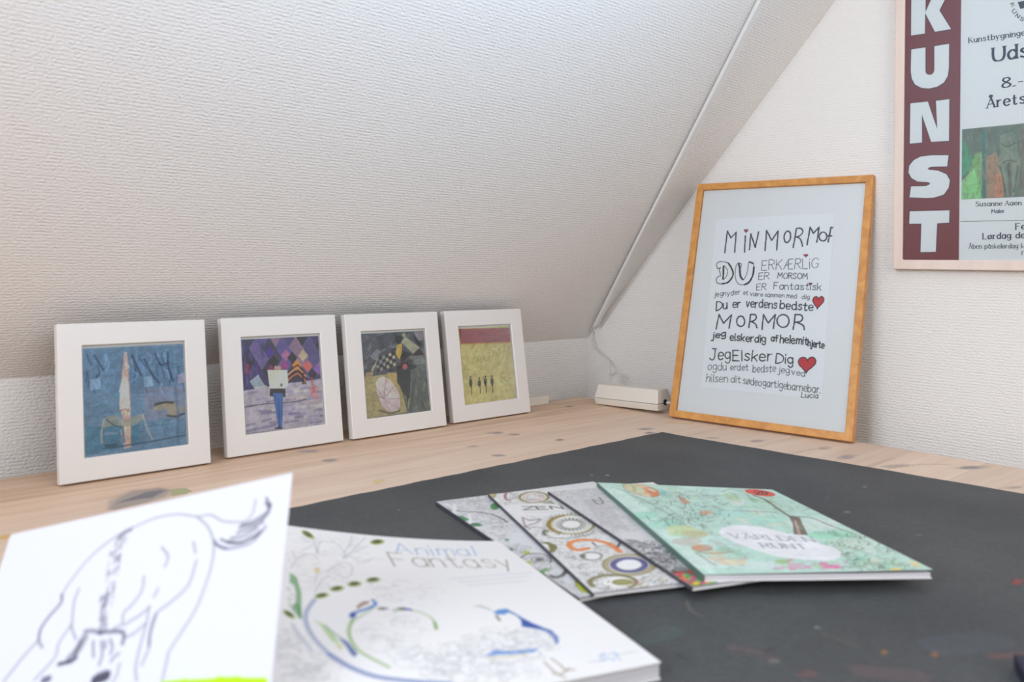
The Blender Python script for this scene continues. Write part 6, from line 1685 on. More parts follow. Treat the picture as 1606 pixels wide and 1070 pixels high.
p 190 210 150 0 60 282 1834 -24 33 -36 27 -41 15 -40 0 -29 -14 -13 -26 5 -33 23 -34 36 -27 42 -16 40 -1 30 15 13 27 -6 34
p 196 180 170 0 60 359 2052 -37 47 -59 37 -69 20 -66 0 -51 -21 -26 -37 5 -46 35 -47 59 -39 71 -22 68 0 52 21 25 39 -7 48
p 200 120 80 0 60 382 2231 -29 40 -45 31 -50 17 -46 -1 -34 -18 -14 -32 7 -40 29 -39 44 -33 51 -17 48 0 34 19 14 33 -9 40
p 214 150 100 0 60 311 2201 -18 25 -27 20 -30 11 -28 -1 -20 -11 -9 -20 5 -25 18 -25 27 -20 30 -12 29 1 20 11 9 21 -6 25
p 232 206 160 0 60 532 2598 -30 30 -52 24 -63 11 -62 -2 -48 -16 -27 -27 2 -31 29 -31 52 -24 64 -13 63 3 49 16 26 27 -3 33
p 220 196 160 0 60 396 2485 -23 28 -37 21 -43 11 -41 -2 -31 -13 -16 -23 4 -28 23 -27 37 -22 44 -11 42 1 31 13 15 24 -5 28
p 214 190 150 0 60 447 2359 -21 21 -38 17 -45 8 -46 -1 -37 -10 -20 -18 -1 -22 21 -21 37 -17 46 -9 47 1 37 10 20 19 0 22
s 120 110 110 12 55 624 2122 56 20
s 170 110 80 12 55 390 2125 30 44
s 200 90 80 12 55 542 2487 7 22
s 170 110 80 12 55 550 2468 24 41
s 170 110 80 12 55 298 2637 26 27
s 190 150 110 12 55 243 2526 59 21
s 190 150 110 12 55 496 2300 28 -1
s 150 140 150 12 55 610 2002 90 -15
s 150 140 150 12 55 270 1932 85 -1
s 200 90 80 12 55 252 1983 49 -1
s 120 110 110 12 55 540 1946 9 42
s 200 90 80 12 55 283 2141 6 40
s 170 110 80 12 55 470 2438 64 31
s 120 110 110 12 55 395 2373 62 -2
s 190 150 110 12 55 456 2259 34 -10
s 200 90 80 12 55 493 2512 42 7
s 150 140 150 12 55 574 2446 70 -1
s 200 90 80 12 55 308 2261 52 -9
s 150 140 150 12 55 548 2491 30 7
s 170 110 80 12 55 103 2609 19 2
s 150 140 150 12 55 477 2201 24 4
s 150 140 150 12 55 721 1954 46 33
s 170 110 80 12 55 704 2175 26 5
s 200 90 80 12 55 -24 2604 23 26
s 200 90 80 12 55 248 2548 23 10
s 170 110 80 12 55 466 2134 81 7
s 150 140 150 12 55 419 2654 37 0
s 200 90 80 12 55 508 2192 51 36
s 190 150 110 12 55 725 2038 43 6
s 170 110 80 12 55 629 2159 58 5
s 120 110 110 12 55 427 2429 32 2
s 200 90 80 12 55 478 2087 60 1
s 120 110 110 12 55 76 2640 29 8
s 150 140 150 12 55 24 2600 49 12
s 190 150 110 12 55 697 2161 62 3
s 190 150 110 12 55 633 2238 22 -1
s 200 90 80 12 55 407 2488 16 3
s 190 150 110 12 55 584 2304 39 -15
s 170 110 80 12 55 446 2085 25 3
s 120 110 110 12 55 607 2065 38 9
s 150 140 150 12 55 153 2380 30 -16
s 150 140 150 12 55 462 2207 38 -13
s 150 140 150 12 55 291 2288 59 7
s 120 110 110 12 55 444 2166 49 5
s 170 110 80 12 55 525 2531 42 -7
s 190 150 110 12 55 438 2286 61 28
s 170 110 80 12 55 68 2546 74 -3
s 190 150 110 12 55 446 2559 81 -17
s 190 150 110 12 55 415 2524 13 19
s 120 110 110 12 55 414 2661 38 14
s 150 140 150 12 55 772 2048 98 -24
s 170 110 80 12 55 444 2327 76 13
s 150 140 150 12 55 441 2021 53 -20
s 190 150 110 12 55 -13 2590 58 -12
s 150 140 150 12 55 636 2350 41 35
s 150 140 150 12 55 439 2568 44 28
s 190 150 110 12 55 430 2025 65 33
s 190 150 110 12 55 296 2019 63 32
s 200 90 80 12 55 300 2537 31 40
s 170 110 80 12 55 330 2137 45 6
s 150 80 60 18 70 195 2314 99 58 226 -34
s 160 100 80 22 60 162 2341 33 321
s 120 110 120 12 70 310 2509 214 -14
s 160 206 150 16 60 1664 1037 1 147
s 76 120 80 16 60 2028 715 27 95
s 90 150 96 16 60 1408 1014 -28 136
s 190 220 180 16 60 1853 426 28 158
s 140 190 110 16 60 1620 415 47 102
s 140 190 110 16 60 1776 688 49 53
s 160 206 150 16 60 1741 591 -34 133
s 76 120 80 16 60 1721 606 103 -41
s 110 164 90 16 60 1264 1191 64 -28
s 140 190 110 16 60 1516 573 99 -36
s 76 120 80 16 60 1916 748 1 65
s 110 164 90 16 60 1346 576 -9 155
s 160 206 150 16 60 1596 549 43 -2
s 110 164 90 16 60 1672 627 74 20
s 190 220 180 16 60 1520 621 48 61
s 190 220 180 16 60 1295 333 74 -23
s 190 220 180 16 60 1299 566 68 -45
s 90 150 96 16 60 1786 526 -16 122
s 190 220 180 16 60 1408 660 -41 154
s 110 164 90 16 60 1903 371 9 75
s 90 150 96 16 60 1582 515 64 -18
s 160 206 150 16 60 1385 551 57 62
s 160 206 150 16 60 1553 239 39 27
s 76 120 80 16 60 1358 838 44 39
s 110 164 90 16 60 1952 87 41 108
s 76 120 80 16 60 1492 800 13 57
s 190 220 180 16 60 1593 574 35 91
s 90 150 96 16 60 1834 641 -1 147
s 90 150 96 16 60 1235 433 79 -20
s 140 190 110 16 60 1593 585 -3 81
s 90 150 96 16 60 1699 853 -35 118
s 140 190 110 16 60 1780 448 0 109
s 160 206 150 16 60 1452 350 37 128
s 110 164 90 16 60 1733 865 15 147
s 140 190 110 16 60 2020 55 73 20
s 140 190 110 16 60 1323 1070 55 77
s 76 120 80 16 60 1321 847 21 43
s 76 120 80 16 60 1482 222 24 148
s 76 120 80 16 60 1781 971 41 26
s 160 206 150 16 60 1648 634 23 42
s 110 164 90 16 60 1825 525 -5 120
s 140 190 110 16 60 1853 439 -32 172
s 110 164 90 16 60 1395 298 22 64
s 90 150 96 16 60 1244 875 46 66
s 140 190 110 16 60 1657 490 52 104
s 76 120 80 16 60 1498 865 48 60
s 190 220 180 16 60 1126 802 44 26
s 160 206 150 16 60 1003 858 23 33
s 140 190 110 16 60 1365 840 79 -16
s 160 206 150 16 60 1423 736 11 63
s 190 220 180 16 60 1266 705 25 59
s 76 120 80 16 60 1765 524 49 87
s 160 206 150 16 60 901 518 123 -33
s 90 150 96 16 60 2264 93 134 -47
s 190 220 180 16 60 1449 559 0 87
s 140 190 110 16 60 1332 397 102 -1
s 110 164 90 16 60 1876 836 -15 135
s 90 150 96 16 60 1544 608 69 64
s 90 150 96 16 60 1942 540 55 4
s 90 150 96 16 60 2238 -160 81 8
s 160 206 150 16 60 1778 139 115 -8
s 190 220 180 16 60 1743 652 8 66
s 160 206 150 16 60 1656 642 -14 134
s 90 150 96 16 60 1589 574 27 57
s 110 164 90 16 60 2168 -22 -28 154
s 110 164 90 16 60 2222 163 58 -9
s 190 220 180 16 60 1533 68 -45 187
s 110 164 90 16 60 1683 991 18 61
s 160 206 150 16 60 1968 832 5 78
s 160 206 150 16 60 1634 307 101 -15
s 76 120 80 16 60 2145 427 33 89
s 110 164 90 16 60 1655 491 -18 110
s 76 120 80 16 60 1400 597 93 7
s 90 150 96 16 60 1376 711 95 -35
s 190 220 180 16 60 1437 726 -16 153
s 76 120 80 16 60 1980 767 0 66
s 140 190 110 16 60 1308 730 57 -22
s 140 190 110 16 60 1747 722 43 78
s 76 120 80 16 60 1476 409 -28 124
s 90 150 96 16 60 1906 171 29 46
s 160 206 150 16 60 1443 491 57 54
s 190 220 180 16 60 1885 827 83 -42
s 90 150 96 16 60 1628 485 82 11
s 76 120 80 16 60 1071 1022 56 -15
s 90 150 96 16 60 1225 1105 33 49
s 140 190 110 16 60 1847 898 21 61
s 90 150 96 16 60 1519 1151 -21 140
s 190 220 180 16 60 1764 350 65 -41
s 190 220 180 16 60 2157 159 90 43
s 160 206 150 16 60 1729 569 117 -23
s 160 206 150 16 60 1454 844 119 -36
s 140 190 110 16 60 1867 369 41 61
s 90 150 96 16 60 1667 557 7 49
s 140 190 110 16 60 1651 771 60 -24
s 140 190 110 16 60 1544 887 8 59
s 160 206 150 16 60 2091 192 44 24
s 90 150 96 16 60 1520 247 -13 162
s 190 220 180 16 60 1864 763 20 13
s 76 120 80 16 60 1622 507 60 50
s 190 220 180 16 60 1758 397 133 -50
s 110 164 90 16 60 1628 656 92 25
s 160 206 150 16 60 1969 389 90 21
s 90 150 96 16 60 2104 384 49 15
s 90 150 96 16 60 1752 520 1 131
s 140 190 110 16 60 2217 244 96 -52
s 140 190 110 16 60 1844 392 38 139
s 140 190 110 16 60 2011 598 -20 124
s 160 206 150 16 60 1102 796 66 -38
s 110 164 90 16 60 1596 429 5 126
s 110 164 90 16 60 1280 680 59 48
p 222 228 228 0 70 1477 641 -27 48 -32 43 -35 35 -34 23 -31 10 -23 -5 -15 -18 -4 -31 7 -40 17 -46 26 -48 33 -44 35 -37 36 -25 31 -11 25 4 14 20 4 33 -8 42 -19 47
p 180 196 110 0 35 1454 623 -35 41 -37 6 -30 -31 -20 -61 -4 -82 13 -85 28 -73 36 -46 38 -7 32 33 19 65 2 84 -14 86 -28 70
s 110 150 90 16 70 1417 191 187 -130 65 194 -86 393
s 140 96 88 24 80 1163 1017 232 15 231 16
s 92 70 58 34 85 1724 327 38 208 -46 386 -34 338
s 190 170 150 12 80 1767 291 47 190 -38 417
p 100 68 56 0 90 1699 1160 100 35 -151 362 -119 293 -138 -12 182 -354
s 200 170 150 26 80 1661 1364 -202 452
s 110 84 70 24 85 1701 1201 199 45 49 285 77 254
s 110 90 80 14 60 1955 971 177 -151 62 -70
s 150 200 160 14 55 2002 1292 33 30
s 150 200 160 14 55 1580 1569 -10 107
s 200 220 210 14 55 1763 1186 13 81
s 200 220 210 14 55 1371 1565 28 28
s 200 220 210 14 55 1995 949 23 5
s 150 200 160 14 55 1432 1436 74 3
s 130 150 130 14 55 1433 1712 15 52
s 150 200 160 14 55 1907 862 47 9
s 130 150 130 14 55 1880 650 17 127
s 150 200 160 14 55 1594 1532 79 15
s 130 150 130 14 55 1756 1558 26 35
s 200 220 210 14 55 1820 1303 -44 128
s 150 200 160 14 55 1915 1065 56 34
s 110 170 110 14 55 1578 1020 41 56
s 130 150 130 14 55 2066 805 4 95
s 200 220 210 14 55 1892 1147 -10 77
s 200 220 210 14 55 1930 1077 41 89
s 130 150 130 14 55 1800 1733 -14 84
s 200 220 210 14 55 1423 1374 44 50
s 110 170 110 14 55 2020 574 9 94
s 130 150 130 14 55 1907 1648 66 55
s 110 170 110 14 55 2043 999 38 100
s 110 170 110 14 55 1753 1299 9 43
s 150 200 160 14 55 1756 949 14 124
s 150 200 160 14 55 1491 1395 2 109
s 110 170 110 14 55 2003 1077 38 23
s 110 170 110 14 55 1611 910 63 36
s 150 200 160 14 55 1955 816 5 60
s 110 170 110 14 55 1495 1433 17 92
s 150 200 160 14 55 1878 1660 -4 49
s 110 170 110 14 55 1990 1581 -24 100
s 150 200 160 14 55 1667 1461 7 107
s 110 170 110 14 55 1418 1436 35 106
s 110 170 110 14 55 1756 1494 5 98
s 150 200 160 14 55 1992 655 10 129
s 214 222 210 14 65 1533 2823 -37 32 -31 2 1 -31
s 110 150 110 14 65 1816 2818 -56 60 -52 6 8 -53
s 80 110 90 14 65 1747 2190 -48 56 -41 2 16 -54
s 214 222 210 14 65 1638 2594 36 -26 29 -5 12 20
s 140 180 130 14 65 1535 2255 35 -4 7 30 -25 47
s 80 110 90 14 65 2036 1810 -49 86 -68 33 3 -62
s 70 84 80 14 65 1906 1904 1 -30 22 -40 33 -36
s 120 170 150 14 65 1536 2250 -38 -25 38 -81 75 -52
s 120 170 150 14 65 1466 2575 49 4 -19 64 -65 51
s 120 170 150 14 65 1966 2825 15 -36 35 -34 36 -13
s 120 170 150 14 65 1470 2867 -20 -26 37 -54 52 -20
s 80 110 90 14 65 1916 2000 17 17 -10 39 -30 45
s 140 180 130 14 65 1561 2147 -2 -35 28 -49 44 -37
s 214 222 210 14 65 1897 2311 47 -34 29 6 -8 41
s 70 84 80 14 65 1982 2417 20 -56 58 -43 21 25
s 70 84 80 14 65 1847 1854 -33 29 -14 -14 24 -38
s 120 170 150 14 65 1572 2610 -16 34 -33 23 -18 -11
s 140 180 130 14 65 2121 2294 2 61 -77 77 -49 -13
s 80 110 90 14 65 1465 2397 -35 7 4 -36 38 -39
s 214 222 210 14 65 1743 2235 44 -51 47 -21 19 23
s 70 84 80 14 65 2006 2059 -6 38 -30 46 -41 34
s 214 222 210 14 65 1321 2628 49 -28 23 20 -24 50
s 70 84 80 14 65 1677 2708 20 5 -16 32 -31 16
s 214 222 210 14 65 1987 2446 -29 -41 66 -90 75 -22
s 70 84 80 14 65 2083 2232 -6 31 -21 37 -32 34
s 120 170 150 14 65 1995 1987 -31 4 12 -40 40 -35
s 110 150 110 14 65 1757 2416 -18 43 -42 35 -31 -1
s 140 180 130 14 65 1669 2062 -30 18 -19 -4 -1 -25
s 80 110 90 14 65 2048 1833 51 -7 -7 57 -57 71
s 70 84 80 14 65 1702 2777 -34 42 -35 3 13 -39
s 80 110 90 14 65 1617 2358 -42 59 -50 16 2 -46
s 70 84 80 14 65 2029 2365 26 -5 9 18 -14 32
s 214 222 210 14 65 1298 2787 19 -42 38 -38 41 -16
s 80 110 90 14 65 1690 2782 3 -30 28 -35 37 -20
s 214 222 210 14 65 1376 2837 -5 -16 16 -24 24 -14
s 110 150 110 14 65 1872 1781 -79 66 -31 -37 58 -93
s 110 150 110 14 65 1521 2519 1 -25 16 -32 28 -30
s 140 180 130 14 65 1552 2424 -25 -21 22 -55 52 -49
s 70 84 80 14 65 2002 2027 -15 -28 20 -54 46 -56
s 80 110 90 14 65 1603 2476 27 -16 10 14 -19 30
s 140 180 130 14 65 1840 1861 24 -21 23 -11 15 3
s 140 180 130 14 65 1890 2163 -25 16 -20 2 -8 -14
s 120 170 150 14 65 1456 2388 22 -30 29 -21 25 -7
s 110 150 110 14 65 1857 2239 -61 64 -55 11 -3 -50
s 70 84 80 14 65 1564 2687 51 -16 16 30 -29 56
s 80 110 90 14 65 1878 2624 -42 24 -25 -10 8 -37
s 70 84 80 14 65 1559 2586 21 -27 25 -10 8 15
s 80 110 90 14 65 1649 2058 -11 25 -20 24 -22 15
s 214 222 210 14 65 1877 2351 -10 40 -37 43 -40 18
s 140 180 130 14 65 1679 2125 11 -53 49 -59 52 -22
s 70 84 80 14 65 2022 1854 19 6 -7 31 -28 35
s 110 150 110 14 65 1881 2616 -15 56 -59 52 -43 -3
s 140 180 130 14 65 1719 2341 30 -33 33 -21 26 -4
s 80 110 90 14 65 1650 2790 -29 21 -20 -2 2 -24
s 80 110 90 14 65 1496 2858 -31 8 -17 -12 2 -28
s 110 150 110 14 65 1545 2819 -11 1 -4 -8 5 -13
s 214 222 210 14 65 1685 2673 -24 1 1 -25 26 -31
s 140 180 130 14 65 1735 2732 -5 11 -9 11 -11 9
s 214 222 210 14 65 1798 2115 2 -26 26 -33 28 -9
s 120 170 150 14 65 1584 2191 -26 34 -31 25 -27 7
s 110 150 110 14 65 1508 2640 -17 37 -35 32 -33 10
s 120 170 150 14 65 1809 2708 -36 4 5 -37 42 -42
s 110 150 110 14 65 1780 2795 -28 16 -18 -6 4 -24
s 140 180 130 14 65 1968 2301 -16 -12 9 -34 30 -38
s 70 84 80 14 65 1287 2812 41 -59 58 -26 22 29
s 80 110 90 14 65 1579 2816 -35 24 -24 -5 6 -30
s 110 150 110 14 65 1895 2712 17 39 -50 68 -65 27
s 70 84 80 14 65 1573 2680 28 -11 20 3 7 18
s 110 150 110 14 65 1420 2766 -25 18 -12 -11 15 -25
s 110 150 110 14 65 1883 2749 -30 24 -24 3 -6 -19
s 80 110 90 14 65 1868 1706 10 15 -13 33 -28 31
s 140 180 130 14 65 1568 2256 27 -6 13 14 -3 28
s 214 222 210 14 65 1851 2128 -36 12 5 -36 40 -38
s 140 180 130 14 65 1691 2156 32 -18 3 24 -29 33
s 70 84 80 14 65 1594 2537 -35 42 -41 21 -25 -9
s 214 222 210 14 65 1811 1906 -29 30 -29 16 -21 -1
s 80 110 90 14 65 1692 2706 6 21 -16 33 -31 29
s 214 222 210 14 65 1612 2716 -3 12 -10 12 -13 10
s 110 150 110 14 65 1532 2727 -63 29 -14 -40 49 -66
s 70 84 80 14 65 2102 2063 -8 37 -26 43 -36 39
s 110 150 110 14 65 1934 2678 -69 31 -9 -49 64 -71
s 80 110 90 14 65 1932 2319 21 -13 16 0 3 14
s 70 84 80 14 65 1666 2635 4 -32 25 -39 36 -33
s 70 84 80 14 65 1587 2432 14 -36 34 -26 17 14
s 80 110 90 14 65 1751 2253 53 -42 33 10 -17 54
s 214 222 210 14 65 2055 2436 -38 18 -3 -28 36 -40
s 80 110 90 14 65 1520 2352 -17 -9 8 -30 27 -32
s 140 180 130 14 65 1505 2237 48 -16 4 42 -44 55
s 110 150 110 14 65 1662 2197 4 -47 42 -60 55 -34
p 160 200 130 0 60 849 2638 -16 20 -17 8 -7 -9 6 -20 17 -21 17 -8 7 9 -7 21
p 200 160 190 0 60 981 2768 -23 20 -30 8 -19 -10 2 -22 23 -21 30 -7 19 10 -2 22
p 224 80 150 0 60 1217 2679 -27 26 -33 10 -20 -12 5 -27 27 -26 33 -10 20 12 -5 27
p 200 160 190 0 60 919 2627 -19 20 -22 7 -13 -9 4 -20 19 -19 22 -8 13 9 -4 20
p 190 196 200 0 60 1358 2671 -24 24 -28 9 -16 -11 6 -24 24 -24 28 -9 16 11 -6 24
p 200 160 190 0 60 1116 2684 -23 26 -21 10 -9 -11 9 -27 22 -26 22 -11 9 12 -9 27
p 224 80 150 0 60 980 2563 -25 25 -32 10 -20 -12 4 -26 25 -26 33 -9 20 11 -5 27
p 200 160 190 0 60 1452 2645 -26 29 -24 12 -9 -13 11 -30 26 -29 24 -12 10 13 -12 30
p 190 196 200 0 60 1165 2631 -24 26 -24 10 -12 -12 8 -27 24 -26 25 -10 11 12 -8 27
p 190 196 200 0 60 1260 2694 -19 18 -21 7 -12 -9 4 -19 19 -18 21 -7 12 9 -4 19
p 190 196 200 0 60 1367 2623 -19 16 -27 5 -18 -7 1 -17 19 -15 26 -6 19 7 -1 17
p 190 196 200 0 60 1071 2718 -23 27 -21 11 -8 -12 10 -28 22 -27 22 -11 8 12 -10 28
p 200 160 190 0 60 746 2768 -18 17 -26 6 -17 -8 1 -18 18 -17 26 -6 17 8 -1 18
p 160 200 130 0 60 1157 2775 -22 22 -25 8 -14 -10 6 -23 21 -22 26 -9 14 11 -6 23
p 160 200 130 0 60 1160 2672 -23 19 -30 8 -21 -10 2 -20 22 -20 31 -7 20 9 -1 21
p 190 196 200 0 60 1133 2590 -20 17 -26 7 -18 -9 2 -18 20 -18 26 -6 17 8 -1 19
p 224 80 150 0 60 1295 2777 -21 15 -31 4 -24 -7 -2 -16 21 -15 32 -5 23 8 2 16
p 200 160 190 0 60 924 2570 -24 22 -30 8 -20 -10 2 -23 23 -22 31 -9 20 10 -2 24
p 160 200 130 0 60 845 2721 -17 18 -21 7 -13 -8 4 -19 17 -19 22 -6 12 8 -4 19
p 190 196 200 0 60 1225 2654 -28 26 -33 10 -20 -12 6 -28 27 -27 34 -10 20 13 -6 28
p 200 160 190 0 60 1186 2781 -25 26 -27 10 -13 -12 8 -27 24 -26 27 -10 14 12 -8 27
p 160 200 130 0 60 1155 2732 -27 24 -34 9 -22 -11 4 -26 26 -24 35 -9 21 12 -3 25
p 200 160 190 0 60 897 2710 -25 29 -27 11 -14 -13 9 -30 25 -29 27 -11 14 13 -9 30
p 200 160 190 0 60 1047 2786 -19 15 -28 5 -19 -8 -1 -16 19 -15 27 -5 20 8 1 16
p 190 196 200 0 60 1335 2730 -24 25 -25 9 -12 -11 8 -26 23 -24 26 -10 12 11 -8 26
p 224 80 150 0 60 892 2774 -27 26 -34 9 -21 -12 4 -27 27 -27 34 -10 21 13 -4 28
p 200 160 190 0 60 1038 2671 -22 16 -31 5 -24 -8 -1 -17 21 -16 31 -6 24 8 2 18
p 200 160 190 0 60 878 2720 -19 22 -20 9 -10 -10 6 -23 20 -22 20 -9 10 10 -7 23
p 224 80 150 0 60 1212 2660 -23 26 -23 9 -11 -11 9 -26 23 -26 23 -10 11 11 -9 27
p 214 110 160 0 60 1238 2685 -16 18 -18 6 -9 -8 5 -18 17 -17 18 -7 9 8 -6 18
p 190 196 200 0 60 1036 2760 -21 29 -19 11 -4 -13 13 -28 21 -29 19 -11 4 12 -13 29
p 200 160 190 0 60 768 2743 -21 16 -31 6 -23 -9 -1 -17 20 -17 31 -6 24 9 1 18
p 160 200 130 0 60 1330 2634 -19 19 -22 7 -13 -9 5 -19 19 -19 22 -7 13 8 -5 20
p 224 80 150 0 60 1264 2645 -24 24 -30 9 -17 -11 4 -25 25 -24 30 -9 17 11 -5 25
p 160 200 130 0 60 1243 2709 -25 27 -24 10 -11 -12 9 -27 24 -27 25 -11 11 13 -9 27
p 224 80 150 0 60 793 2749 -17 19 -19 7 -10 -8 4 -20 17 -18 20 -8 10 9 -5 19
p 200 160 190 0 60 1143 2772 -23 29 -22 11 -8 -13 12 -29 24 -29 22 -11 7 13 -12 29
p 190 196 200 0 60 1439 2657 -24 20 -30 7 -19 -9 2 -21 23 -20 31 -8 19 10 -2 21
p 224 80 150 0 60 950 2735 -18 15 -27 5 -19 -8 -1 -15 18 -15 27 -5 19 7 1 16
p 224 80 150 0 60 1044 2734 -24 22 -32 8 -20 -11 2 -23 25 -23 32 -8 20 11 -3 24
p 224 90 160 0 80 1326 2741 -14 14 -21 13 -25 9 -29 6 -28 1 -25 -4 -20 -8 -13 -11 -4 -14 4 -15 14 -14 20 -13 26 -10 29 -5 28 -1 26 3 20 8 13 12 4 14 -5 15
p 222 170 190 0 70 985 2697 -15 19 -20 17 -22 13 -24 8 -22 2 -19 -4 -14 -10 -7 -14 0 -18 8 -19 14 -19 20 -17 23 -14 24 -8 23 -2 19 4 14 10 7 14 -1 19 -8 19
p 150 190 90 0 70 920 2597 -13 16 -18 14 -21 11 -24 7 -22 2 -20 -4 -14 -8 -9 -12 -1 -15 5 -17 13 -16 18 -15 22 -11 23 -7 23 -2 20 3 15 9 8 12 1 16 -6 17
p 232 206 60 0 95 1812 2851 -12 12 -16 12 -18 8 -19 5 -19 1 -15 -3 -11 -7 -6 -10 0 -12 6 -13 12 -13 16 -11 19 -9 19 -5 19 -1 15 3 11 7 6 10 0 12 -7 14
p 228 206 140 0 90 2038 2779 -19 15 -17 0 -10 -16 -1 -28 6 -35 15 -36 19 -29 20 -16 16 0 10 17 2 29 -8 36 -14 35 -19 28
p 236 236 240 0 100 635 1809 115 -165 156 -90 140 -5 152 60 159 209 116 33 47 150 -25 119 72 97 -13 144 -73 119 -118 89 -146 17 -142 -39 -201 -86 -115 -177 -78 -182 -44 -176
f 120 120 126 13 85 712 1950 777 120 -758 -263 "VÄRLDEN
f 120 120 126 13 85 879 2228 411 46 -388 -183 "RUNT
s 206 206 210 14 70 1000 2333 251 25
s 206 206 210 14 70 998 2407 310 52"""
ART['sticker'] = """\
e 222 70 50 0 100 1863 197 165 -4 -268 217 120 -414
h 70 24 18 24 100 1770 301 141 -20 -86 -150 "20"""
ART['poster'] = """\
p 226 230 236 0 100 6242 7248 221 -16 -1 -314 140 308 228 -15 -159 -311 174 -332 -238 2 -149 332 -1 -330 -213 6
p 226 230 236 0 100 6250 6350 217 -5 2 -376 10 -44 42 -32 39 -2 33 26 10 41 -3 383 218 -2 0 -384 -15 -122 -57 -96 -96 -52 -117 -13 -120 26 -101 71 -51 104 -16 131
p 226 230 236 0 100 6244 5470 266 -4 145 -458 -23 453 197 1 0 -659 -263 9 -144 455 7 -452 -189 -1
p 226 230 236 0 100 6825 4576 -19 -176 -233 13 -57 -18 17 -25 143 -28 121 -65 51 -96 -17 -118 -71 -104 -141 -41 -124 -1 -251 23 23 177 227 -9 65 32 -25 28 -166 21 -95 61 -48 93 10 111 67 84 104 51 166 8
p 226 230 236 0 100 6250 3713 596 -7 -4 -193 -175 -7 -17 -452 -230 -4 10 458 -187 2
f 58 70 92 11 100 7101 6302 760 -21 -761 103 "Kunstbygninge
f 58 70 92 28 100 7440 5955 460 2 -462 203 "Uds
f 58 70 92 20 100 7567 5533 277 13 -278 134 "8.-
f 58 70 92 20 100 7361 5254 507 13 -508 140 "Årets
f 58 70 92 9 100 7216 3756 614 -6 -614 74 "SusanneAaen
f 58 70 92 8 100 7436 3643 173 0 -174 54 "Maler
f 58 70 92 12 100 7761 3386 125 4 -125 86 "Fe
f 58 70 92 12 100 7321 3248 557 12 -558 76 "Lørdag de
f 58 70 92 7 100 7125 3104 757 6 -757 62 "Åben påskelørdag kl
f 58 70 92 7 100 7844 3008 32 0 -32 57 "F
f 58 70 92 9 100 7669 6788 16 -51 29 61 "K
f 58 70 92 9 100 7684 6675 28 -46 10 72 "U
f 58 70 92 9 100 7733 6588 37 -38 -9 76 "N
f 58 70 92 9 100 7791 6522 41 -27 -23 74 "S
q 58 70 92 0 100 7762 6798 167 -3 0 -101 -132 -7
q 58 70 92 0 100 7003 3530 1372 -8 0 -6 -1372 7"""
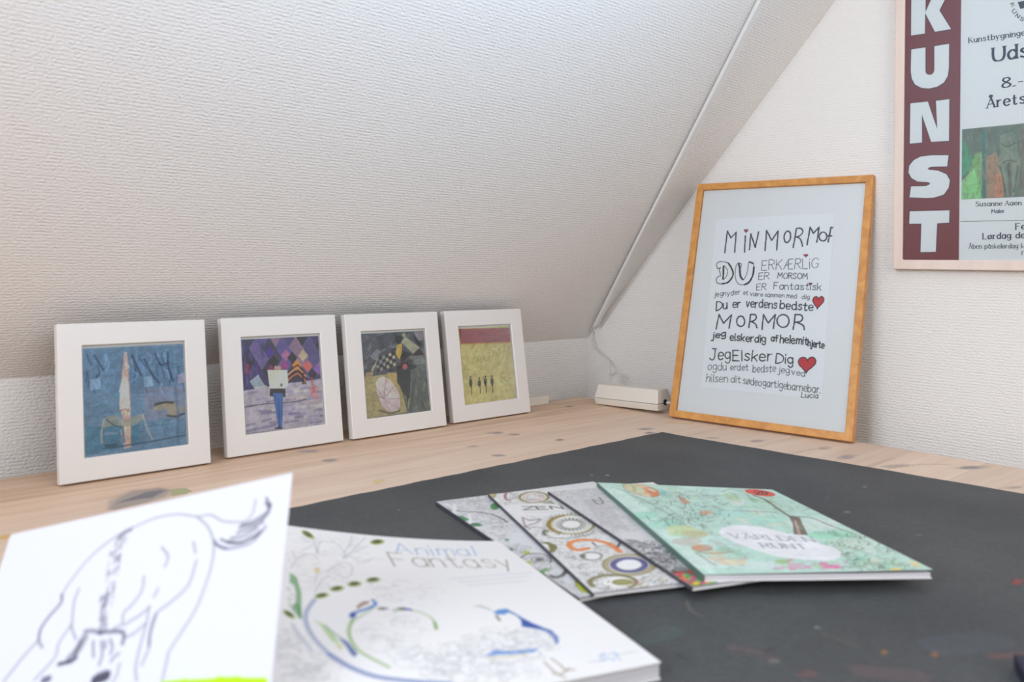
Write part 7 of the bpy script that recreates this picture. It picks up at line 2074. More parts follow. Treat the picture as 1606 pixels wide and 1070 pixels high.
ART['photo'] = """\
p 96 112 104 0 100 7000 4964 858 -21 167 -2 7 -1077 -1024 12
p 60 150 110 0 60 7030 4821 118 -224 40 -173 -115 -162 -67 -38 -5 514
p 120 164 110 0 85 7187 4551 114 54 5 -737 -298 8 104 384
p 128 190 128 0 70 7006 4139 183 200 117 -471 -298 8
s 50 110 110 50 70 7308 4899 17 -465 -4 -546
p 160 128 104 0 70 7349 4496 139 71 94 -256 3 -431 -222 -4
p 196 120 88 0 60 7472 4214 93 36 39 -365 -120 -4
p 118 134 120 0 75 7542 4812 164 45 55 -129 19 -227 38 -208 -35 -202 -52 -202 -91 5 -56 251 -66 212 26 226
p 80 70 66 0 60 7637 4389 54 37 22 -536 -46 2
s 120 140 120 22 40 7973 3920 -16 -37
s 104 84 80 22 40 7760 4219 -6 -86
s 60 110 96 22 40 7053 4255 20 -94
s 104 84 80 22 40 7878 4376 -3 -116
s 70 84 82 22 40 7289 4926 -18 -74
s 120 140 120 22 40 7923 4461 14 -47
s 104 84 80 22 40 7256 4943 -7 -45
s 140 130 116 22 40 7386 4410 3 -126
s 104 84 80 22 40 7819 4148 15 -101
s 140 130 116 22 40 7383 3916 18 -47
s 140 130 116 22 40 7738 4437 2 -76
s 140 130 116 22 40 7530 4065 -5 -113
s 60 110 96 22 40 7378 4186 3 -75
s 104 84 80 22 40 7243 4623 8 -48
s 60 110 96 22 40 7296 3994 -7 -122
s 140 130 116 22 40 7851 4324 1 -87
s 104 84 80 22 40 7335 4739 1 -120
s 120 140 120 22 40 7901 4092 -5 -31
s 104 84 80 22 40 8006 4778 3 -35
s 70 84 82 22 40 7253 4035 -15 -81
s 60 110 96 22 40 7266 4742 15 -73
s 84 104 98 22 40 7778 4852 -4 -53
s 84 104 98 22 40 7104 3958 -17 -101
s 104 84 80 22 40 7396 4817 17 -102
s 120 140 120 22 40 7715 4517 -16 -121
s 60 110 96 22 40 7980 4885 16 -89
s 104 84 80 22 40 7131 4619 -18 -73
s 60 110 96 22 40 7765 3979 10 -111
s 84 104 98 22 40 7178 3950 -15 -97
s 140 130 116 22 40 7041 4141 19 -83
s 70 84 82 22 40 7512 4595 14 -64
s 120 140 120 22 40 7631 4489 -17 -82
s 140 130 116 22 40 7693 4657 -13 -45
s 120 140 120 22 40 7660 4394 19 -119
s 104 84 80 22 40 7255 4494 -9 -87
s 70 84 82 22 40 7813 4263 -4 -93
s 84 104 98 22 40 7549 4931 -17 -68
s 120 140 120 22 40 7535 4845 -14 -31
s 104 84 80 22 40 7120 4956 7 -76
s 60 110 96 22 40 7665 4702 15 -122
s 140 130 116 22 40 7826 4467 -17 -84
s 140 130 116 22 40 7944 4297 16 -92
s 70 84 82 22 40 7392 4404 17 -91
s 140 130 116 22 40 7717 3950 -6 -112
s 84 104 98 22 40 7118 4654 14 -97
s 104 84 80 22 40 7829 4844 6 -74
s 60 110 96 22 40 7635 4921 -17 -58
s 140 130 116 22 40 7096 4173 -11 -86
s 70 84 82 22 40 7737 4771 -5 -113
s 120 140 120 22 40 7138 4894 14 -94
s 60 110 96 22 40 7713 4893 7 -104
s 70 84 82 22 40 7728 4615 17 -46
s 140 130 116 22 40 7293 4404 0 -122
s 140 130 116 22 40 7949 4036 -7 -51
s 84 104 98 22 40 7623 4355 7 -96
s 104 84 80 22 40 7614 4075 -14 -64
s 60 110 96 22 40 7166 4531 -16 -39
s 120 140 120 22 40 8001 4225 -12 -57
s 70 84 82 22 40 7735 3998 -6 -47
s 84 104 98 22 40 7131 4401 19 -106
s 120 140 120 22 40 7352 4694 1 -48
s 104 84 80 22 40 7489 4203 -3 -125
s 140 130 116 22 40 7752 4430 8 -106
s 140 130 116 22 40 7897 4713 1 -75
s 70 84 82 22 40 7279 4187 -2 -93
s 60 110 96 22 40 7974 4551 9 -91
s 60 110 96 22 40 7249 4306 -3 -95
s 140 130 116 22 40 7929 4574 2 -114
s 60 110 96 22 40 7677 4073 -17 -118
s 140 130 116 22 40 7594 4527 -9 -120
s 104 84 80 22 40 7837 4114 -10 -99
s 60 110 96 22 40 7606 4418 4 -32
s 120 140 120 22 40 7459 4678 3 -75
s 104 84 80 22 40 7987 4111 -5 -112
s 60 110 96 22 40 7857 4224 10 -75
s 84 104 98 22 40 7937 4423 14 -74
s 140 130 116 22 40 7638 4564 10 -120
s 84 104 98 22 40 7280 4300 14 -101
s 84 104 98 22 40 7183 4567 -1 -60
s 140 130 116 22 40 7307 4465 -19 -33
s 120 140 120 22 40 7588 4718 7 -78
s 70 84 82 22 40 7511 4374 15 -39
s 140 130 116 22 40 7330 4274 12 -95
s 104 84 80 22 40 7548 3971 0 -51
s 70 84 82 22 40 7559 4043 12 -90
s 84 104 98 22 40 7061 3966 3 -82
s 70 84 82 22 40 7969 4776 11 -66
s 140 130 116 22 40 7235 4590 -6 -66
s 140 130 116 22 40 7467 4637 15 -119
s 120 140 120 22 40 8001 4666 -8 -44
s 120 140 120 22 40 7497 4150 14 -49
s 140 130 116 22 40 7814 4666 12 -90
s 104 84 80 22 40 7830 4132 -7 -96
s 60 110 96 22 40 7531 4214 17 -102
s 70 84 82 22 40 7890 3937 10 -120
s 140 130 116 22 40 7559 4267 -15 -59
s 120 140 120 22 40 7200 3950 -5 -77
s 120 140 120 22 40 7339 4556 18 -42
s 140 130 116 22 40 7388 3983 15 -104
s 104 84 80 22 40 7021 4647 13 -90
s 140 130 116 22 40 7310 4284 -12 -61
s 140 130 116 22 40 7110 4831 -11 -55
s 60 110 96 22 40 7383 4860 -11 -97
s 84 104 98 22 40 7635 4575 -4 -102
s 70 84 82 22 40 7878 4718 -15 -70
s 60 110 96 22 40 7153 4418 14 -65
s 140 130 116 22 40 7635 4515 19 -69
s 84 104 98 22 40 7519 4024 2 -89
s 60 110 96 22 40 7614 4366 19 -124
s 84 104 98 22 40 7480 4510 2 -36
s 104 84 80 22 40 7479 4321 -14 -117
s 84 104 98 22 40 7928 4815 -6 -102
s 140 130 116 22 40 7278 4253 -10 -33
s 84 104 98 22 40 7691 4825 18 -93
s 84 104 98 22 40 7876 4412 -15 -42
s 84 104 98 22 40 7159 4440 -17 -50
s 120 140 120 22 40 7842 4365 7 -112
s 140 130 116 22 40 7394 4951 2 -55
s 104 84 80 22 40 7231 4914 -11 -67
s 60 110 96 22 40 7672 4512 16 -80
s 60 64 60 22 60 7561 4686 92 -50 90 53
s 60 64 60 22 60 7582 4393 73 36 108 -29
s 60 64 60 22 60 7545 4355 38 -189 39 -230
s 60 64 60 22 60 7782 4337 -17 -204 -35 -182
s 60 64 60 22 60 7655 4388 10 -166
p 112 100 98 0 50 7814 4907 211 -2 7 -1041 -194 10"""
ART['desk'] = """\
p 134 132 136 0 11 -9878 -2123 142 356 372 264 246 -65 67 -218 -152 -223 -267 -77 -329 -103
p 120 118 124 0 25 -9723 -1942 428 250 220 -39 -238 -221
p 176 178 130 0 50 -9041 -1759 159 -57 -18 -200 -229 -20
p 134 132 136 0 11 -9826 -2167 179 377 261 289 282 -204 37 -68 -100 -266 -258 -84 -374 -66
p 120 118 124 0 25 -9723 -1942 428 250 220 -39 -238 -221
p 176 178 130 0 50 -9041 -1759 159 -57 -18 -200 -229 -20
p 134 132 136 0 11 -9837 -2157 106 439 319 257 302 -177 75 -161 -127 -244 -262 -81 -375 -65
p 120 118 124 0 25 -9723 -1942 428 250 220 -39 -238 -221
p 176 178 130 0 50 -9041 -1759 159 -57 -18 -200 -229 -20
p 134 132 136 0 11 -9853 -2145 113 391 363 128 300 72 8 -217 -177 -203 -188 -142 -365 -73
p 120 118 124 0 25 -9723 -1942 428 250 220 -39 -238 -221
p 176 178 130 0 50 -9041 -1759 159 -57 -18 -200 -229 -20
p 134 132 136 0 11 -9847 -2149 113 353 371 146 257 74 38 -196 -83 -280 -274 -72 -374 -65
p 120 118 124 0 25 -9723 -1942 428 250 220 -39 -238 -221
p 176 178 130 0 50 -9041 -1759 159 -57 -18 -200 -229 -20
p 134 132 136 0 11 -9869 -2131 231 332 238 281 318 -108 50 -175 -212 -174 -180 -149 -375 -65
p 120 118 124 0 25 -9723 -1942 428 250 220 -39 -238 -221
p 176 178 130 0 50 -9041 -1759 159 -57 -18 -200 -229 -20
p 134 132 136 0 11 -9869 -2131 250 388 203 212 289 -71 116 -217 -222 -165 -181 -149 -385 -56
p 120 118 124 0 25 -9723 -1942 428 250 220 -39 -238 -221
p 176 178 130 0 50 -9041 -1759 159 -57 -18 -200 -229 -20
p 134 132 136 0 11 -9834 -2160 190 391 253 259 288 -62 33 -199 -127 -243 -304 -47 -298 -128
p 120 118 124 0 25 -9723 -1942 428 250 220 -39 -238 -221
p 176 178 130 0 50 -9041 -1759 159 -57 -18 -200 -229 -20
p 134 132 136 0 11 -9853 -2144 192 416 223 201 385 -81 17 -191 -137 -235 -224 -113 -402 -42
p 120 118 124 0 25 -9723 -1942 428 250 220 -39 -238 -221
p 176 178 130 0 50 -9041 -1759 159 -57 -18 -200 -229 -20
s 216 172 60 120 75 -10977 -2450 131 13
p 140 128 140 0 23 -751 -6204 -133 -38 -126 4 -62 43 31 63 109 54 140 20 103 -25 16 -58 -78 -63
p 140 128 140 0 23 -886 -6184 -95 -21 -104 13 -67 40 2 48 70 35 106 4 92 -28 35 -47 -39 -44
p 140 128 140 0 23 -836 -6205 -106 -22 -115 17 -71 47 5 57 79 39 118 3 102 -34 35 -56 -47 -51
p 140 128 140 0 23 -643 -6211 -98 -12 -134 24 -109 47 -34 49 57 28 122 -5 132 -38 77 -52 -13 -41
p 140 128 140 0 23 -817 -6211 -105 -26 -88 14 -31 47 39 59 94 44 104 8 65 -33 -6 -58 -72 -55
p 150 140 142 0 21 -646 -6953 -131 -10 -180 38 -146 66 -46 65 76 33 164 -13 177 -55 105 -72 -19 -52
p 150 140 142 0 21 -775 -6973 -85 13 -132 66 -119 88 -50 68 42 18 115 -41 134 -82 91 -84 4 -46
p 150 140 142 0 21 -652 -6976 -107 -1 -157 40 -134 64 -50 58 57 25 139 -20 157 -56 100 -65 -5 -45
p 150 140 142 0 21 -729 -6913 -78 9 -120 53 -107 73 -45 58 39 17 105 -33 122 -67 82 -70 2 -40
p 150 140 142 0 21 -686 -6955 -103 7 -158 59 -140 82 -58 68 51 22 138 -34 160 -75 107 -81 3 -48
p 112 106 118 0 29 26 -7656 -99 1 -114 47 -74 70 -2 62 73 24 114 -25 101 -63 40 -70 -39 -46
p 112 106 118 0 29 -16 -7684 -87 19 -140 73 -126 93 -56 70 42 14 120 -48 143 -89 98 -87 6 -45
p 112 106 118 0 29 10 -7648 -100 -3 -118 35 -82 56 -8 53 70 24 116 -16 108 -49 49 -59 -35 -41
p 112 106 118 0 29 192 -7730 -146 2 -205 54 -168 82 -55 72 81 29 185 -28 201 -73 123 -84 -16 -54
p 112 106 118 0 29 -16 -7601 -84 2 -120 36 -100 53 -35 45 47 17 108 -20 118 -47 73 -53 -7 -33
p 140 132 134 0 25 -6728 -1676 -56 -49 -81 -15 -67 26 -23 55 32 58 72 35 80 -6 49 -43 -6 -61
p 140 132 134 0 25 -6707 -1649 -48 -31 -76 -4 -69 24 -31 42 21 40 65 19 79 -10 54 -36 5 -44
p 140 132 134 0 25 -6765 -1677 -52 -46 -68 -9 -54 32 -14 59 32 59 64 30 66 -12 37 -50 -11 -63
p 140 132 134 0 25 -6776 -1720 -35 -12 -58 23 -54 45 -25 47 16 28 49 -6 60 -36 42 -50 5 -39
p 140 132 134 0 25 -6778 -1731 -48 -32 -64 14 -50 54 -13 70 31 53 60 11 61 -37 33 -67 -10 -66
p 132 124 126 0 25 -3749 -1742 -42 -21 -51 10 -35 36 -3 45 29 34 50 6 46 -25 20 -43 -14 -42
p 132 124 126 0 25 -3708 -1747 -69 -21 -95 35 -78 73 -24 78 41 48 87 -7 93 -58 55 -82 -10 -66
p 132 124 126 0 25 -3697 -1695 -61 -24 -90 11 -78 38 -30 50 32 37 79 8 91 -26 58 -47 -1 -47
p 132 124 126 0 25 -3690 -1722 -49 -27 -53 9 -32 41 4 55 38 43 55 10 45 -27 15 -52 -23 -52
p 132 124 126 0 25 -3654 -1720 -71 -45 -90 -16 -69 22 -15 48 45 54 86 33 85 -2 46 -39 -17 -55
p 128 120 124 0 27 -4745 -2978 -48 -9 -69 32 -59 58 -21 57 27 30 62 -11 69 -48 42 -62 -3 -47
p 128 120 124 0 27 -4773 -2903 -36 -19 -51 -1 -42 18 -13 28 22 26 46 10 50 -9 29 -24 -5 -29
p 128 120 124 0 27 -4756 -2919 -42 -13 -61 16 -51 38 -19 43 23 26 55 -1 60 -29 38 -43 -3 -37
p 128 120 124 0 27 -4767 -2939 -43 -13 -57 22 -45 47 -12 50 27 30 53 -4 55 -37 30 -52 -8 -43
p 128 120 124 0 27 -4764 -2938 -41 -12 -53 22 -42 46 -10 49 26 30 51 -5 50 -37 28 -51 -9 -42
p 130 118 112 0 21 -3599 -2018 -40 -16 -49 16 -35 40 -5 45 28 30 47 0 45 -30 21 -45 -12 -40
p 130 118 112 0 21 -3581 -1997 -46 -29 -56 -8 -41 16 -7 33 30 34 54 20 53 -4 26 -26 -13 -36
p 130 118 112 0 21 -3565 -1982 -59 -31 -71 6 -50 39 -6 55 41 46 69 14 65 -25 30 -51 -19 -53
p 130 118 112 0 21 -3569 -1986 -45 -21 -60 3 -48 26 -13 37 28 31 56 10 58 -15 32 -34 -8 -37
p 130 118 112 0 21 -3584 -1998 -57 -27 -67 12 -46 47 -4 59 40 44 67 9 61 -32 27 -57 -21 -55
p 110 92 88 0 25 -3308 -2707 -45 -27 -40 1 -17 28 13 42 39 37 45 14 31 -15 2 -38 -28 -42
p 110 92 88 0 25 -3314 -2729 -34 -13 -44 10 -34 28 -7 32 23 22 42 2 41 -20 22 -32 -9 -29
p 110 92 88 0 25 -3337 -2725 -43 -25 -47 0 -28 23 2 36 34 32 48 14 40 -12 14 -32 -20 -36
p 110 92 88 0 25 -3289 -2720 -52 -26 -62 1 -45 27 -6 40 35 35 61 14 57 -15 28 -36 -16 -40
p 110 92 88 0 25 -3335 -2750 -43 -19 -46 10 -27 35 3 44 33 32 48 5 40 -24 12 -42 -20 -41
p 120 116 122 0 27 -1538 -3049 -55 -7 -73 34 -55 60 -13 57 36 29 68 -14 69 -50 36 -63 -13 -46
p 120 116 122 0 27 -1441 -3078 -70 -18 -88 22 -66 51 -13 57 46 36 84 -1 83 -39 42 -58 -18 -50
p 120 116 122 0 27 -1529 -3043 -46 -7 -67 21 -57 39 -20 39 25 20 60 -7 66 -32 42 -42 -3 -31
p 120 116 122 0 27 -1483 -3059 -73 -23 -83 18 -53 52 -1 62 54 42 83 3 73 -37 29 -62 -29 -55
p 120 116 122 0 27 -1513 -3060 -59 -10 -82 23 -67 46 -22 48 34 27 74 -6 80 -37 48 -51 -6 -40
p 96 100 120 0 29 -1686 -3309 -59 -17 -78 9 -61 32 -16 40 36 29 73 5 75 -22 41 -39 -11 -37
p 96 100 120 0 29 -1746 -3243 -57 -27 -61 -3 -35 22 5 38 44 35 63 17 52 -10 16 -33 -27 -39
p 96 100 120 0 29 -1720 -3279 -55 -25 -63 -2 -40 23 1 35 41 33 63 15 55 -11 21 -32 -23 -36
p 96 100 120 0 29 -1734 -3260 -60 -24 -70 3 -47 29 -2 41 43 35 70 12 63 -17 26 -38 -23 -41
p 96 100 120 0 29 -1739 -3236 -42 -17 -45 6 -27 25 3 33 33 25 46 6 39 -16 12 -31 -19 -31
p 132 126 140 0 23 -6728 -1026 -55 -38 -74 21 -59 68 -16 86 34 63 69 11 72 -48 40 -84 -11 -79
p 132 126 140 0 23 -6643 -1083 -46 -18 -80 22 -76 50 -38 55 19 36 67 -2 83 -38 61 -57 10 -48
p 132 126 140 0 23 -6678 -1033 -58 -26 -92 28 -86 67 -38 76 26 50 80 0 95 -51 67 -77 6 -67
p 132 126 140 0 23 -6658 -1000 -55 -39 -88 -4 -81 32 -36 54 26 50 76 23 91 -15 63 -46 4 -55
p 132 126 140 0 23 -6698 -1096 -37 -19 -57 16 -49 45 -20 53 19 36 50 2 57 -33 37 -53 0 -47
p 130 112 108 0 25 -897 -717 -52 -17 -63 18 -46 44 -7 51 35 33 61 0 59 -33 28 -51 -15 -45
p 130 112 108 0 25 -932 -695 -55 -32 -62 -4 -40 24 1 41 42 40 62 20 55 -11 20 -35 -23 -43
p 130 112 108 0 25 -941 -683 -63 -37 -59 1 -26 38 17 58 54 51 65 20 46 -21 5 -52 -39 -58
p 130 112 108 0 25 -861 -714 -59 -22 -93 1 -83 22 -34 34 30 29 81 12 94 -12 62 -30 2 -34
p 130 112 108 0 25 -886 -658 -71 -48 -72 -19 -40 19 10 47 55 55 77 36 60 0 16 -36 -35 -54
p 150 132 128 0 21 -1212 -4200 -43 5 -69 40 -63 55 -27 45 20 14 60 -24 71 -50 48 -54 3 -31
p 150 132 128 0 21 -1239 -4199 -40 0 -56 30 -44 46 -13 41 24 16 51 -15 54 -41 31 -46 -7 -31
p 150 132 128 0 21 -1237 -4219 -56 -2 -74 38 -58 61 -15 54 35 24 69 -19 71 -53 39 -62 -11 -41
p 150 132 128 0 21 -1224 -4166 -41 0 -61 27 -51 43 -18 38 23 15 54 -14 59 -38 37 -42 -2 -29
p 150 132 128 0 21 -1242 -4207 -36 -1 -50 24 -40 38 -13 35 22 14 45 -13 48 -33 29 -38 -5 -26
p 150 128 126 0 21 -870 -4751 -67 -19 -75 9 -49 32 0 41 49 30 77 6 67 -22 26 -39 -28 -38
p 150 128 126 0 21 -807 -4733 -84 -24 -102 4 -72 32 -11 43 57 36 98 11 95 -19 44 -41 -25 -42
p 150 128 126 0 21 -849 -4789 -84 -17 -99 24 -68 52 -7 57 58 36 97 -3 91 -41 40 -59 -28 -49
p 150 128 126 0 21 -697 -4796 -70 -3 -126 25 -122 39 -62 37 27 16 103 -11 132 -34 99 -41 19 -28
p 150 128 126 0 21 -903 -4794 -80 -18 -82 27 -46 58 12 62 64 38 87 -4 68 -46 18 -64 -41 -53
p 170 140 120 0 21 -503 -5722 -95 -23 -90 15 -44 46 20 55 78 40 99 5 74 -33 12 -55 -54 -50
p 170 140 120 0 21 -578 -5655 -45 -5 -56 15 -39 30 -5 30 31 16 54 -5 51 -24 24 -32 -15 -25
p 170 140 120 0 21 -512 -5737 -63 0 -87 37 -72 56 -22 49 37 19 81 -20 85 -49 50 -56 -9 -36
p 170 140 120 0 21 -451 -5710 -76 -12 -106 13 -87 33 -28 36 44 23 97 0 103 -25 62 -36 -9 -32
p 170 140 120 0 21 -582 -5708 -81 -21 -72 13 -29 39 27 50 71 35 83 6 54 -28 1 -49 -54 -45
p 160 140 130 0 21 -4703 -2219 -33 -15 -46 7 -38 26 -12 32 19 24 42 4 45 -17 27 -31 -4 -30
p 160 140 130 0 21 -4663 -2231 -45 -30 -50 -2 -33 27 0 44 32 39 51 18 45 -14 18 -38 -18 -44
p 160 140 130 0 21 -4631 -2207 -34 -12 -59 5 -54 18 -26 25 14 18 49 4 61 -12 43 -23 6 -23
p 160 140 130 0 21 -4641 -2211 -53 -26 -76 3 -64 31 -22 45 30 37 68 13 76 -18 46 -41 -5 -44
p 160 140 130 0 21 -4661 -2262 -31 -6 -45 21 -37 40 -14 39 18 21 40 -8 44 -33 27 -42 -2 -32
p 120 104 96 0 17 -709 -8395 -72 7 -106 40 -89 54 -33 43 40 12 94 -24 105 -51 65 -52 -4 -29
p 120 104 96 0 17 -780 -8392 -62 3 -69 31 -43 46 3 38 47 13 69 -18 60 -41 22 -45 -27 -27
p 120 104 96 0 17 -824 -8378 -60 11 -91 46 -80 58 -31 45 31 9 81 -30 91 -55 60 -55 -1 -29
p 120 104 96 0 17 -775 -8398 -65 6 -92 37 -76 50 -26 40 37 11 83 -23 91 -46 54 -49 -6 -26
p 120 104 96 0 17 -785 -8356 -58 6 -91 31 -82 41 -34 33 28 9 79 -20 93 -38 63 -40 2 -22
s 110 92 84 30 70 -1052 26 60 -332
s 216 190 60 80 70 -6997 -3018 99 36
s 206 190 80 80 60 -826 -2867 254 -345
s 176 140 104 40 50 -1129 -6854 558 -169 408 -280
s 190 160 136 60 50 -1379 -5516 975 -113
s 180 146 110 60 30 -1938 -6645 1526 41"""
ART['mat'] = """\
p 140 146 150 0 80 -2146 -7115 -32 -9 -27 1 -12 10 7 15 25 15 32 9 27 0 12 -10 -8 -16 -24 -15
p 130 132 122 0 70 -3411 -7469 -36 -8 -36 6 -21 18 1 22 23 19 36 8 35 -6 22 -18 -1 -22 -23 -19
p 104 108 98 0 70 -3683 -8329 -34 -2 -37 11 -26 22 -5 23 18 16 34 4 37 -12 27 -22 4 -23 -18 -17
p 150 150 150 0 70 -2998 -7026 -19 -5 -16 0 -7 6 4 10 14 10 18 6 17 -1 7 -6 -4 -10 -14 -10
p 150 152 156 0 60 -6698 -8671 -20 -5 -19 4 -12 9 1 13 12 11 20 5 19 -3 11 -10 0 -13 -12 -11
p 150 108 70 0 70 -6727 -9183 -33 -9 -29 2 -13 11 8 16 25 16 34 9 29 -1 13 -11 -8 -17 -26 -16
p 150 104 70 0 70 -6491 -9438 -36 -6 -31 3 -15 13 7 18 26 15 35 7 31 -4 16 -13 -7 -18 -26 -15
p 118 84 86 0 60 -7416 -9013 -44 -9 -43 9 -28 24 -2 31 25 25 43 10 45 -9 28 -25 2 -31 -26 -25
p 150 66 66 0 80 -4434 -9406 -58 -8 -51 9 -24 20 11 26 43 20 58 8 52 -8 25 -21 -12 -26 -44 -20
p 170 172 176 0 70 -4164 -4682 -23 -12 -22 -1 -12 10 2 17 15 19 23 12 21 2 13 -10 -2 -18 -15 -19
p 160 162 166 0 70 -4337 -4542 -18 -11 -16 -2 -8 6 3 14 12 15 18 11 17 3 8 -7 -3 -13 -13 -16
p 150 152 160 0 70 -7311 -4212 -12 -13 -12 -4 -7 6 1 13 8 15 12 13 12 4 6 -6 0 -13 -8 -15
p 140 80 82 0 40 -7503 -8949 -23 -7 -22 3 -12 10 2 15 15 13 24 7 21 -2 13 -11 -3 -14 -15 -14
s 120 116 108 30 50 -7033 -7720 -135 -118 -33 -129
s 112 88 92 80 45 -7512 -8415 69 -137 -2 -150
s 60 64 70 40 60 -7453 -8633 149 0
s 52 64 64 40 70 -7906 -8229 -17 -96
s 150 152 150 30 50 -7496 -8706 37 -33
s 126 84 80 80 50 -6233 -9699 208 -142
s 80 104 96 200 25 -7884 -7934 274 -26
s 100 98 80 60 30 -6779 -8746 -26 -252
s 120 92 98 200 30 -7151 -9196 192 -259
s 92 100 110 300 25 -6342 -9397 404 -213
s 80 88 84 300 20 -6690 -7874 265 -483"""
# ------------------------------------------------------------------ materials
def lin(c):
    c = np.asarray(c, float) / 255
    return np.where(c <= .04045, c / 12.92, ((c + .055) / 1.055) ** 2.4)

def new_mat(name):
    m = bpy.data.materials.new(name); m.use_nodes = True
    nt = m.node_tree
    return m, nt, nt.nodes['Principled BSDF'], nt.nodes, nt.links

def plain(name, rgb, rough=.5, spec=.5):
    m, nt, b, N, L = new_mat(name)
    b.inputs['Base Color'].default_value = (*lin(rgb), 1)
    b.inputs['Roughness'].default_value = rough
    b.inputs['Specular IOR Level'].default_value = spec
    return m

def speckle(name, rgb, rough, scale, amount, bump=0, stretch=(1, 1, 1), spec=.5):
    """a plain colour with a little noise in tone and relief"""
    m, nt, b, N, L = new_mat(name)
    tc = N.new('ShaderNodeTexCoord'); mp = N.new('ShaderNodeMapping'); mp.inputs['Scale'].default_value = stretch
    no = N.new('ShaderNodeTexNoise'); no.inputs['Scale'].default_value = scale; no.inputs['Detail'].default_value = 5
    L.new(tc.outputs['Object'], mp.inputs[0]); L.new(mp.outputs[0], no.inputs['Vector'])
    mx = N.new('ShaderNodeMix'); mx.data_type = 'RGBA'
    c = lin(rgb)
    mx.inputs[6].default_value = (*(c * (1 - amount)), 1); mx.inputs[7].default_value = (*np.minimum(c * (1 + amount), 1), 1)
    L.new(no.outputs[0], mx.inputs[0]); L.new(mx.outputs[2], b.inputs['Base Color'])
    b.inputs['Roughness'].default_value = rough; b.inputs['Specular IOR Level'].default_value = spec
    if bump:
        bp = N.new('ShaderNodeBump'); bp.inputs['Distance'].default_value = bump; bp.inputs['Strength'].default_value = .6
        L.new(no.outputs[0], bp.inputs['Height']); L.new(bp.outputs[0], b.inputs['Normal'])
    return m

def wallpaper(name, rgb, depth=.0011):
    """woven glass-fibre wallpaper: ribs along local X with thick and thin threads and slubs"""
    m, nt, b, N, L = new_mat(name)
    tc = N.new('ShaderNodeTexCoord')
    def mapped(sx, sy):
        mp = N.new('ShaderNodeMapping'); mp.inputs['Scale'].default_value = (sx, sy, 1)
        L.new(tc.outputs['Object'], mp.inputs[0]); return mp.outputs[0]
    n1 = N.new('ShaderNodeTexNoise'); n1.inputs['Scale'].default_value = 1; n1.inputs['Detail'].default_value = 2
    L.new(mapped(140, 390), n1.inputs['Vector'])
    n2 = N.new('ShaderNodeTexNoise'); n2.inputs['Scale'].default_value = 1; n2.inputs['Detail'].default_value = 1
    L.new(mapped(280, 370), n2.inputs['Vector'])
    n3 = N.new('ShaderNodeTexNoise'); n3.inputs['Scale'].default_value = 1
    L.new(mapped(12, 60), n3.inputs['Vector'])
    sep = N.new('ShaderNodeSeparateXYZ'); L.new(tc.outputs['Object'], sep.inputs[0])
    def math_(op, a, b_):
        q = N.new('ShaderNodeMath'); q.operation = op
        for i, v in enumerate((a, b_)):
            if v is None: continue
            if isinstance(v, (int, float)): q.inputs[i].default_value = v
            else: L.new(v, q.inputs[i])
        return q.outputs[0]
    ph = math_('ADD', math_('MULTIPLY', sep.outputs[1], 2 * math.pi / .0047), math_('MULTIPLY', n3.outputs[0], 4.0))
    rib = math_('MULTIPLY', math_('SINE', ph, None), .17)
    h = math_('ADD', math_('ADD', rib, math_('MULTIPLY', n1.outputs[0], .8)), math_('MULTIPLY', n2.outputs[0], 1.5))
    bp = N.new('ShaderNodeBump'); bp.inputs['Distance'].default_value = depth; bp.inputs['Strength'].default_value = 1
    L.new(h, bp.inputs['Height']); L.new(bp.outputs[0], b.inputs['Normal'])
    b.inputs['Base Color'].default_value = (*lin(rgb), 1)
    b.inputs['Roughness'].default_value = .75
    b.inputs['Specular IOR Level'].default_value = .3
    return m

def printed(name, rough=.5, spec=.4, attr='ink'):
    m, nt, b, N, L = new_mat(name)
    a = N.new('ShaderNodeAttribute'); a.attribute_name = attr
    L.new(a.outputs['Color'], b.inputs['Base Color'])
    b.inputs['Roughness'].default_value = rough; b.inputs['Specular IOR Level'].default_value = spec
    return m

def glass(name, gloss=1.0):
    m, nt, b, N, L = new_mat(name)
    N.remove(b)
    tr = N.new('ShaderNodeBsdfTransparent'); tr.inputs[0].default_value = (.97, .98, .98, 1)
    gl = N.new('ShaderNodeBsdfGlossy'); gl.inputs['Roughness'].default_value = .03
    fr = N.new('ShaderNodeFresnel'); fr.inputs[0].default_value = 1.45
    mu = N.new('ShaderNodeMath'); mu.operation = 'MULTIPLY'; mu.inputs[1].default_value = gloss
    mx = N.new('ShaderNodeMixShader'); out = N['Material Output'] if 'Material Output' in N else N.new('ShaderNodeOutputMaterial')
    L.new(fr.outputs[0], mu.inputs[0]); L.new(mu.outputs[0], mx.inputs[0]); L.new(tr.outputs[0], mx.inputs[1]); L.new(gl.outputs[0], mx.inputs[2]); L.new(mx.outputs[0], out.inputs[0])
    return m

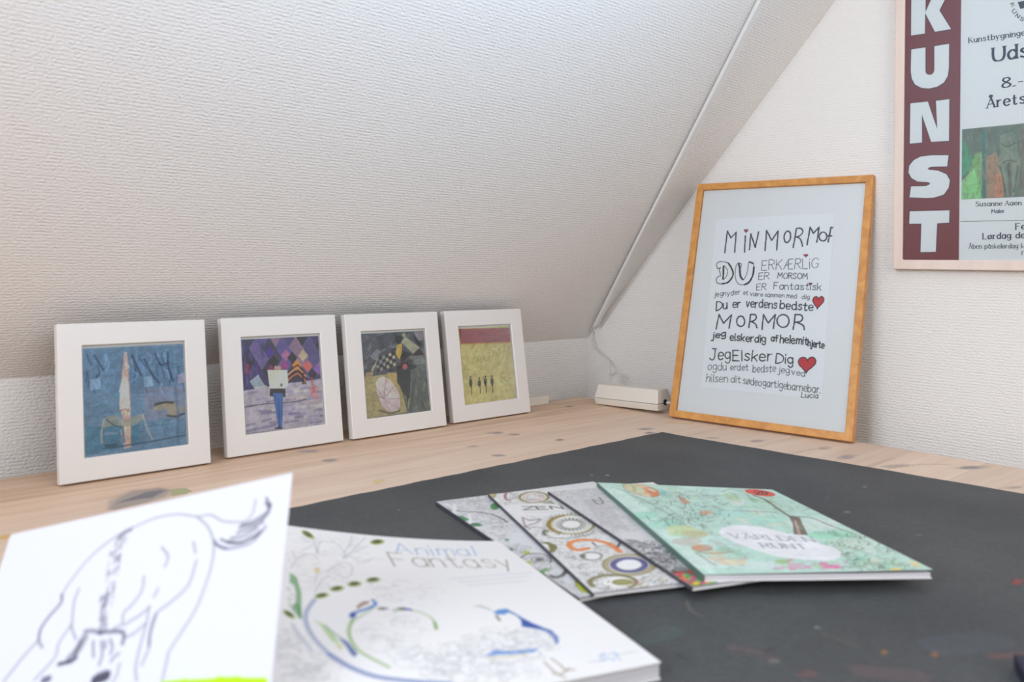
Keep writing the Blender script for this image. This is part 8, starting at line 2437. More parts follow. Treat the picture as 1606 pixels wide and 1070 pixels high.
def wood(name, c0, c1, stain=False, scale=(3, 45, 45), rough=.5, planks=None):
    m, nt, b, N, L = new_mat(name)
    tc = N.new('ShaderNodeTexCoord'); mp = N.new('ShaderNodeMapping'); mp.inputs['Scale'].default_value = scale
    L.new(tc.outputs['Object'], mp.inputs[0])
    no = N.new('ShaderNodeTexNoise'); no.inputs['Scale'].default_value = 1; no.inputs['Detail'].default_value = 6; no.inputs['Distortion'].default_value = .6
    L.new(mp.outputs[0], no.inputs['Vector'])
    cr = N.new('ShaderNodeValToRGB')
    cr.color_ramp.elements[0].position = .3; cr.color_ramp.elements[0].color = (*lin(c0), 1)
    cr.color_ramp.elements[1].position = .7; cr.color_ramp.elements[1].color = (*lin(c1), 1)
    L.new(no.outputs[0], cr.inputs[0])
    col = cr.outputs[0]
    if planks:
        sep = N.new('ShaderNodeSeparateXYZ'); L.new(tc.outputs['Object'], sep.inputs[0])
        dv = N.new('ShaderNodeMath'); dv.operation = 'MULTIPLY_ADD'; dv.inputs[1].default_value = 1 / planks; dv.inputs[2].default_value = 20.75
        L.new(sep.outputs[1], dv.inputs[0])
        fl = N.new('ShaderNodeMath'); fl.operation = 'FLOOR'; L.new(dv.outputs[0], fl.inputs[0])
        wn = N.new('ShaderNodeTexWhiteNoise'); wn.noise_dimensions = '1D'; L.new(fl.outputs[0], wn.inputs['W'])
        hs = N.new('ShaderNodeHueSaturation')
        mr = N.new('ShaderNodeMapRange'); mr.inputs[3].default_value = .9; mr.inputs[4].default_value = 1.08
        L.new(wn.outputs[0], mr.inputs[0]); L.new(mr.outputs[0], hs.inputs['Value']); L.new(col, hs.inputs['Color'])
        col = hs.outputs[0]
        fc = N.new('ShaderNodeMath'); fc.operation = 'FRACT'; L.new(dv.outputs[0], fc.inputs[0])
        lt = N.new('ShaderNodeMath'); lt.operation = 'LESS_THAN'; lt.inputs[1].default_value = .035; L.new(fc.outputs[0], lt.inputs[0])
        ml = N.new('ShaderNodeMath'); ml.operation = 'MULTIPLY'; ml.inputs[1].default_value = .45; L.new(lt.outputs[0], ml.inputs[0])
        mx = N.new('ShaderNodeMix'); mx.data_type = 'RGBA'; mx.inputs[7].default_value = (*lin((236, 214, 194)), 1)
        L.new(ml.outputs[0], mx.inputs[0]); L.new(col, mx.inputs[6]); col = mx.outputs[2]
    if planks == .092:
        sy = N.new('ShaderNodeSeparateXYZ'); L.new(tc.outputs['Object'], sy.inputs[0])
        wr = N.new('ShaderNodeMapRange'); wr.inputs[1].default_value = .50; wr.inputs[2].default_value = .34; wr.inputs[3].default_value = 0; wr.inputs[4].default_value = .42
        L.new(sy.outputs[1], wr.inputs[0])
        mw_ = N.new('ShaderNodeMix'); mw_.data_type = 'RGBA'; mw_.inputs[7].default_value = (*lin((240, 222, 208)), 1)
        L.new(wr.outputs[0], mw_.inputs[0]); L.new(col, mw_.inputs[6]); col = mw_.outputs[2]
    if stain:
        a = N.new('ShaderNodeAttribute'); a.attribute_name = 'ink'
        mx = N.new('ShaderNodeMix'); mx.data_type = 'RGBA'
        L.new(a.outputs['Alpha'], mx.inputs[0]); L.new(col, mx.inputs[6]); L.new(a.outputs['Color'], mx.inputs[7])
        col = mx.outputs[2]
    L.new(col, b.inputs['Base Color'])
    b.inputs['Roughness'].default_value = rough
    return m

def mat_cloth(name):
    m, nt, b, N, L = new_mat(name)
    tc = N.new('ShaderNodeTexCoord')
    n1 = N.new('ShaderNodeTexNoise'); n1.inputs['Scale'].default_value = 5; n1.inputs['Detail'].default_value = 4
    n2 = N.new('ShaderNodeTexNoise'); n2.inputs['Scale'].default_value = 260; n2.inputs['Detail'].default_value = 3
    for n in (n1, n2): L.new(tc.outputs['Object'], n.inputs['Vector'])
    cr = N.new('ShaderNodeValToRGB')
    for e, (p, c) in zip(cr.color_ramp.elements, ((.35, (68, 70, 73)), (.65, (81, 83, 84)))): e.position = p; e.color = (*lin(c), 1)
    L.new(n1.outputs[0], cr.inputs[0])
    mx = N.new('ShaderNodeMix'); mx.data_type = 'RGBA'; mx.blend_type = 'OVERLAY'; mx.inputs[0].default_value = .35
    L.new(cr.outputs[0], mx.inputs[6]); L.new(n2.outputs[0], mx.inputs[7])
    a = N.new('ShaderNodeAttribute'); a.attribute_name = 'ink'
    m2 = N.new('ShaderNodeMix'); m2.data_type = 'RGBA'
    L.new(a.outputs['Alpha'], m2.inputs[0]); L.new(mx.outputs[2], m2.inputs[6]); L.new(a.outputs['Color'], m2.inputs[7])
    L.new(m2.outputs[2], b.inputs['Base Color'])
    bp = N.new('ShaderNodeBump'); bp.inputs['Distance'].default_value = .0004; bp.inputs['Strength'].default_value = .4
    L.new(n2.outputs[0], bp.inputs['Height']); L.new(bp.outputs[0], b.inputs['Normal'])
    b.inputs['Roughness'].default_value = .62; b.inputs['Specular IOR Level'].default_value = .4
    return m

M = {}
M['wall'] = wallpaper('wallpaper', (234, 231, 228), .0008)
M['floor'] = wood('floor_boards', (150, 120, 90), (175, 145, 112), scale=(3, 30, 30), planks=.12)
M['desk'] = wood('whitewashed_pine', (206, 168, 138), (232, 202, 176), stain=True, scale=(4, 55, 55), rough=.55, planks=.092)
M['leg'] = wood('pine_leg', (196, 168, 146), (224, 200, 180), scale=(50, 50, 4))
M['mat'] = mat_cloth('painted_oilcloth')
M['white_lacquer'] = speckle('white_lacquer', (226, 221, 217), .38, 30, .015)
M['bamboo'] = wood('bamboo', (190, 128, 62), (216, 156, 84), scale=(60, 60, 60), rough=.42)
M['pale_wood'] = wood('pale_lime_wood', (222, 203, 192), (232, 214, 203), scale=(40, 40, 6), rough=.5)
M['print'] = printed('print_paper', .45, .3)
M['cover'] = printed('printed_cover', .35, .45)
M['paper'] = printed('drawing_paper', .7, .2)
M['backing'] = plain('card_white', (243, 242, 243), .7, .2)
M['card'] = plain('grey_board', (120, 110, 100), .8, .2)
M['glass'] = glass('clear_glass', .9)
M['acrylic'] = glass('clear_acrylic', .9)
M['plastic'] = speckle('white_plastic', (226, 220, 210), .45, 60, .02)
M['trunking'] = speckle('painted_trunking', (226, 224, 222), .5, 40, .02)
M['cable'] = plain('white_cable', (206, 205, 202), .45)
M['black'] = plain('black_rubber', (28, 26, 26), .6)
M['dark_hole'] = plain('dark_socket', (40, 34, 30), .7)
M['maroon'] = speckle('maroon_ink', (128, 52, 62), .5, 400, .05)
M['poster_paper'] = plain('poster_paper', (243, 246, 248), .5, .3)
M['poster_white'] = plain('poster_letter_white', (243, 246, 248), .5, .3)
M['poster_navy'] = plain('poster_navy_ink', (50, 60, 84), .5, .3)
M['spine_dark'] = plain('dark_spine', (66, 66, 76), .5)
M['spine_teal'] = plain('dark_teal_spine', (84, 112, 104), .5)
M['navy'] = plain('navy_cloth', (34, 36, 58), .6)

def pages_mat():
    m, nt, b, N, L = new_mat('book_pages')
    tc = N.new('ShaderNodeTexCoord'); mp = N.new('ShaderNodeMapping'); mp.inputs['Scale'].default_value = (4, 4, 1800)
    no = N.new('ShaderNodeTexNoise'); no.inputs['Scale'].default_value = 1; no.inputs['Detail'].default_value = 2
    L.new(tc.outputs['Object'], mp.inputs[0]); L.new(mp.outputs[0], no.inputs['Vector'])
    cr = N.new('ShaderNodeValToRGB')
    cr.color_ramp.elements[0].position = .3; cr.color_ramp.elements[0].color = (*lin((176, 176, 186)), 1)
    cr.color_ramp.elements[1].position = .6; cr.color_ramp.elements[1].color = (*lin((226, 226, 230)), 1)
    L.new(no.outputs[0], cr.inputs[0]); L.new(cr.outputs[0], b.inputs['Base Color'])
    b.inputs['Roughness'].default_value = .8
    return m
M['pages'] = pages_mat()

# ------------------------------------------------------------------ mesh helpers
def link(name, verts, faces, mat, parent=None, smooth=False):
    me = bpy.data.meshes.new(name)
    me.from_pydata([tuple(v) for v in verts], [], faces)
    me.materials.append(mat)
    if smooth:
        for p in me.polygons: p.use_smooth = True
    me.update()
    o = bpy.data.objects.new(name, me); C.objects.link(o)
    if parent: o.parent = parent
    return o

def tag(o, label, cat, group=None):
    o['label'] = label; o['category'] = cat
    if group: o['group'] = group
    return o

def thing(name, label, cat, mat=None, group=None):
    o = bpy.data.objects.new(name, None); C.objects.link(o)
    o.empty_display_size = .05
    if mat is not None: o.matrix_world = mat
    return tag(o, label, cat, group)

class MB:
    """collects solids into one mesh"""
    def __init__(s): s.v = []; s.f = []
    def hexa(s, p):
        k = len(s.v); s.v += [tuple(q) for q in p]
        s.f += [tuple(k + i for i in q) for q in ((0, 3, 2, 1), (4, 5, 6, 7), (0, 1, 5, 4), (1, 2, 6, 5), (2, 3, 7, 6), (3, 0, 4, 7))]
    def box(s, x0, x1, y0, y1, z0, z1):
        s.hexa([(x0, y0, z0), (x1, y0, z0), (x1, y1, z0), (x0, y1, z0), (x0, y0, z1), (x1, y0, z1), (x1, y1, z1), (x0, y1, z1)])
    def loft(s, rings, cap=True):
        k = len(s.v); n = len(rings[0])
        for r in rings: s.v += [tuple(q) for q in r]
        for i in range(len(rings) - 1):
            for j in range(n):
                a, b = k + i * n + j, k + i * n + (j + 1) % n
                s.f.append((a, b, b + n, a + n))
        if cap:
            s.f.append(tuple(k + j for j in reversed(range(n)))); s.f.append(tuple(k + (len(rings) - 1) * n + j for j in range(n)))
    def tube(s, pts, r, n=10):
        pts = [Vector(p) for p in pts]; rings = []; up = None
        for i, p in enumerate(pts):
            t = (pts[min(i + 1, len(pts) - 1)] - pts[max(i - 1, 0)]).normalized()
            if up is None: up = t.orthogonal().normalized()
            up = (up - t * up.dot(t)).normalized(); q = t.cross(up)
            rings.append([p + (up * math.cos(2 * math.pi * j / n) + q * math.sin(2 * math.pi * j / n)) * r for j in range(n)])
        s.loft(rings)
    def build(s, name, mat, parent=None, bevel=0, smooth=False, seg=2):
        o = link(name, s.v, s.f, mat, parent, smooth)
        if bevel:
            m = o.modifiers.new('soft_edge', 'BEVEL'); m.width = bevel; m.segments = seg; m.limit_method = 'ANGLE'; m.angle_limit = math.radians(35)
        return o

def catmull(P, k=5):
    P = np.asarray(P, float)
    if len(P) < 3: return P
    closed = np.allclose(P[0], P[-1])
    Q = np.vstack([P[-2] if closed else 2 * P[0] - P[1], P, P[1] if closed else 2 * P[-1] - P[-2]])
    out = []
    for i in range(1, len(Q) - 2):
        a, b, c, d = Q[i - 1:i + 3]
        for t in np.arange(k) / k:
            out.append(.5 * (2 * b + (c - a) * t + (2 * a - 5 * b + 4 * c - d) * t * t + (3 * b - a - 3 * c + d) * t ** 3))
    out.append(P[-1])
    return np.array(out)

# ------------------------------------------------------------------ lettering: strokes on a grid, capitals 10 high
GL = {
 'A': '0,0 3.2,10 6.4,0;1.2,3.6 5.2,3.6', 'D': '0,0 0,10;~0,10 3,9.6 6,7.5 6.6,5 6,2.4 3,.3 0,0', 'E': '0,0 0,10;0,10 5,10;0,5.2 4.2,5.2;0,0 5.2,0',
 'F': '0,0 0,10;0,10 5,10;0,5.2 4,5.2', 'G': '~6.2,8.2 4.6,9.8 2.6,9.7 .7,7.8 0,5 .7,2 2.8,.2 5,.6 6.3,2.5 6.3,4.4;6.3,4.4 4,4.4',
 'J': '~4.4,10 4.4,3 3.6,.6 2,0 0,1.4;1.8,10 5.4,10', 'K': '0,0 0,10;5.4,10 .2,4.4;1.6,5.8 5.8,0', 'L': '0,10 0,0;0,0 4.8,0', 'M': '0,0 1,10 4,3.6 7,10 8,0',
 'N': '0,0 .2,10 6,0 6.2,10', 'O': '~3.5,10 1,8.6 0,5 1,1.3 3.5,0 6,1.3 7,5 6,8.6 3.5,10', 'R': '0,0 0,10;~0,10 3,10 5.2,8.8 5.2,6.4 3.2,5.2 0,5;2.4,5 5.8,0',
 'S': '~5.4,8.4 4,9.9 1.8,9.6 .5,7.8 1.6,5.9 4,4.6 5.4,2.8 4.4,.6 2.2,0 0,1.6', 'T': '3,0 3,10;0,10 6,10', 'U': '~0,10 0,4 1,.8 3.2,0 5.4,.8 6.4,4 6.4,10',
 'V': '0,10 3.2,0 6.4,10', 'Z': '0,10 6,10;6,10 0,0;0,0 6,0', 'Æ': '0,0 4.5,10 4.5,0;1.6,4 4.5,4;4.5,10 9,10;4.5,5.2 8,5.2;4.5,0 9.2,0',
 'a': '~4.4,5.4 3,6.6 1.2,6.2 0,4 .3,1.4 1.8,0 3.4,.6 4.4,2.4;4.5,6.4 4.5,0', 'b': '0,10 0,0;~0,3.6 1,5.8 3,6.4 4.6,4.8 4.6,1.8 3,.1 1,.4 0,2',
 'c': '~4.2,5.4 2.8,6.5 1,6 0,3.6 .8,.8 2.6,0 4.3,1', 'd': '4.6,10 4.6,0;~4.6,4.6 3,6.4 1.2,6 0,3.6 .8,.7 2.4,0 4.6,2', 'e': '~.2,3.4 4.4,3.6 4.2,5.4 2.4,6.6 .6,5.6 0,3 .9,.7 2.6,0 4.4,.9',
 'f': '~4,9 2.8,10 1.6,9 1.5,6 1.5,0;0,6 3.4,6', 'g': '~4.4,5.4 2.8,6.6 .8,5.8 0,3.8 .9,1.4 2.6,.8 4.4,2.4;~4.5,6.4 4.5,-1 3.6,-3 1.8,-3.2 .4,-2',
 'h': '0,10 0,0;~0,4 1.4,6.2 3.2,6.3 4.2,4.8 4.2,0', 'i': '.3,6.4 .3,0;.3,8.6 .4,9.4', 'j': '~1.6,6.4 1.6,-1.6 .8,-3 -.6,-2.6;1.6,8.6 1.7,9.3', 'k': '0,10 0,0;4,6.2 .2,2.8;1.4,3.9 4.2,0',
 'l': '.3,10 .3,0', 'm': '0,6.4 0,0;~0,4.4 1.2,6.2 2.6,6 3.1,4.4 3.1,0;~3.1,4.4 4.4,6.2 5.8,6 6.3,4.4 6.3,0', 'n': '0,6.4 0,0;~0,4.2 1.4,6.2 3.2,6.2 4.2,4.6 4.2,0',
 'o': '~2.4,6.5 .7,5.6 0,3.2 .7,.9 2.4,0 4.1,.9 4.8,3.2 4.1,5.6 2.4,6.5', 'p': '0,6.4 0,-3.2;~0,4.6 1.4,6.4 3.4,6.2 4.6,4 4,1 2.2,0 0,1.4', 'r': '0,6.4 0,0;~0,4 1.2,6 3,6.3',
 's': '~3.8,5.4 2.6,6.5 .9,6 .6,4.6 2,3.5 3.6,2.4 3.6,.8 2,0 0,.9', 't': '~1.6,9 1.6,1.4 2.4,0 3.8,.6;0,6.2 3.4,6.2', 'u': '~0,6.4 0,2 1,.1 2.8,.3 4,2;4.2,6.4 4.2,0',
 'v': '0,6.4 2.1,0 4.2,6.4', 'y': '0,6.4 2.2,.4;4.4,6.4 1,-3.2', '.': '.2,0 .5,.6', '-': '0,3.4 3,3.4', ' ': '',
 '8': '~2.4,5.4 .5,7.4 1,9.4 2.6,10 4.3,9.2 4.6,7.4 2.4,5.4 .2,3.2 .4,1 2.4,0 4.6,.9 5,3 2.4,5.4', '2': '~.2,7.8 1,9.6 3,10 4.6,8.6 4.4,6.6 2.4,3.6 0,0;0,0 5,0', '0': '~2.4,10 .6,8 .2,5 .6,2 2.4,0 4.4,2 4.8,5 4.4,8 2.4,10'}
GL['Å'] = GL['A'] + ';~3.2,10.2 2.2,11.4 3.2,12.4 4.2,11.4 3.2,10.2'
GL['Ä'] = GL['A'] + ';1.8,11.4 1.9,12.2;4.4,11.4 4.5,12.2'
GL['å'] = GL['a'] + ';~2.4,7.4 1.6,8.4 2.4,9.4 3.2,8.4 2.4,7.4'
GL['ø'] = GL['o'] + ';0,-.4 4.8,7'
GL['æ'] = GL['a'] + ';~4.6,3.4 8.6,3.6 8.4,5.4 6.8,6.6 4.8,5 4.7,2.4 5.6,.5 7,0 8.6,.9'

def letters(text, b0, b1, top, w, serif):
    """strokes of a line of lettering: baseline b0 to b1, top of the first capital"""
    b0, b1, top = (np.array(q, float) for q in (b0, b1, top))
    gl = []; x = 0
    for pos_, ch in enumerate(text):
        if serif and ch.isupper() and pos_ and text[pos_ - 1].islower(): x += 2.6
        S = []
        for s in GL[ch].split(';'):
            if not s: continue
            cur = s[0] == '~'
            P = np.array([[float(q) for q in p.split(',')] for p in s.lstrip('~').split()])
            S.append((cur, P))
        wd = max([P[:, 0].max() for c, P in S], default=2.6)
        gl.append((S, x)); x += wd + (2.2 if serif else 1.9)
    x -= 2.0
    ex = (b1 - b0) / max(x, 1e-6); ey = (top - b0) / 10
    out = []
    r = random.Random(text)
    for S, x0 in gl:
        jx, jy, sl = (0, 0, 0) if serif else (r.uniform(-.2, .2), r.uniform(-.35, .35), r.uniform(-.06, .06))
        for cur, P in S:
            Q = catmull(P, 4) if cur else P
            ends = []
            if serif:
                for a, b in ((P[0], P[1]), (P[-1], P[-2])):
                    if abs(b[1] - a[1]) > 1.6 * abs(b[0] - a[0]) and min(abs(a[1] - q) for q in (0, 6.4, 10, -3.2)) < .15: ends.append(np.array([[a[0] - 1.1, a[1]], [a[0] + 1.1, a[1]]]))
            tr = lambda Z: b0 + np.outer(Z[:, 0] + x0 + jx + sl * Z[:, 1], ex) + np.outer(Z[:, 1] + jy, ey)
            if serif:
                for i in range(len(Q) - 1):
                    dx, dy = np.abs(Q[i + 1] - Q[i]); L = math.hypot(dx, dy) + 1e-9
                    up = (Q[i + 1] - Q[i]); thin = .5 if up[0] * up[1] > 0 and abs(up[0]) > .25 * abs(up[1]) else 1
                    out.append((tr(Q[i:i + 2]), w * 1.3 * (.5 + .5 * dy / L) * (thin if len(Q) < 6 else 1)))
                for e in ends: out.append((tr(e), w * .6))
            else: out.append((tr(Q), w))
    return out

# ------------------------------------------------------------------ ink: pictures painted by code onto the vertices of a sheet
def parse(name):
    out = []
    for line in ART[name].strip().split('\n'):
        text = None
        if '"' in line: line, text = line.split('"')
        t = line.split()
        col = tuple(int(q) for q in t[1:4])
        n = np.array([int(q) for q in t[6:]], float).reshape(-1, 2)
        out.append((t[0], col, float(t[4]) * 1e-4, float(t[5]) / 100, np.cumsum(n, 0) * 1e-4, text))
    return out

class Ink:
    def __init__(s, xs, ys, bg=None):
        s.xs, s.ys = np.asarray(xs, float), np.asarray(ys, float)
        s.c = np.zeros((len(ys), len(xs), 4), np.float32)
        if bg is not None: s.c[..., :3] = lin(bg); s.c[..., 3] = 1
        s.res = np.median(np.diff(s.xs))
    def win(s, P, pad):
        lo, hi = P.min(0) - pad, P.max(0) + pad
        i0, i1 = np.searchsorted(s.xs, [lo[0], hi[0]]); j0, j1 = np.searchsorted(s.ys, [lo[1], hi[1]])
        return i0, i1, j0, j1
    def put(s, sl, cov, col):
        t = s.c[sl]; a = t[..., 3]; na = a + cov - a * cov
        k = np.where(na > 1e-6, cov / np.maximum(na, 1e-6), 0)[..., None]
        t[..., :3] = t[..., :3] * (1 - k) + lin(col) * k
        t[..., 3] = na
    def stroke(s, P, w, col, al):
        P = np.asarray(P, float)
        i0, i1, j0, j1 = s.win(P, w + s.res)
        if i1 <= i0 or j1 <= j0: return
        X, Y = np.meshgrid(s.xs[i0:i1], s.ys[j0:j1]); D = np.full(X.shape, 1e9)
        for a, b in zip(P[:-1], P[1:]):
            d = b - a; L2 = d @ d
            t = np.clip(((X - a[0]) * d[0] + (Y - a[1]) * d[1]) / L2, 0, 1) if L2 > 0 else 0
            D = np.minimum(D, np.hypot(X - a[0] - t * d[0], Y - a[1] - t * d[1]))
        r = s.res
        s.put((slice(j0, j1), slice(i0, i1)), np.clip((w / 2 - D) / r + .5, 0, 1) * min(1, w / r + .25) * al, col)
    def poly(s, P, col, al):
        P = np.asarray(P, float)
        i0, i1, j0, j1 = s.win(P, s.res)
        if i1 <= i0 or j1 <= j0: return
        cov = 0
        for ox, oy in ((-.25, -.25), (.25, -.25), (-.25, .25), (.25, .25)):
            X, Y = np.meshgrid(s.xs[i0:i1] + ox * s.res, s.ys[j0:j1] + oy * s.res); ins = np.zeros(X.shape, bool)
            for a, b in zip(P, np.roll(P, -1, 0)):
                if a[1] == b[1]: continue
                ins ^= ((a[1] > Y) != (b[1] > Y)) & (X < (b[0] - a[0]) * (Y - a[1]) / (b[1] - a[1]) + a[0])
            cov = cov + ins * .25
        s.put((slice(j0, j1), slice(i0, i1)), cov * al, col)
    def doodle(s, P, spec, col, w, al):
        n, r0, r1, sp = (float(q) for q in spec.split(','))
        r = random.Random(spec); lo, hi = P.min(0), P.max(0); k = 0
        while k < n:
            q = np.array([r.uniform(lo[0], hi[0]), r.uniform(lo[1], hi[1])])
            ins = False
            for a, b in zip(P, np.roll(P, -1, 0)):
                if (a[1] > q[1]) != (b[1] > q[1]) and q[0] < (b[0] - a[0]) * (q[1] - a[1]) / (b[1] - a[1]) + a[0]: ins = not ins
            if not ins: n -= .3; continue
            k += 1
            R = r.uniform(r0, r1) * 1e-3; a0 = r.uniform(0, 6.3); sw = r.uniform(1.2, 5); e = r.uniform(.5, 1)
            t = a0 + np.linspace(0, sw, 7); g = r.uniform(-sp, sp)
            s.stroke(np.stack([q[0] + R * np.cos(t), q[1] + R * e * np.sin(t)], 1), w, np.array(col) + g, al)
    def fill(s, amount, scale):
        """paper and paint unevenness: multiplies by soft noise"""
        ny, nx = s.c.shape[:2]; k = rng.rand(int(ny / scale) + 3, int(nx / scale) + 3)
        yy, xx = np.arange(ny) / scale, np.arange(nx) / scale
        a = k[yy.astype(int)][:, xx.astype(int)]; b = k[yy.astype(int)][:, xx.astype(int) + 1]; c = k[yy.astype(int) + 1][:, xx.astype(int)]; d = k[yy.astype(int) + 1][:, xx.astype(int) + 1]
        fy, fx = (yy % 1)[:, None], (xx % 1)[None]
        s.c[..., :3] *= (1 + amount * ((a * (1 - fx) + b * fx) * (1 - fy) + (c * (1 - fx) + d * fx) * fy - .5) * 2)[..., None]
    def draw(s, name, gain=1):
        for kind, col, w, al, P, text in parse(name):
            if kind == 's': s.stroke(catmull(P), w, col, al)
            elif kind == 'l': s.stroke(P, w, col, al)
            elif kind == 'p': s.poly(P, col, al)
            elif kind == 'R': s.doodle(P, text, col, w, al)
            elif kind in ('h', 'f'):
                for Q, ww in letters(text, P[0], P[1], P[2], w, kind == 'f'): s.stroke(Q, ww, col, al)
        if gain != 1: s.c[..., :3] = np.minimum(s.c[..., :3] * gain, .92)

def sheet(name, ink, pos, down, mat, parent=None, edge=(236, 236, 236), curved=False):
    """a sheet of real thickness: pos maps the ink grid to points, down is the thickness vector"""
    ny, nx = len(ink.ys), len(ink.xs)
    V = np.asarray(pos, np.float32).reshape(ny, nx, 3)
    ring = [(0, i) for i in range(nx)] + [(j, nx - 1) for j in range(1, ny)] + [(ny - 1, i) for i in range(nx - 2, -1, -1)] + [(j, 0) for j in range(ny - 2, 0, -1)]
    rj, ri = np.array(ring).T
    low = V[rj, ri] + np.asarray(down, np.float32)
    n0 = ny * nx; nr = len(ring)
    verts = np.vstack([V.reshape(-1, 3), V[rj, ri], low])
    I = np.arange(n0).reshape(ny, nx)
    quads = np.stack([I[:-1, :-1], I[1:, :-1], I[1:, 1:], I[:-1, 1:]], -1).reshape(-1, 4)
    a = n0 + np.arange(nr); b = n0 + (np.arange(nr) + 1) % nr
    quads = np.vstack([quads, np.stack([a, b, b + nr, a + nr], -1)])
    if curved:      # the underside follows the bend
        k0 = len(verts); cx = np.vstack([verts, V.reshape(-1, 3) + np.asarray(down, np.float32)])
        quads = np.vstack([quads, k0 + np.stack([I[:-1, :-1], I[:-1, 1:], I[1:, 1:], I[1:, :-1]], -1).reshape(-1, 4)])
        tris = np.zeros((0, 3), int)
    else:
        cx = np.vstack([verts, low.mean(0)[None]])
        tris = np.stack([n0 + nr + np.arange(nr), n0 + nr + (np.arange(nr) + 1) % nr, np.full(nr, len(verts))], -1)
    me = bpy.data.meshes.new(name)
    me.vertices.add(len(cx)); me.vertices.foreach_set('co', cx.astype(np.float32).ravel())
    loops = np.concatenate([quads.ravel(), tris.ravel()]).astype(np.int32)
    starts = np.concatenate([np.arange(len(quads)) * 4, len(quads) * 4 + np.arange(len(tris)) * 3]).astype(np.int32)
    me.loops.add(len(loops)); me.loops.foreach_set('vertex_index', loops)
    me.polygons.add(len(starts)); me.polygons.foreach_set('loop_start', starts)
    sm = np.zeros(len(starts), bool); sm[:(ny - 1) * (nx - 1)] = True
    me.polygons.foreach_set('use_smooth', sm)
    me.update(calc_edges=True)
    at = me.color_attributes.new('ink', 'FLOAT_COLOR', 'POINT')
    col = np.ones((len(cx), 4), np.float32); col[:, :3] = lin(edge)
    if ink.c[..., 3].min() < 1: col[:, 3] = 0
    col[:n0] = ink.c.reshape(-1, 4)
    at.data.foreach_set('color', col.ravel())
    me.materials.append(mat)
    o = bpy.data.objects.new(name, me); C.objects.link(o)
    if parent: o.parent = parent
    return o

def span(*parts):
    """grid lines: (start, stop, step) runs joined together"""
    out = []
    for a, b, s in parts:
        n = max(2, int(round(abs(b - a) / s)) + 1); out += list(np.linspace(a, b, n))
    return np.unique(np.round(out, 6))

# ------------------------------------------------------------------ the room: knee wall, sloping ceiling, gable
GX, KY, GY = .095, .06, .0332819
ZK, KS = .115, .872
FLOOR = -.74
def plane_obj(name, origin, ex, ey, pts, mat):
    """a wall built in its own XY plane so the ribs of the paper run along it"""
    ex, ey = Vector(ex).normalized(), Vector(ey).normalized(); ez = ex.cross(ey)
    mw = Matrix(((*ex, 0), (*ey, 0), (*ez, 0), (0, 0, 0, 1))).transposed(); mw.translation = origin
    inv = mw.inverted()
    P = [inv @ Vector(p) for p in pts]
    n = len(P)
    v = [(p.x, p.y, 0) for p in P] + [(p.x, p.y, -.06) for p in P]
    f = [tuple(range(n)), tuple(reversed(range(n, 2 * n)))] + [(i, i + n, (i + 1) % n + n, (i + 1) % n) for i in range(n)]
    o = link(name, v, f, mat); o.matrix_world = mw; o['kind'] = 'structure'
    return o
gdir = Vector((math.sin(GY), -math.cos(GY), 0))
def G(s, z): return Vector((GX, 0, 0)) + gdir * s + Vector((0, 0, z))
XL = -2.4
plane_obj('wall_back', (XL, KY, FLOOR), (1, 0, 0), (0, 0, 1), [(XL, KY, FLOOR), (GX, KY, FLOOR), (GX, KY, ZK), (XL, KY, ZK)], M['wall'])
ZT = 1.55
yt = KY - KS * (ZT - ZK)
plane_obj('ceiling', (XL, KY, ZK), (1, 0, 0), (0, -KS, 1), [(XL, KY, ZK), (GX - .002, KY, ZK), (GX + math.sin(GY) * -yt + .01, yt, ZT), (XL, yt, ZT)], M['wall'])
sl = lambda z: -(KY - KS * (z - ZK)) / math.cos(GY)
plane_obj('wall_right', G(-KY, FLOOR), gdir, (0, 0, 1), [G(-KY, FLOOR), G(2.6, FLOOR), G(2.6, ZT), G(sl(ZT), ZT), G(-KY, ZK)], M['wall'])
mb = MB(); mb.box(XL, .2, -2.7, .1, FLOOR - .03, FLOOR); fl = mb.build('floor', M['floor']); fl['kind'] = 'structure'

# ------------------------------------------------------------------ desk with paint stains
desk = thing('desk', 'whitewashed pine plank desk with grey knots and paint stains along the walls', 'desk', Matrix.Translation((-.9, -.6, FLOOR)))
xs = span((-2.05, -1.16, .05), (-1.16, .0, .003), (.0, .04, .004)); ys = span((-1.25, -.86, .03), (-.86, 0, .0035))
ink = Ink(xs, ys); ink.res = .003
ink.draw('desk')
X, Y = np.meshgrid(xs, ys)
edge_x = .012 + (-Y) * .029
sx = np.clip((X + .05) / .09, 0, 1); X2 = X * (1 - sx) + sx * (edge_x - (.04 - X))
pos = np.stack([X2 + .9, Y + .6, np.full_like(X, -FLOOR)], -1)
sheet('desk_top', ink, pos, (0, 0, -.028), M['desk'], desk, (226, 204, 186))
for lx in (-1.98, -.06):
    for ly in (-1.18, -.07):
        mb = MB(); mb.box(lx - .03 + .9, lx + .03 + .9, ly - .03 + .6, ly + .03 + .6, 0, -FLOOR - .028); mb.build('leg', M['leg'], desk, .003)

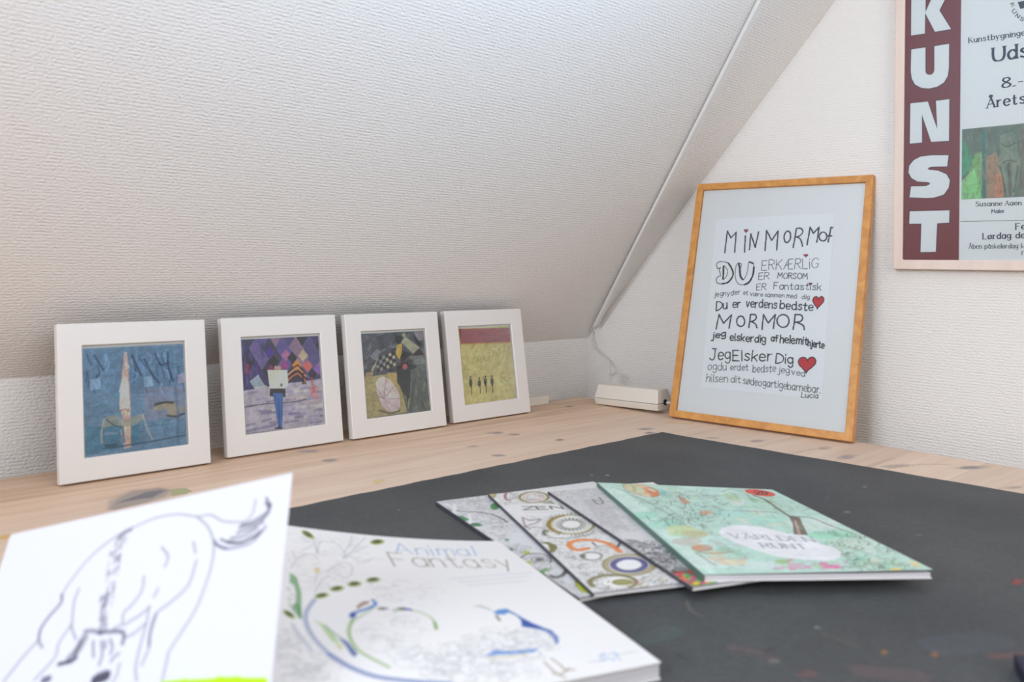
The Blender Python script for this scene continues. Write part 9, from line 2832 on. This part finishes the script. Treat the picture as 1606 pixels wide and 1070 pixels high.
# dark mat
MZ = .002
xs = span((-.99, -.1, .0028)); ys = span((-1.12, -.338, .0028))
ink = Ink(xs, ys); ink.draw('mat')
X, Y = np.meshgrid(xs, ys)
tx = (X - xs[0]) / (xs[-1] - xs[0])
right = -.166 + (-.338 - Y) * .0867
Xw = xs[0] + tx * (right - xs[0])
k = np.clip((Y + .37) / .032, 0, 1); kr = np.clip((tx - .96) / .04, 0, 1)
Yw = Y + k * .0012 * np.sin(X * 37) * np.cos(X * 91 + 1); Xw = Xw + kr * .0012 * np.sin(Y * 53) * np.cos(Y * 17)
pos = np.stack([Xw, Yw, MZ + .0003 * np.sin(X * 14) * np.sin(Y * 11) * (1 - k)], -1)
tag(sheet('desk_mat', ink, pos, (0, 0, -.0014), M['mat'], None, (60, 62, 66)), 'large dark grey painted cloth mat covering most of the desk', 'mat')

# ------------------------------------------------------------------ four white photo frames
# local axes: x right, y back into the frame, z up
def fmat(x, y, a, lean, lift=.0027):
    d = Vector((math.cos(a), math.sin(a), 0)); n = Vector((-math.sin(a), math.cos(a), 0))
    up = Vector((0, 0, math.cos(lean))) + n * math.sin(lean); yb = up.cross(d)
    m = Matrix(((*d, 0), (*yb, 0), (*up, 0), (0, 0, 0, 1))).transposed(); m.translation = (x, y, lift); return m

def ring_frame(mb, W, H, b, d):
    """a frame round an opening in one piece, front at y=0, depth d"""
    k = len(mb.v)
    for y in (0, d):
        for q in (0, b): mb.v += [(q, y, q), (W - q, y, q), (W - q, y, H - q), (q, y, H - q)]
    for i in range(4):
        j = (i + 1) % 4
        mb.f += [(k + i, k + j, k + 4 + j, k + 4 + i), (k + 8 + j, k + 8 + i, k + 12 + i, k + 12 + j), (k + j, k + i, k + 8 + i, k + 8 + j), (k + 4 + i, k + 4 + j, k + 12 + j, k + 12 + i)]

WF, HF, BF, LEAN = .1818, .1919, .0278, .17069
PX = (-1.00063, -.79079, -.59396, -.39149); PY = (-.08737, -.07723, -.07946, -.07309); PA = (-.00845, .00175, -.00057, -.00105)
labels = ['small white wooden frame holding a blue painting, farthest left on the desk', 'small white frame with a painting of a figure in blue jeans behind an open newspaper',
          'small white wooden frame with a painting of a pale parasol and a dark figure', 'small white frame with a red and yellow picture of four dark figures']
kids = []
for i in range(4):
    root = thing('photo_frame', labels[i], 'picture frame', fmat(PX[i], PY[i], PA[i], LEAN), 'white photo frames leaning in a row by the low wall')
    if i == 0:
        mb = MB(); ring_frame(mb, WF, HF, BF, .013); kids.append(mb.build('border', M['white_lacquer'], root, .0012))
        mb = MB(); mb.box(BF - .003, WF - BF + .003, .0034, .0042, BF - .003, HF - BF + .003); kids.append(mb.build('glass_pane', M['glass'], root))
        mb = MB(); mb.box(.012, WF - .012, .0062, .0142, .012, HF - .012); kids.append(mb.build('backing_board', M['card'], root))
        mb = MB(); a = math.tan(LEAN)
        mb.hexa([(.075, .0145, .15), (.107, .0145, .15), (.107, .0165, .15), (.075, .0165, .15), (.07, .048, .0095), (.112, .048, .0095), (.112, .0505, .0095), (.07, .0505, .0095)])
        kids.append(mb.build('easel_stand', M['card'], root))
    else:
        for k in kids:
            c = k.copy(); C.objects.link(c); c.parent = root
    xs = span((.0225, WF - .0225, .0006)); ys = span((.0225, HF - .0225, .0006))
    ink = Ink(xs, ys, [(108, 128, 146), (150, 146, 156), (110, 112, 108), (200, 192, 112)][i])
    ink.draw('p%d' % i)
    ink.fill(.16, 2.3); ink.fill(.16, 9); ink.fill(.10, 30)
    ink.c[..., :3] = np.minimum(ink.c[..., :3] * (2.1, 1.5, 1.4, 1.3)[i], .9)
    mg = (HF - BF - .0035, WF - BF - .0012, .0285)
    X, Y = np.meshgrid(xs, ys)
    ink.c[(Y > mg[0]) | (X > mg[1]) | (X < .0288)] = (*lin((236, 232, 226)), 1)
    sheet('picture', ink, np.stack([X, np.full_like(X, .0050), Y], -1), (0, .0010, 0), M['print'], root)

# ------------------------------------------------------------------ bamboo frame with the hand-lettered sheet
W3, H3, B3 = .321, .444, .0125
a3 = thing('poster_frame', 'tall bamboo frame with hand-lettered black writing and red hearts, leaning on the right wall', 'picture frame', fmat(-.04673, -.26351, -math.pi / 2 + .147195, .237113, .0041))
mb = MB(); ring_frame(mb, W3, H3, B3, .016); mb.build('border', M['bamboo'], a3, .0012)
mb = MB(); mb.box(B3 - .005, W3 - B3 + .005, .007, .0145, B3 - .005, H3 - B3 + .005); mb.build('backing_board', M['backing'], a3)
mb = MB(); mb.box(B3 - .004, W3 - B3 + .004, .0042, .0052, B3 - .004, H3 - B3 + .004); mb.build('acrylic_pane', M['acrylic'], a3)
xs = span((0, 1, 1 / 380)); ys = span((0, 1, 1 / 540))
q = np.array([(.0530, .0590), (.2672, .0610), (.2600, .3795), (.0442, .3740)])
U, Vv = np.meshgrid(xs, ys)
pp = (q[0][None, None] * (1 - U[..., None]) + q[1] * U[..., None]) * (1 - Vv[..., None]) + (q[3] * (1 - U[..., None]) + q[2] * U[..., None]) * Vv[..., None]
# paint in frame coordinates on a fine grid, then sample onto the sheet
gx_, gy_ = span((.035, .29, .00055)), span((.04, .39, .00055))
big = Ink(gx_, gy_, (248, 248, 251)); big.draw('a3')
ii = np.clip(((pp[..., 0] - gx_[0]) / (gx_[1] - gx_[0])).round().astype(int), 0, len(gx_) - 1); jj = np.clip(((pp[..., 1] - gy_[0]) / (gy_[1] - gy_[0])).round().astype(int), 0, len(gy_) - 1)
ink = Ink(xs, ys, (248, 248, 251)); ink.c = big.c[jj, ii]
sheet('lettered_sheet', ink, np.stack([pp[..., 0], np.full_like(U, .0064), pp[..., 1]], -1), (0, .0004, 0), M['paper'], a3)

# ------------------------------------------------------------------ exhibition poster on the gable
PB = Matrix.Translation(G(.60, .277) - Vector((.013, 0, 0)))
ez = Vector((0, 0, 1)); eb = Vector((math.cos(GY), math.sin(GY), 0))
pm = Matrix(((*gdir, 0), (*eb, 0), (*ez, 0), (0, 0, 0, 1))).transposed(); pm.translation = G(0, 0) - eb * .013
# local axes: x along the wall, y into the wall, z up; origin under the corner so artwork metres apply directly
poster = thing('exhibition_poster', 'framed exhibition poster with a maroon band of white capitals, hanging on the right wall', 'poster', pm @ Matrix.Translation((.60, 0, .277)))
OX, OZ = .60, .277
PW, PH, PBD = .41, .56, .0155
mb = MB()
ring_frame(mb, PW, PH, PBD, .017)
fr = mb.build('border', M['pale_wood'], poster, .0016); fr.location = (0, -.004, 0)
mb = MB(); mb.box(PBD - .004, PW - PBD + .004, .0004, .011, PBD - .004, PH - PBD + .004); mb.build('print_sheet', M['poster_paper'], poster)
mb = MB(); mb.box(PBD - .002, .6985 - OX, .0000, .0006, PBD - .002, PH - PBD + .002); mb.build('maroon_band', M['maroon'], poster)
mb = MB(); mb.box(PBD - .003, PW - PBD + .003, -.0022, -.0014, PBD - .003, PH - PBD + .003); mb.build('glass_pane', M['glass'], poster)
wv, wf_, nv, nf, ov, of = [], [], [], [], [], []
def poly_to(v, f, P, y):
    k = len(v); v += [(p[0] - OX, y, p[1] - OZ) for p in P]; f.append(tuple(range(k, k + len(P))))
def ribbon(v, f, P, w, y):
    P = np.asarray(P)
    for a, b in zip(P[:-1], P[1:]):
        d = b - a; L = np.hypot(*d)
        if L < 1e-7: continue
        n = np.array([-d[1], d[0]]) / L * w / 2; e = d / L * w * .18
        poly_to(v, f, [a - e + n, a - e - n, b + e - n, b + e + n], y)
for kind, col, w_, al, P, text in parse('poster'):
    if kind == 'p':
        poly_to(wv, wf_, P, -.0004)
        ribbon(ov, of, np.vstack([P, P[:1]]), .0016, -.0002)
    elif kind == 'q': poly_to(nv, nf, P, .0001)
    else:
        for Q, ww in letters(text, P[0], P[1], P[2], w_, True): ribbon(nv, nf, Q, ww, .0001 - len(nf) * 2e-8)
link('letter_outline', ov, of, M['poster_navy'], poster)
link('capital_letters', wv, wf_, M['poster_white'], poster)
link('small_print', nv, nf, M['poster_navy'], poster)
x0, x1 = .7015, .90; z0, z1 = .387, .4965
xs = span((x0, x1, .0009)); ys = span((z0, z1, .0009))
ink = Ink(xs, ys, (100, 114, 106)); ink.draw('photo'); ink.fill(.12, 3); ink.fill(.12, 10); ink.c[..., :3] = np.minimum(ink.c[..., :3] * 1.5, .9)
X, Y = np.meshgrid(xs, ys)
sheet('painting_picture', ink, np.stack([X - OX, np.full_like(X, .0001), Y - OZ], -1), (0, .0003, 0), M['print'], poster)

# ------------------------------------------------------------------ cable trunking down the slope
sn = Vector((0, -1, -KS)).normalized(); se = Vector((0, -KS, 1)).normalized()
def S(x, z, h=0): return Vector((x, KY - KS * (z - ZK), z)) + sn * h
ch = thing('cable_trunking', 'thin white plastic cable trunking running down the sloping ceiling to the corner', 'cable trunking', Matrix.Translation(S(.08, .155)))
def strip(name, xb, xt, zb, zt, w_, h0, h1, mat, lift=0):
    mb = MB(); o = S(.08, .155); R = []
    for k, t in enumerate(np.linspace(0, 1, 9)):
        x = xb * (1 - t) + xt * t; z = zb * (1 - t) + zt * t; l = lift * max(0, 1 - t * 6)
        R.append([S(x - w_ / 2, z, h0 + l) - o, S(x + w_ / 2, z, h0 + l) - o, S(x + w_ / 2, z, h1 + l) - o, S(x - w_ / 2, z, h1 + l) - o])
    mb.loft(R); return mb.build(name, mat, ch, .0008)
strip('base_strip', .0855, -.232, .143, 1.2, .0135, .0002, .0055, M['trunking'])
strip('cover_strip', .0715, -.2345, .154, 1.2, .0115, .0057, .0115, M['trunking'], .003)

# ------------------------------------------------------------------ white transformer box, its cables, and the small block
def curve3(P, k=8): return [Vector(q) for q in catmull(np.array([tuple(p) for p in P]), k)]
cb = MB(); cb.tube(curve3([S(.0745, .1405, .0035), (.0845, .0385, .130), (.0875, .0385, .112), (.0895, .030, .096), (.0905, .012, .083), (.0885, -.006, .074), (.076, -.022, .066), (.056, -.038, .060), (.040, -.052, .054)]), .0016, 8)
thin = thing('power_cable', 'thin white cable hanging from the trunking down to the white box', 'cable', Matrix.Translation((.0, -.085, .04)))
o = cb.build('cord', M['cable'], thin, 0, True); o.location = (-.0, .085, -.04)
mb = MB()
# a slanted tongue with a short cross bar, standing on the box
mb.hexa([(-.006, -.004, .0015), (.002, -.004, .0015), (.002, .004, .0015), (-.006, .004, .0015), (.030, .022, .0125), (.037, .020, .0125), (.039, .027, .0125), (.032, .029, .0125)])
mb.hexa([(.028, .014, .0125), (.046, .020, .0125), (.046, .033, .0125), (.028, .033, .0125), (.029, .015, .0155), (.045, .021, .0155), (.045, .032, .0155), (.029, .032, .0155)])
mb.build('plug', M['cable'], thin, .001)

bx = thing('transformer_box', 'white plastic transformer box lying in the corner left of the bamboo frame', 'transformer', Matrix.Translation((-.043, -.080, .0008)) @ Matrix.Rotation(math.radians(2), 4, 'Z') @ Matrix.Rotation(math.radians(-2.2), 4, 'X'))
Lb, Db = .152, .050
def shell(z0, z1, i0, i1, name, mat):
    mb = MB()
    mb.hexa([(i0, -i0 * .6, z0), (i0, -Lb + i0 * .6, z0), (Db - i0, -Lb + i0 * .6, z0), (Db - i0, -i0 * .6, z0), (i1, -i1 * .6, z1), (i1, -Lb + i1 * .6, z1), (Db - i1, -Lb + i1 * .6, z1), (Db - i1, -i1 * .6, z1)])
    mb.f = [tuple(reversed(q)) for q in mb.f]
    return mb.build(name, mat, bx, .002, False, 3)
shell(.000, .0125, .004, .000, 'lower_shell', M['plastic'])
shell(.0131, .039, .0003, .008, 'upper_shell', M['plastic'])
mb = MB(); mb.loft([[(.026 + .0055 * math.cos(t), y, .0145 + .0055 * math.sin(t)) for t in np.linspace(0, 2 * math.pi, 17)[:-1]] for y in (-.1523, -.150)])
mb.build('cable_hole', M['dark_hole'], bx)
cb = MB(); cb.tube(curve3([(-.0115, -.2335, .0205), (-.010, -.240, .0215), (-.007, -.250, .022), (.004, -.262, .022), (.020, -.29, .010), (.022, -.33, .0028)]), .0028, 10)
tag(cb.build('mains_cable', M['cable'], None, 0, True), 'thick white cable leaving the end of the transformer box behind the bamboo frame', 'cable')
blk = thing('connector_block', 'small white plastic block with a black tip, half hidden behind the frame nearest the corner', 'connector', Matrix.Translation((-.14, -.014, .0004)))
mb = MB(); mb.box(-.04, .03, -.008, .008, 0, .0165); mb.build('housing', M['plastic'], blk, .001)
mb = MB(); mb.box(.0302, .036, -.003, .003, .001, .006); mb.build('black_tip', M['black'], blk, .0008)

# ------------------------------------------------------------------ colouring books
def book(name, label, ink, P, base_z, th, group, block_inset=.0012, cover_mat='cover', edge=(214, 214, 220), spine=None):
    """P: grid of points of the front cover's top side; pages fill down to base_z"""
    o = Vector(P[0, 0]); o.z = base_z
    root = thing(name, label, 'book', Matrix.Translation(o), group)
    sheet('front_cover', ink, P - np.array(o), (0, 0, -.0005), M[cover_mat], root, edge, True)
    ny, nx = P.shape[:2]
    js = np.linspace(0, ny - 1, 13).round().astype(int); is_ = np.linspace(0, nx - 1, 13).round().astype(int)
    Q = P[js][:, is_].astype(float) - np.array(o)
    c = Q.reshape(-1, 3).mean(0)
    size = max(np.ptp(Q[..., 0]), np.ptp(Q[..., 1]))
    k = 1 - 2 * block_inset / size
    Q[..., :2] = c[:2] + (Q[..., :2] - c[:2]) * k
    top = Q.copy(); top[..., 2] = np.maximum(np.minimum(Q[..., 2] - .0006, th) if th else Q[..., 2] - .0006, .0012)
    bot = Q.copy(); bot[..., 2] = .0007
    v = list(map(tuple, top.reshape(-1, 3))) + list(map(tuple, bot.reshape(-1, 3)))
    n = 13; N2 = n * n; f = []
    for j in range(n - 1):
        for i in range(n - 1):
            a = j * n + i
            f.append((a, a + n, a + n + 1, a + 1)); f.append((N2 + a, N2 + a + 1, N2 + a + n + 1, N2 + a + n))
    ring = [i for i in range(n)] + [j * n + n - 1 for j in range(1, n)] + [(n - 1) * n + i for i in range(n - 2, -1, -1)] + [j * n for j in range(n - 2, 0, -1)]
    for a, b in zip(ring, ring[1:] + ring[:1]): f.append((a, b, b + N2, a + N2))
    link('page_block', v, f, M['pages'], root)
    R = P[[0, 0, -1, -1], [0, -1, -1, 0]].astype(float) - np.array(o)
    Q0 = (R[3], R[0])
    mb = MB(); mb.hexa([(*r[:2], 0) for r in R[::-1]] + [(*r[:2], .0005) for r in R[::-1]]); mb.build('back_cover', M['backing'], root)
    if spine:
        a, c = Q0[0], Q0[1]; out = np.array([*(R[0] - R[1])[:2], 0]); out = out / np.linalg.norm(out) * .0008
        mb = MB(); mb.hexa([(*(a - out * .6)[:2], .0002), (*(c - out * .6)[:2], .0002), (*(c + out)[:2], .0002), (*(a + out)[:2], .0002), tuple(a - out * .6 - np.array([0, 0, .0003])), tuple(c - out * .6 - np.array([0, 0, .0003])), tuple(a * 0 + c + out - np.array([0, 0, .0003])), tuple(a + out - np.array([0, 0, .0003]))])
        mb.build('spine', M[spine], root)
    return root

FAN = 'fanned colouring books on the dark mat'
def flat_book(key, q, z0, z1, label, bg, cov=(214, 214, 218), W=.21):
    H = .297
    xs, ys = span((0, W, .0007)), span((0, H, .0007))
    ink = Ink(xs, ys, bg); ink.draw(key)
    X, Y = np.meshgrid(xs, ys); c, s = math.cos(q[2]), math.sin(q[2])
    P = np.stack([q[0] + c * X + s * Y, q[1] + s * X - c * Y, np.full_like(X, z1)], -1)
    return book('colouring_book', label, ink, P, z0, 0, FAN, edge=cov, spine='spine_dark')
flat_book('b1', (-.70501, -.43026, -.26199), .0023, .0056, 'colouring book with green leaves and branches, lowest and leftmost of the fan', (222, 222, 226), (60, 60, 76))
flat_book('b2', (-.64767, -.45405, -.43233), .0057, .0090, 'colouring book covered in gold and orange mandala swirls, second in the fan', (228, 228, 228), (110, 110, 116))
flat_book('b3', (-.59525, -.49838, -.38724), .0091, .0124, 'colouring book with fine grey line drawing and a bright multicoloured bottom edge', (216, 215, 218), (110, 110, 116), .10)
V4 = np.array([[-.53543, -.52057, .0172], [-.39716, -.66850, .0162], [-.53641, -.89598, .0205], [-.69079, -.77315, .0185]])
W, H = .21, .285
xs, ys = span((0, W, .0006)), span((0, H, .0006))
ink = Ink(xs, ys, (188, 222, 208)); ink.draw('b4'); ink.fill(.08, 14); ink.fill(.06, 3)
X, Y = np.meshgrid(xs, ys); u, v_ = (X / W)[..., None], (Y / H)[..., None]
P = (V4[0] * (1 - u) + V4[1] * u) * (1 - v_) + (V4[3] * (1 - u) + V4[2] * u) * v_
top_book = book('colouring_book', 'mint green colouring book with a white title cloud, on top of the fan', ink, P, .0125, .0046, FAN, .0015, edge=(196, 210, 206), spine='spine_teal')
for kind, col, w_, al, Q, text in parse('sticker'):
    if kind == 'e': cen, rx, ry = Q[0], Q[1] - Q[0], Q[2] - Q[0]
xs = span((-1, 1, 1 / 40)); ang = span((0, 1, 1 / 60))
gs = Ink(span((0, .21, .0004)), span((0, .06, .0004)), (222, 70, 50)); gs.draw('sticker')
T, Rr = np.meshgrid(np.linspace(0, 2 * math.pi, 97), np.linspace(.02, 1, 24))
rad = .0160
A_ = cen[0] + rad * Rr * np.cos(T); B_ = cen[1] + rad * Rr * np.sin(T)
st = Ink(np.arange(97), np.arange(24), (222, 70, 50))
ii = np.clip((A_ / (gs.xs[1] - gs.xs[0])).round().astype(int), 0, len(gs.xs) - 1); jj = np.clip((B_ / (gs.ys[1] - gs.ys[0])).round().astype(int), 0, len(gs.ys) - 1)
st.c = gs.c[jj, ii][::-1]
u, v_ = (A_ / W)[..., None], (B_ / H)[..., None]
SP = (V4[0] * (1 - u) + V4[1] * u) * (1 - v_) + (V4[3] * (1 - u) + V4[2] * u) * v_ + np.array([0, 0, .0003])
sheet('price_sticker', st, (SP - np.array(top_book.location))[::-1], (0, 0, -.0002), M['cover'], top_book, (222, 70, 50))['label'] = 'red round price sticker'

# the big white book nearest the camera, its cover curling up on the left
TRa = np.array([-0.75641, -0.59096]); dn = np.array([-0.29773, -0.95465]); perp = np.array([-0.95465, 0.29773])
WA, LA = .25, .2569
xs, ys = span((0, WA, .0007)), span((0, LA, .0007))
ink = Ink(xs, ys, (245, 244, 246)); ink.draw('animal')
X, Y = np.meshgrid(xs, ys); T = WA - X
Z = .0135 + (.125 * T + .3625 * T * T) * (1 - .8 * (Y / LA) ** 1.2)
rc = .006
P = np.stack([TRa[0] + perp[0] * T + dn[0] * Y, TRa[1] + perp[1] * T + dn[1] * Y, Z], -1)
book('colouring_book', 'large white colouring book with a blue peacock and swirling plants, cover lifting at left', ink, P, .0022, 0, None, edge=(236, 236, 232))
def animal_z(x, y):
    dx, dy = x - TRa[0], y - TRa[1]; t = dx * perp[0] + dy * perp[1]; v = dx * dn[0] + dy * dn[1]
    ins = (t > -.005) & (t < WA + .005) & (v > -.005) & (v < LA + .005)
    return np.where(ins, .0135 + (.125 * np.maximum(t, 0) + .3625 * t * t) * (1 - .8 * np.clip(v / LA, 0, 1) ** 1.2) + .003, .004)

# the sheet with the horse outline, curling up off the white book
TL = np.array([-1.141, -.52, .082]); e1 = np.array([.5897211, -.7656863, .2568140]); e2 = np.array([-.3700887, -.5388541, -.7567500])
hor = e2[:2] / np.hypot(*e2[:2])
WH, HH = .21, .297
xs, ys = span((0, WH, .0007)), span((0, HH, .0007))
ink = Ink(xs, ys, (214, 216, 227)); ink.draw('horse')
cur = TL[None] + xs[:, None] * e1[None]
rows = [cur.copy()]
for j in range(1, len(ys)):
    dv = ys[j] - ys[j - 1]
    zf = animal_z(cur[:, 0], cur[:, 1])
    g = np.clip((cur[:, 2] - zf) / .010, -1, 1); g = np.sign(g) * g * g * (3 - 2 * np.abs(g))
    dz = e2[2] * dv * g
    hz = np.sqrt(np.maximum(dv * dv - dz * dz, 0))
    cur = cur + np.stack([hor[0] * hz, hor[1] * hz, dz], -1)
    rows.append(cur.copy())
tag(sheet('drawing_sheet', ink, np.array(rows), (.00025, .00012, -.00021), M['paper'], None, (240, 240, 244), True), 'white sheet with an outline drawing of a horse and lime green grass, at front left', 'drawing')

# dark corner of a notebook at the very front right
nb = thing('notebook', 'dark navy notebook whose corner just shows at the bottom right', 'notebook', Matrix.Translation((-.6397, -.9888, .0023)) @ Matrix.Rotation(math.radians(-62), 4, 'Z'))
mb = MB(); mb.box(.002, .142, -.198, -.002, .001, .009); mb.build('page_block', M['pages'], nb)
mb = MB(); mb.box(-.002, .142, -.202, .002, .009, .0105); mb.box(-.002, .142, -.202, .002, 0, .001); mb.box(-.002, -.0008, -.202, .002, .001, .009); mb.box(-.0008, .142, .0008, .002, .001, .009); mb.build('cover', M['navy'], nb, .0008)
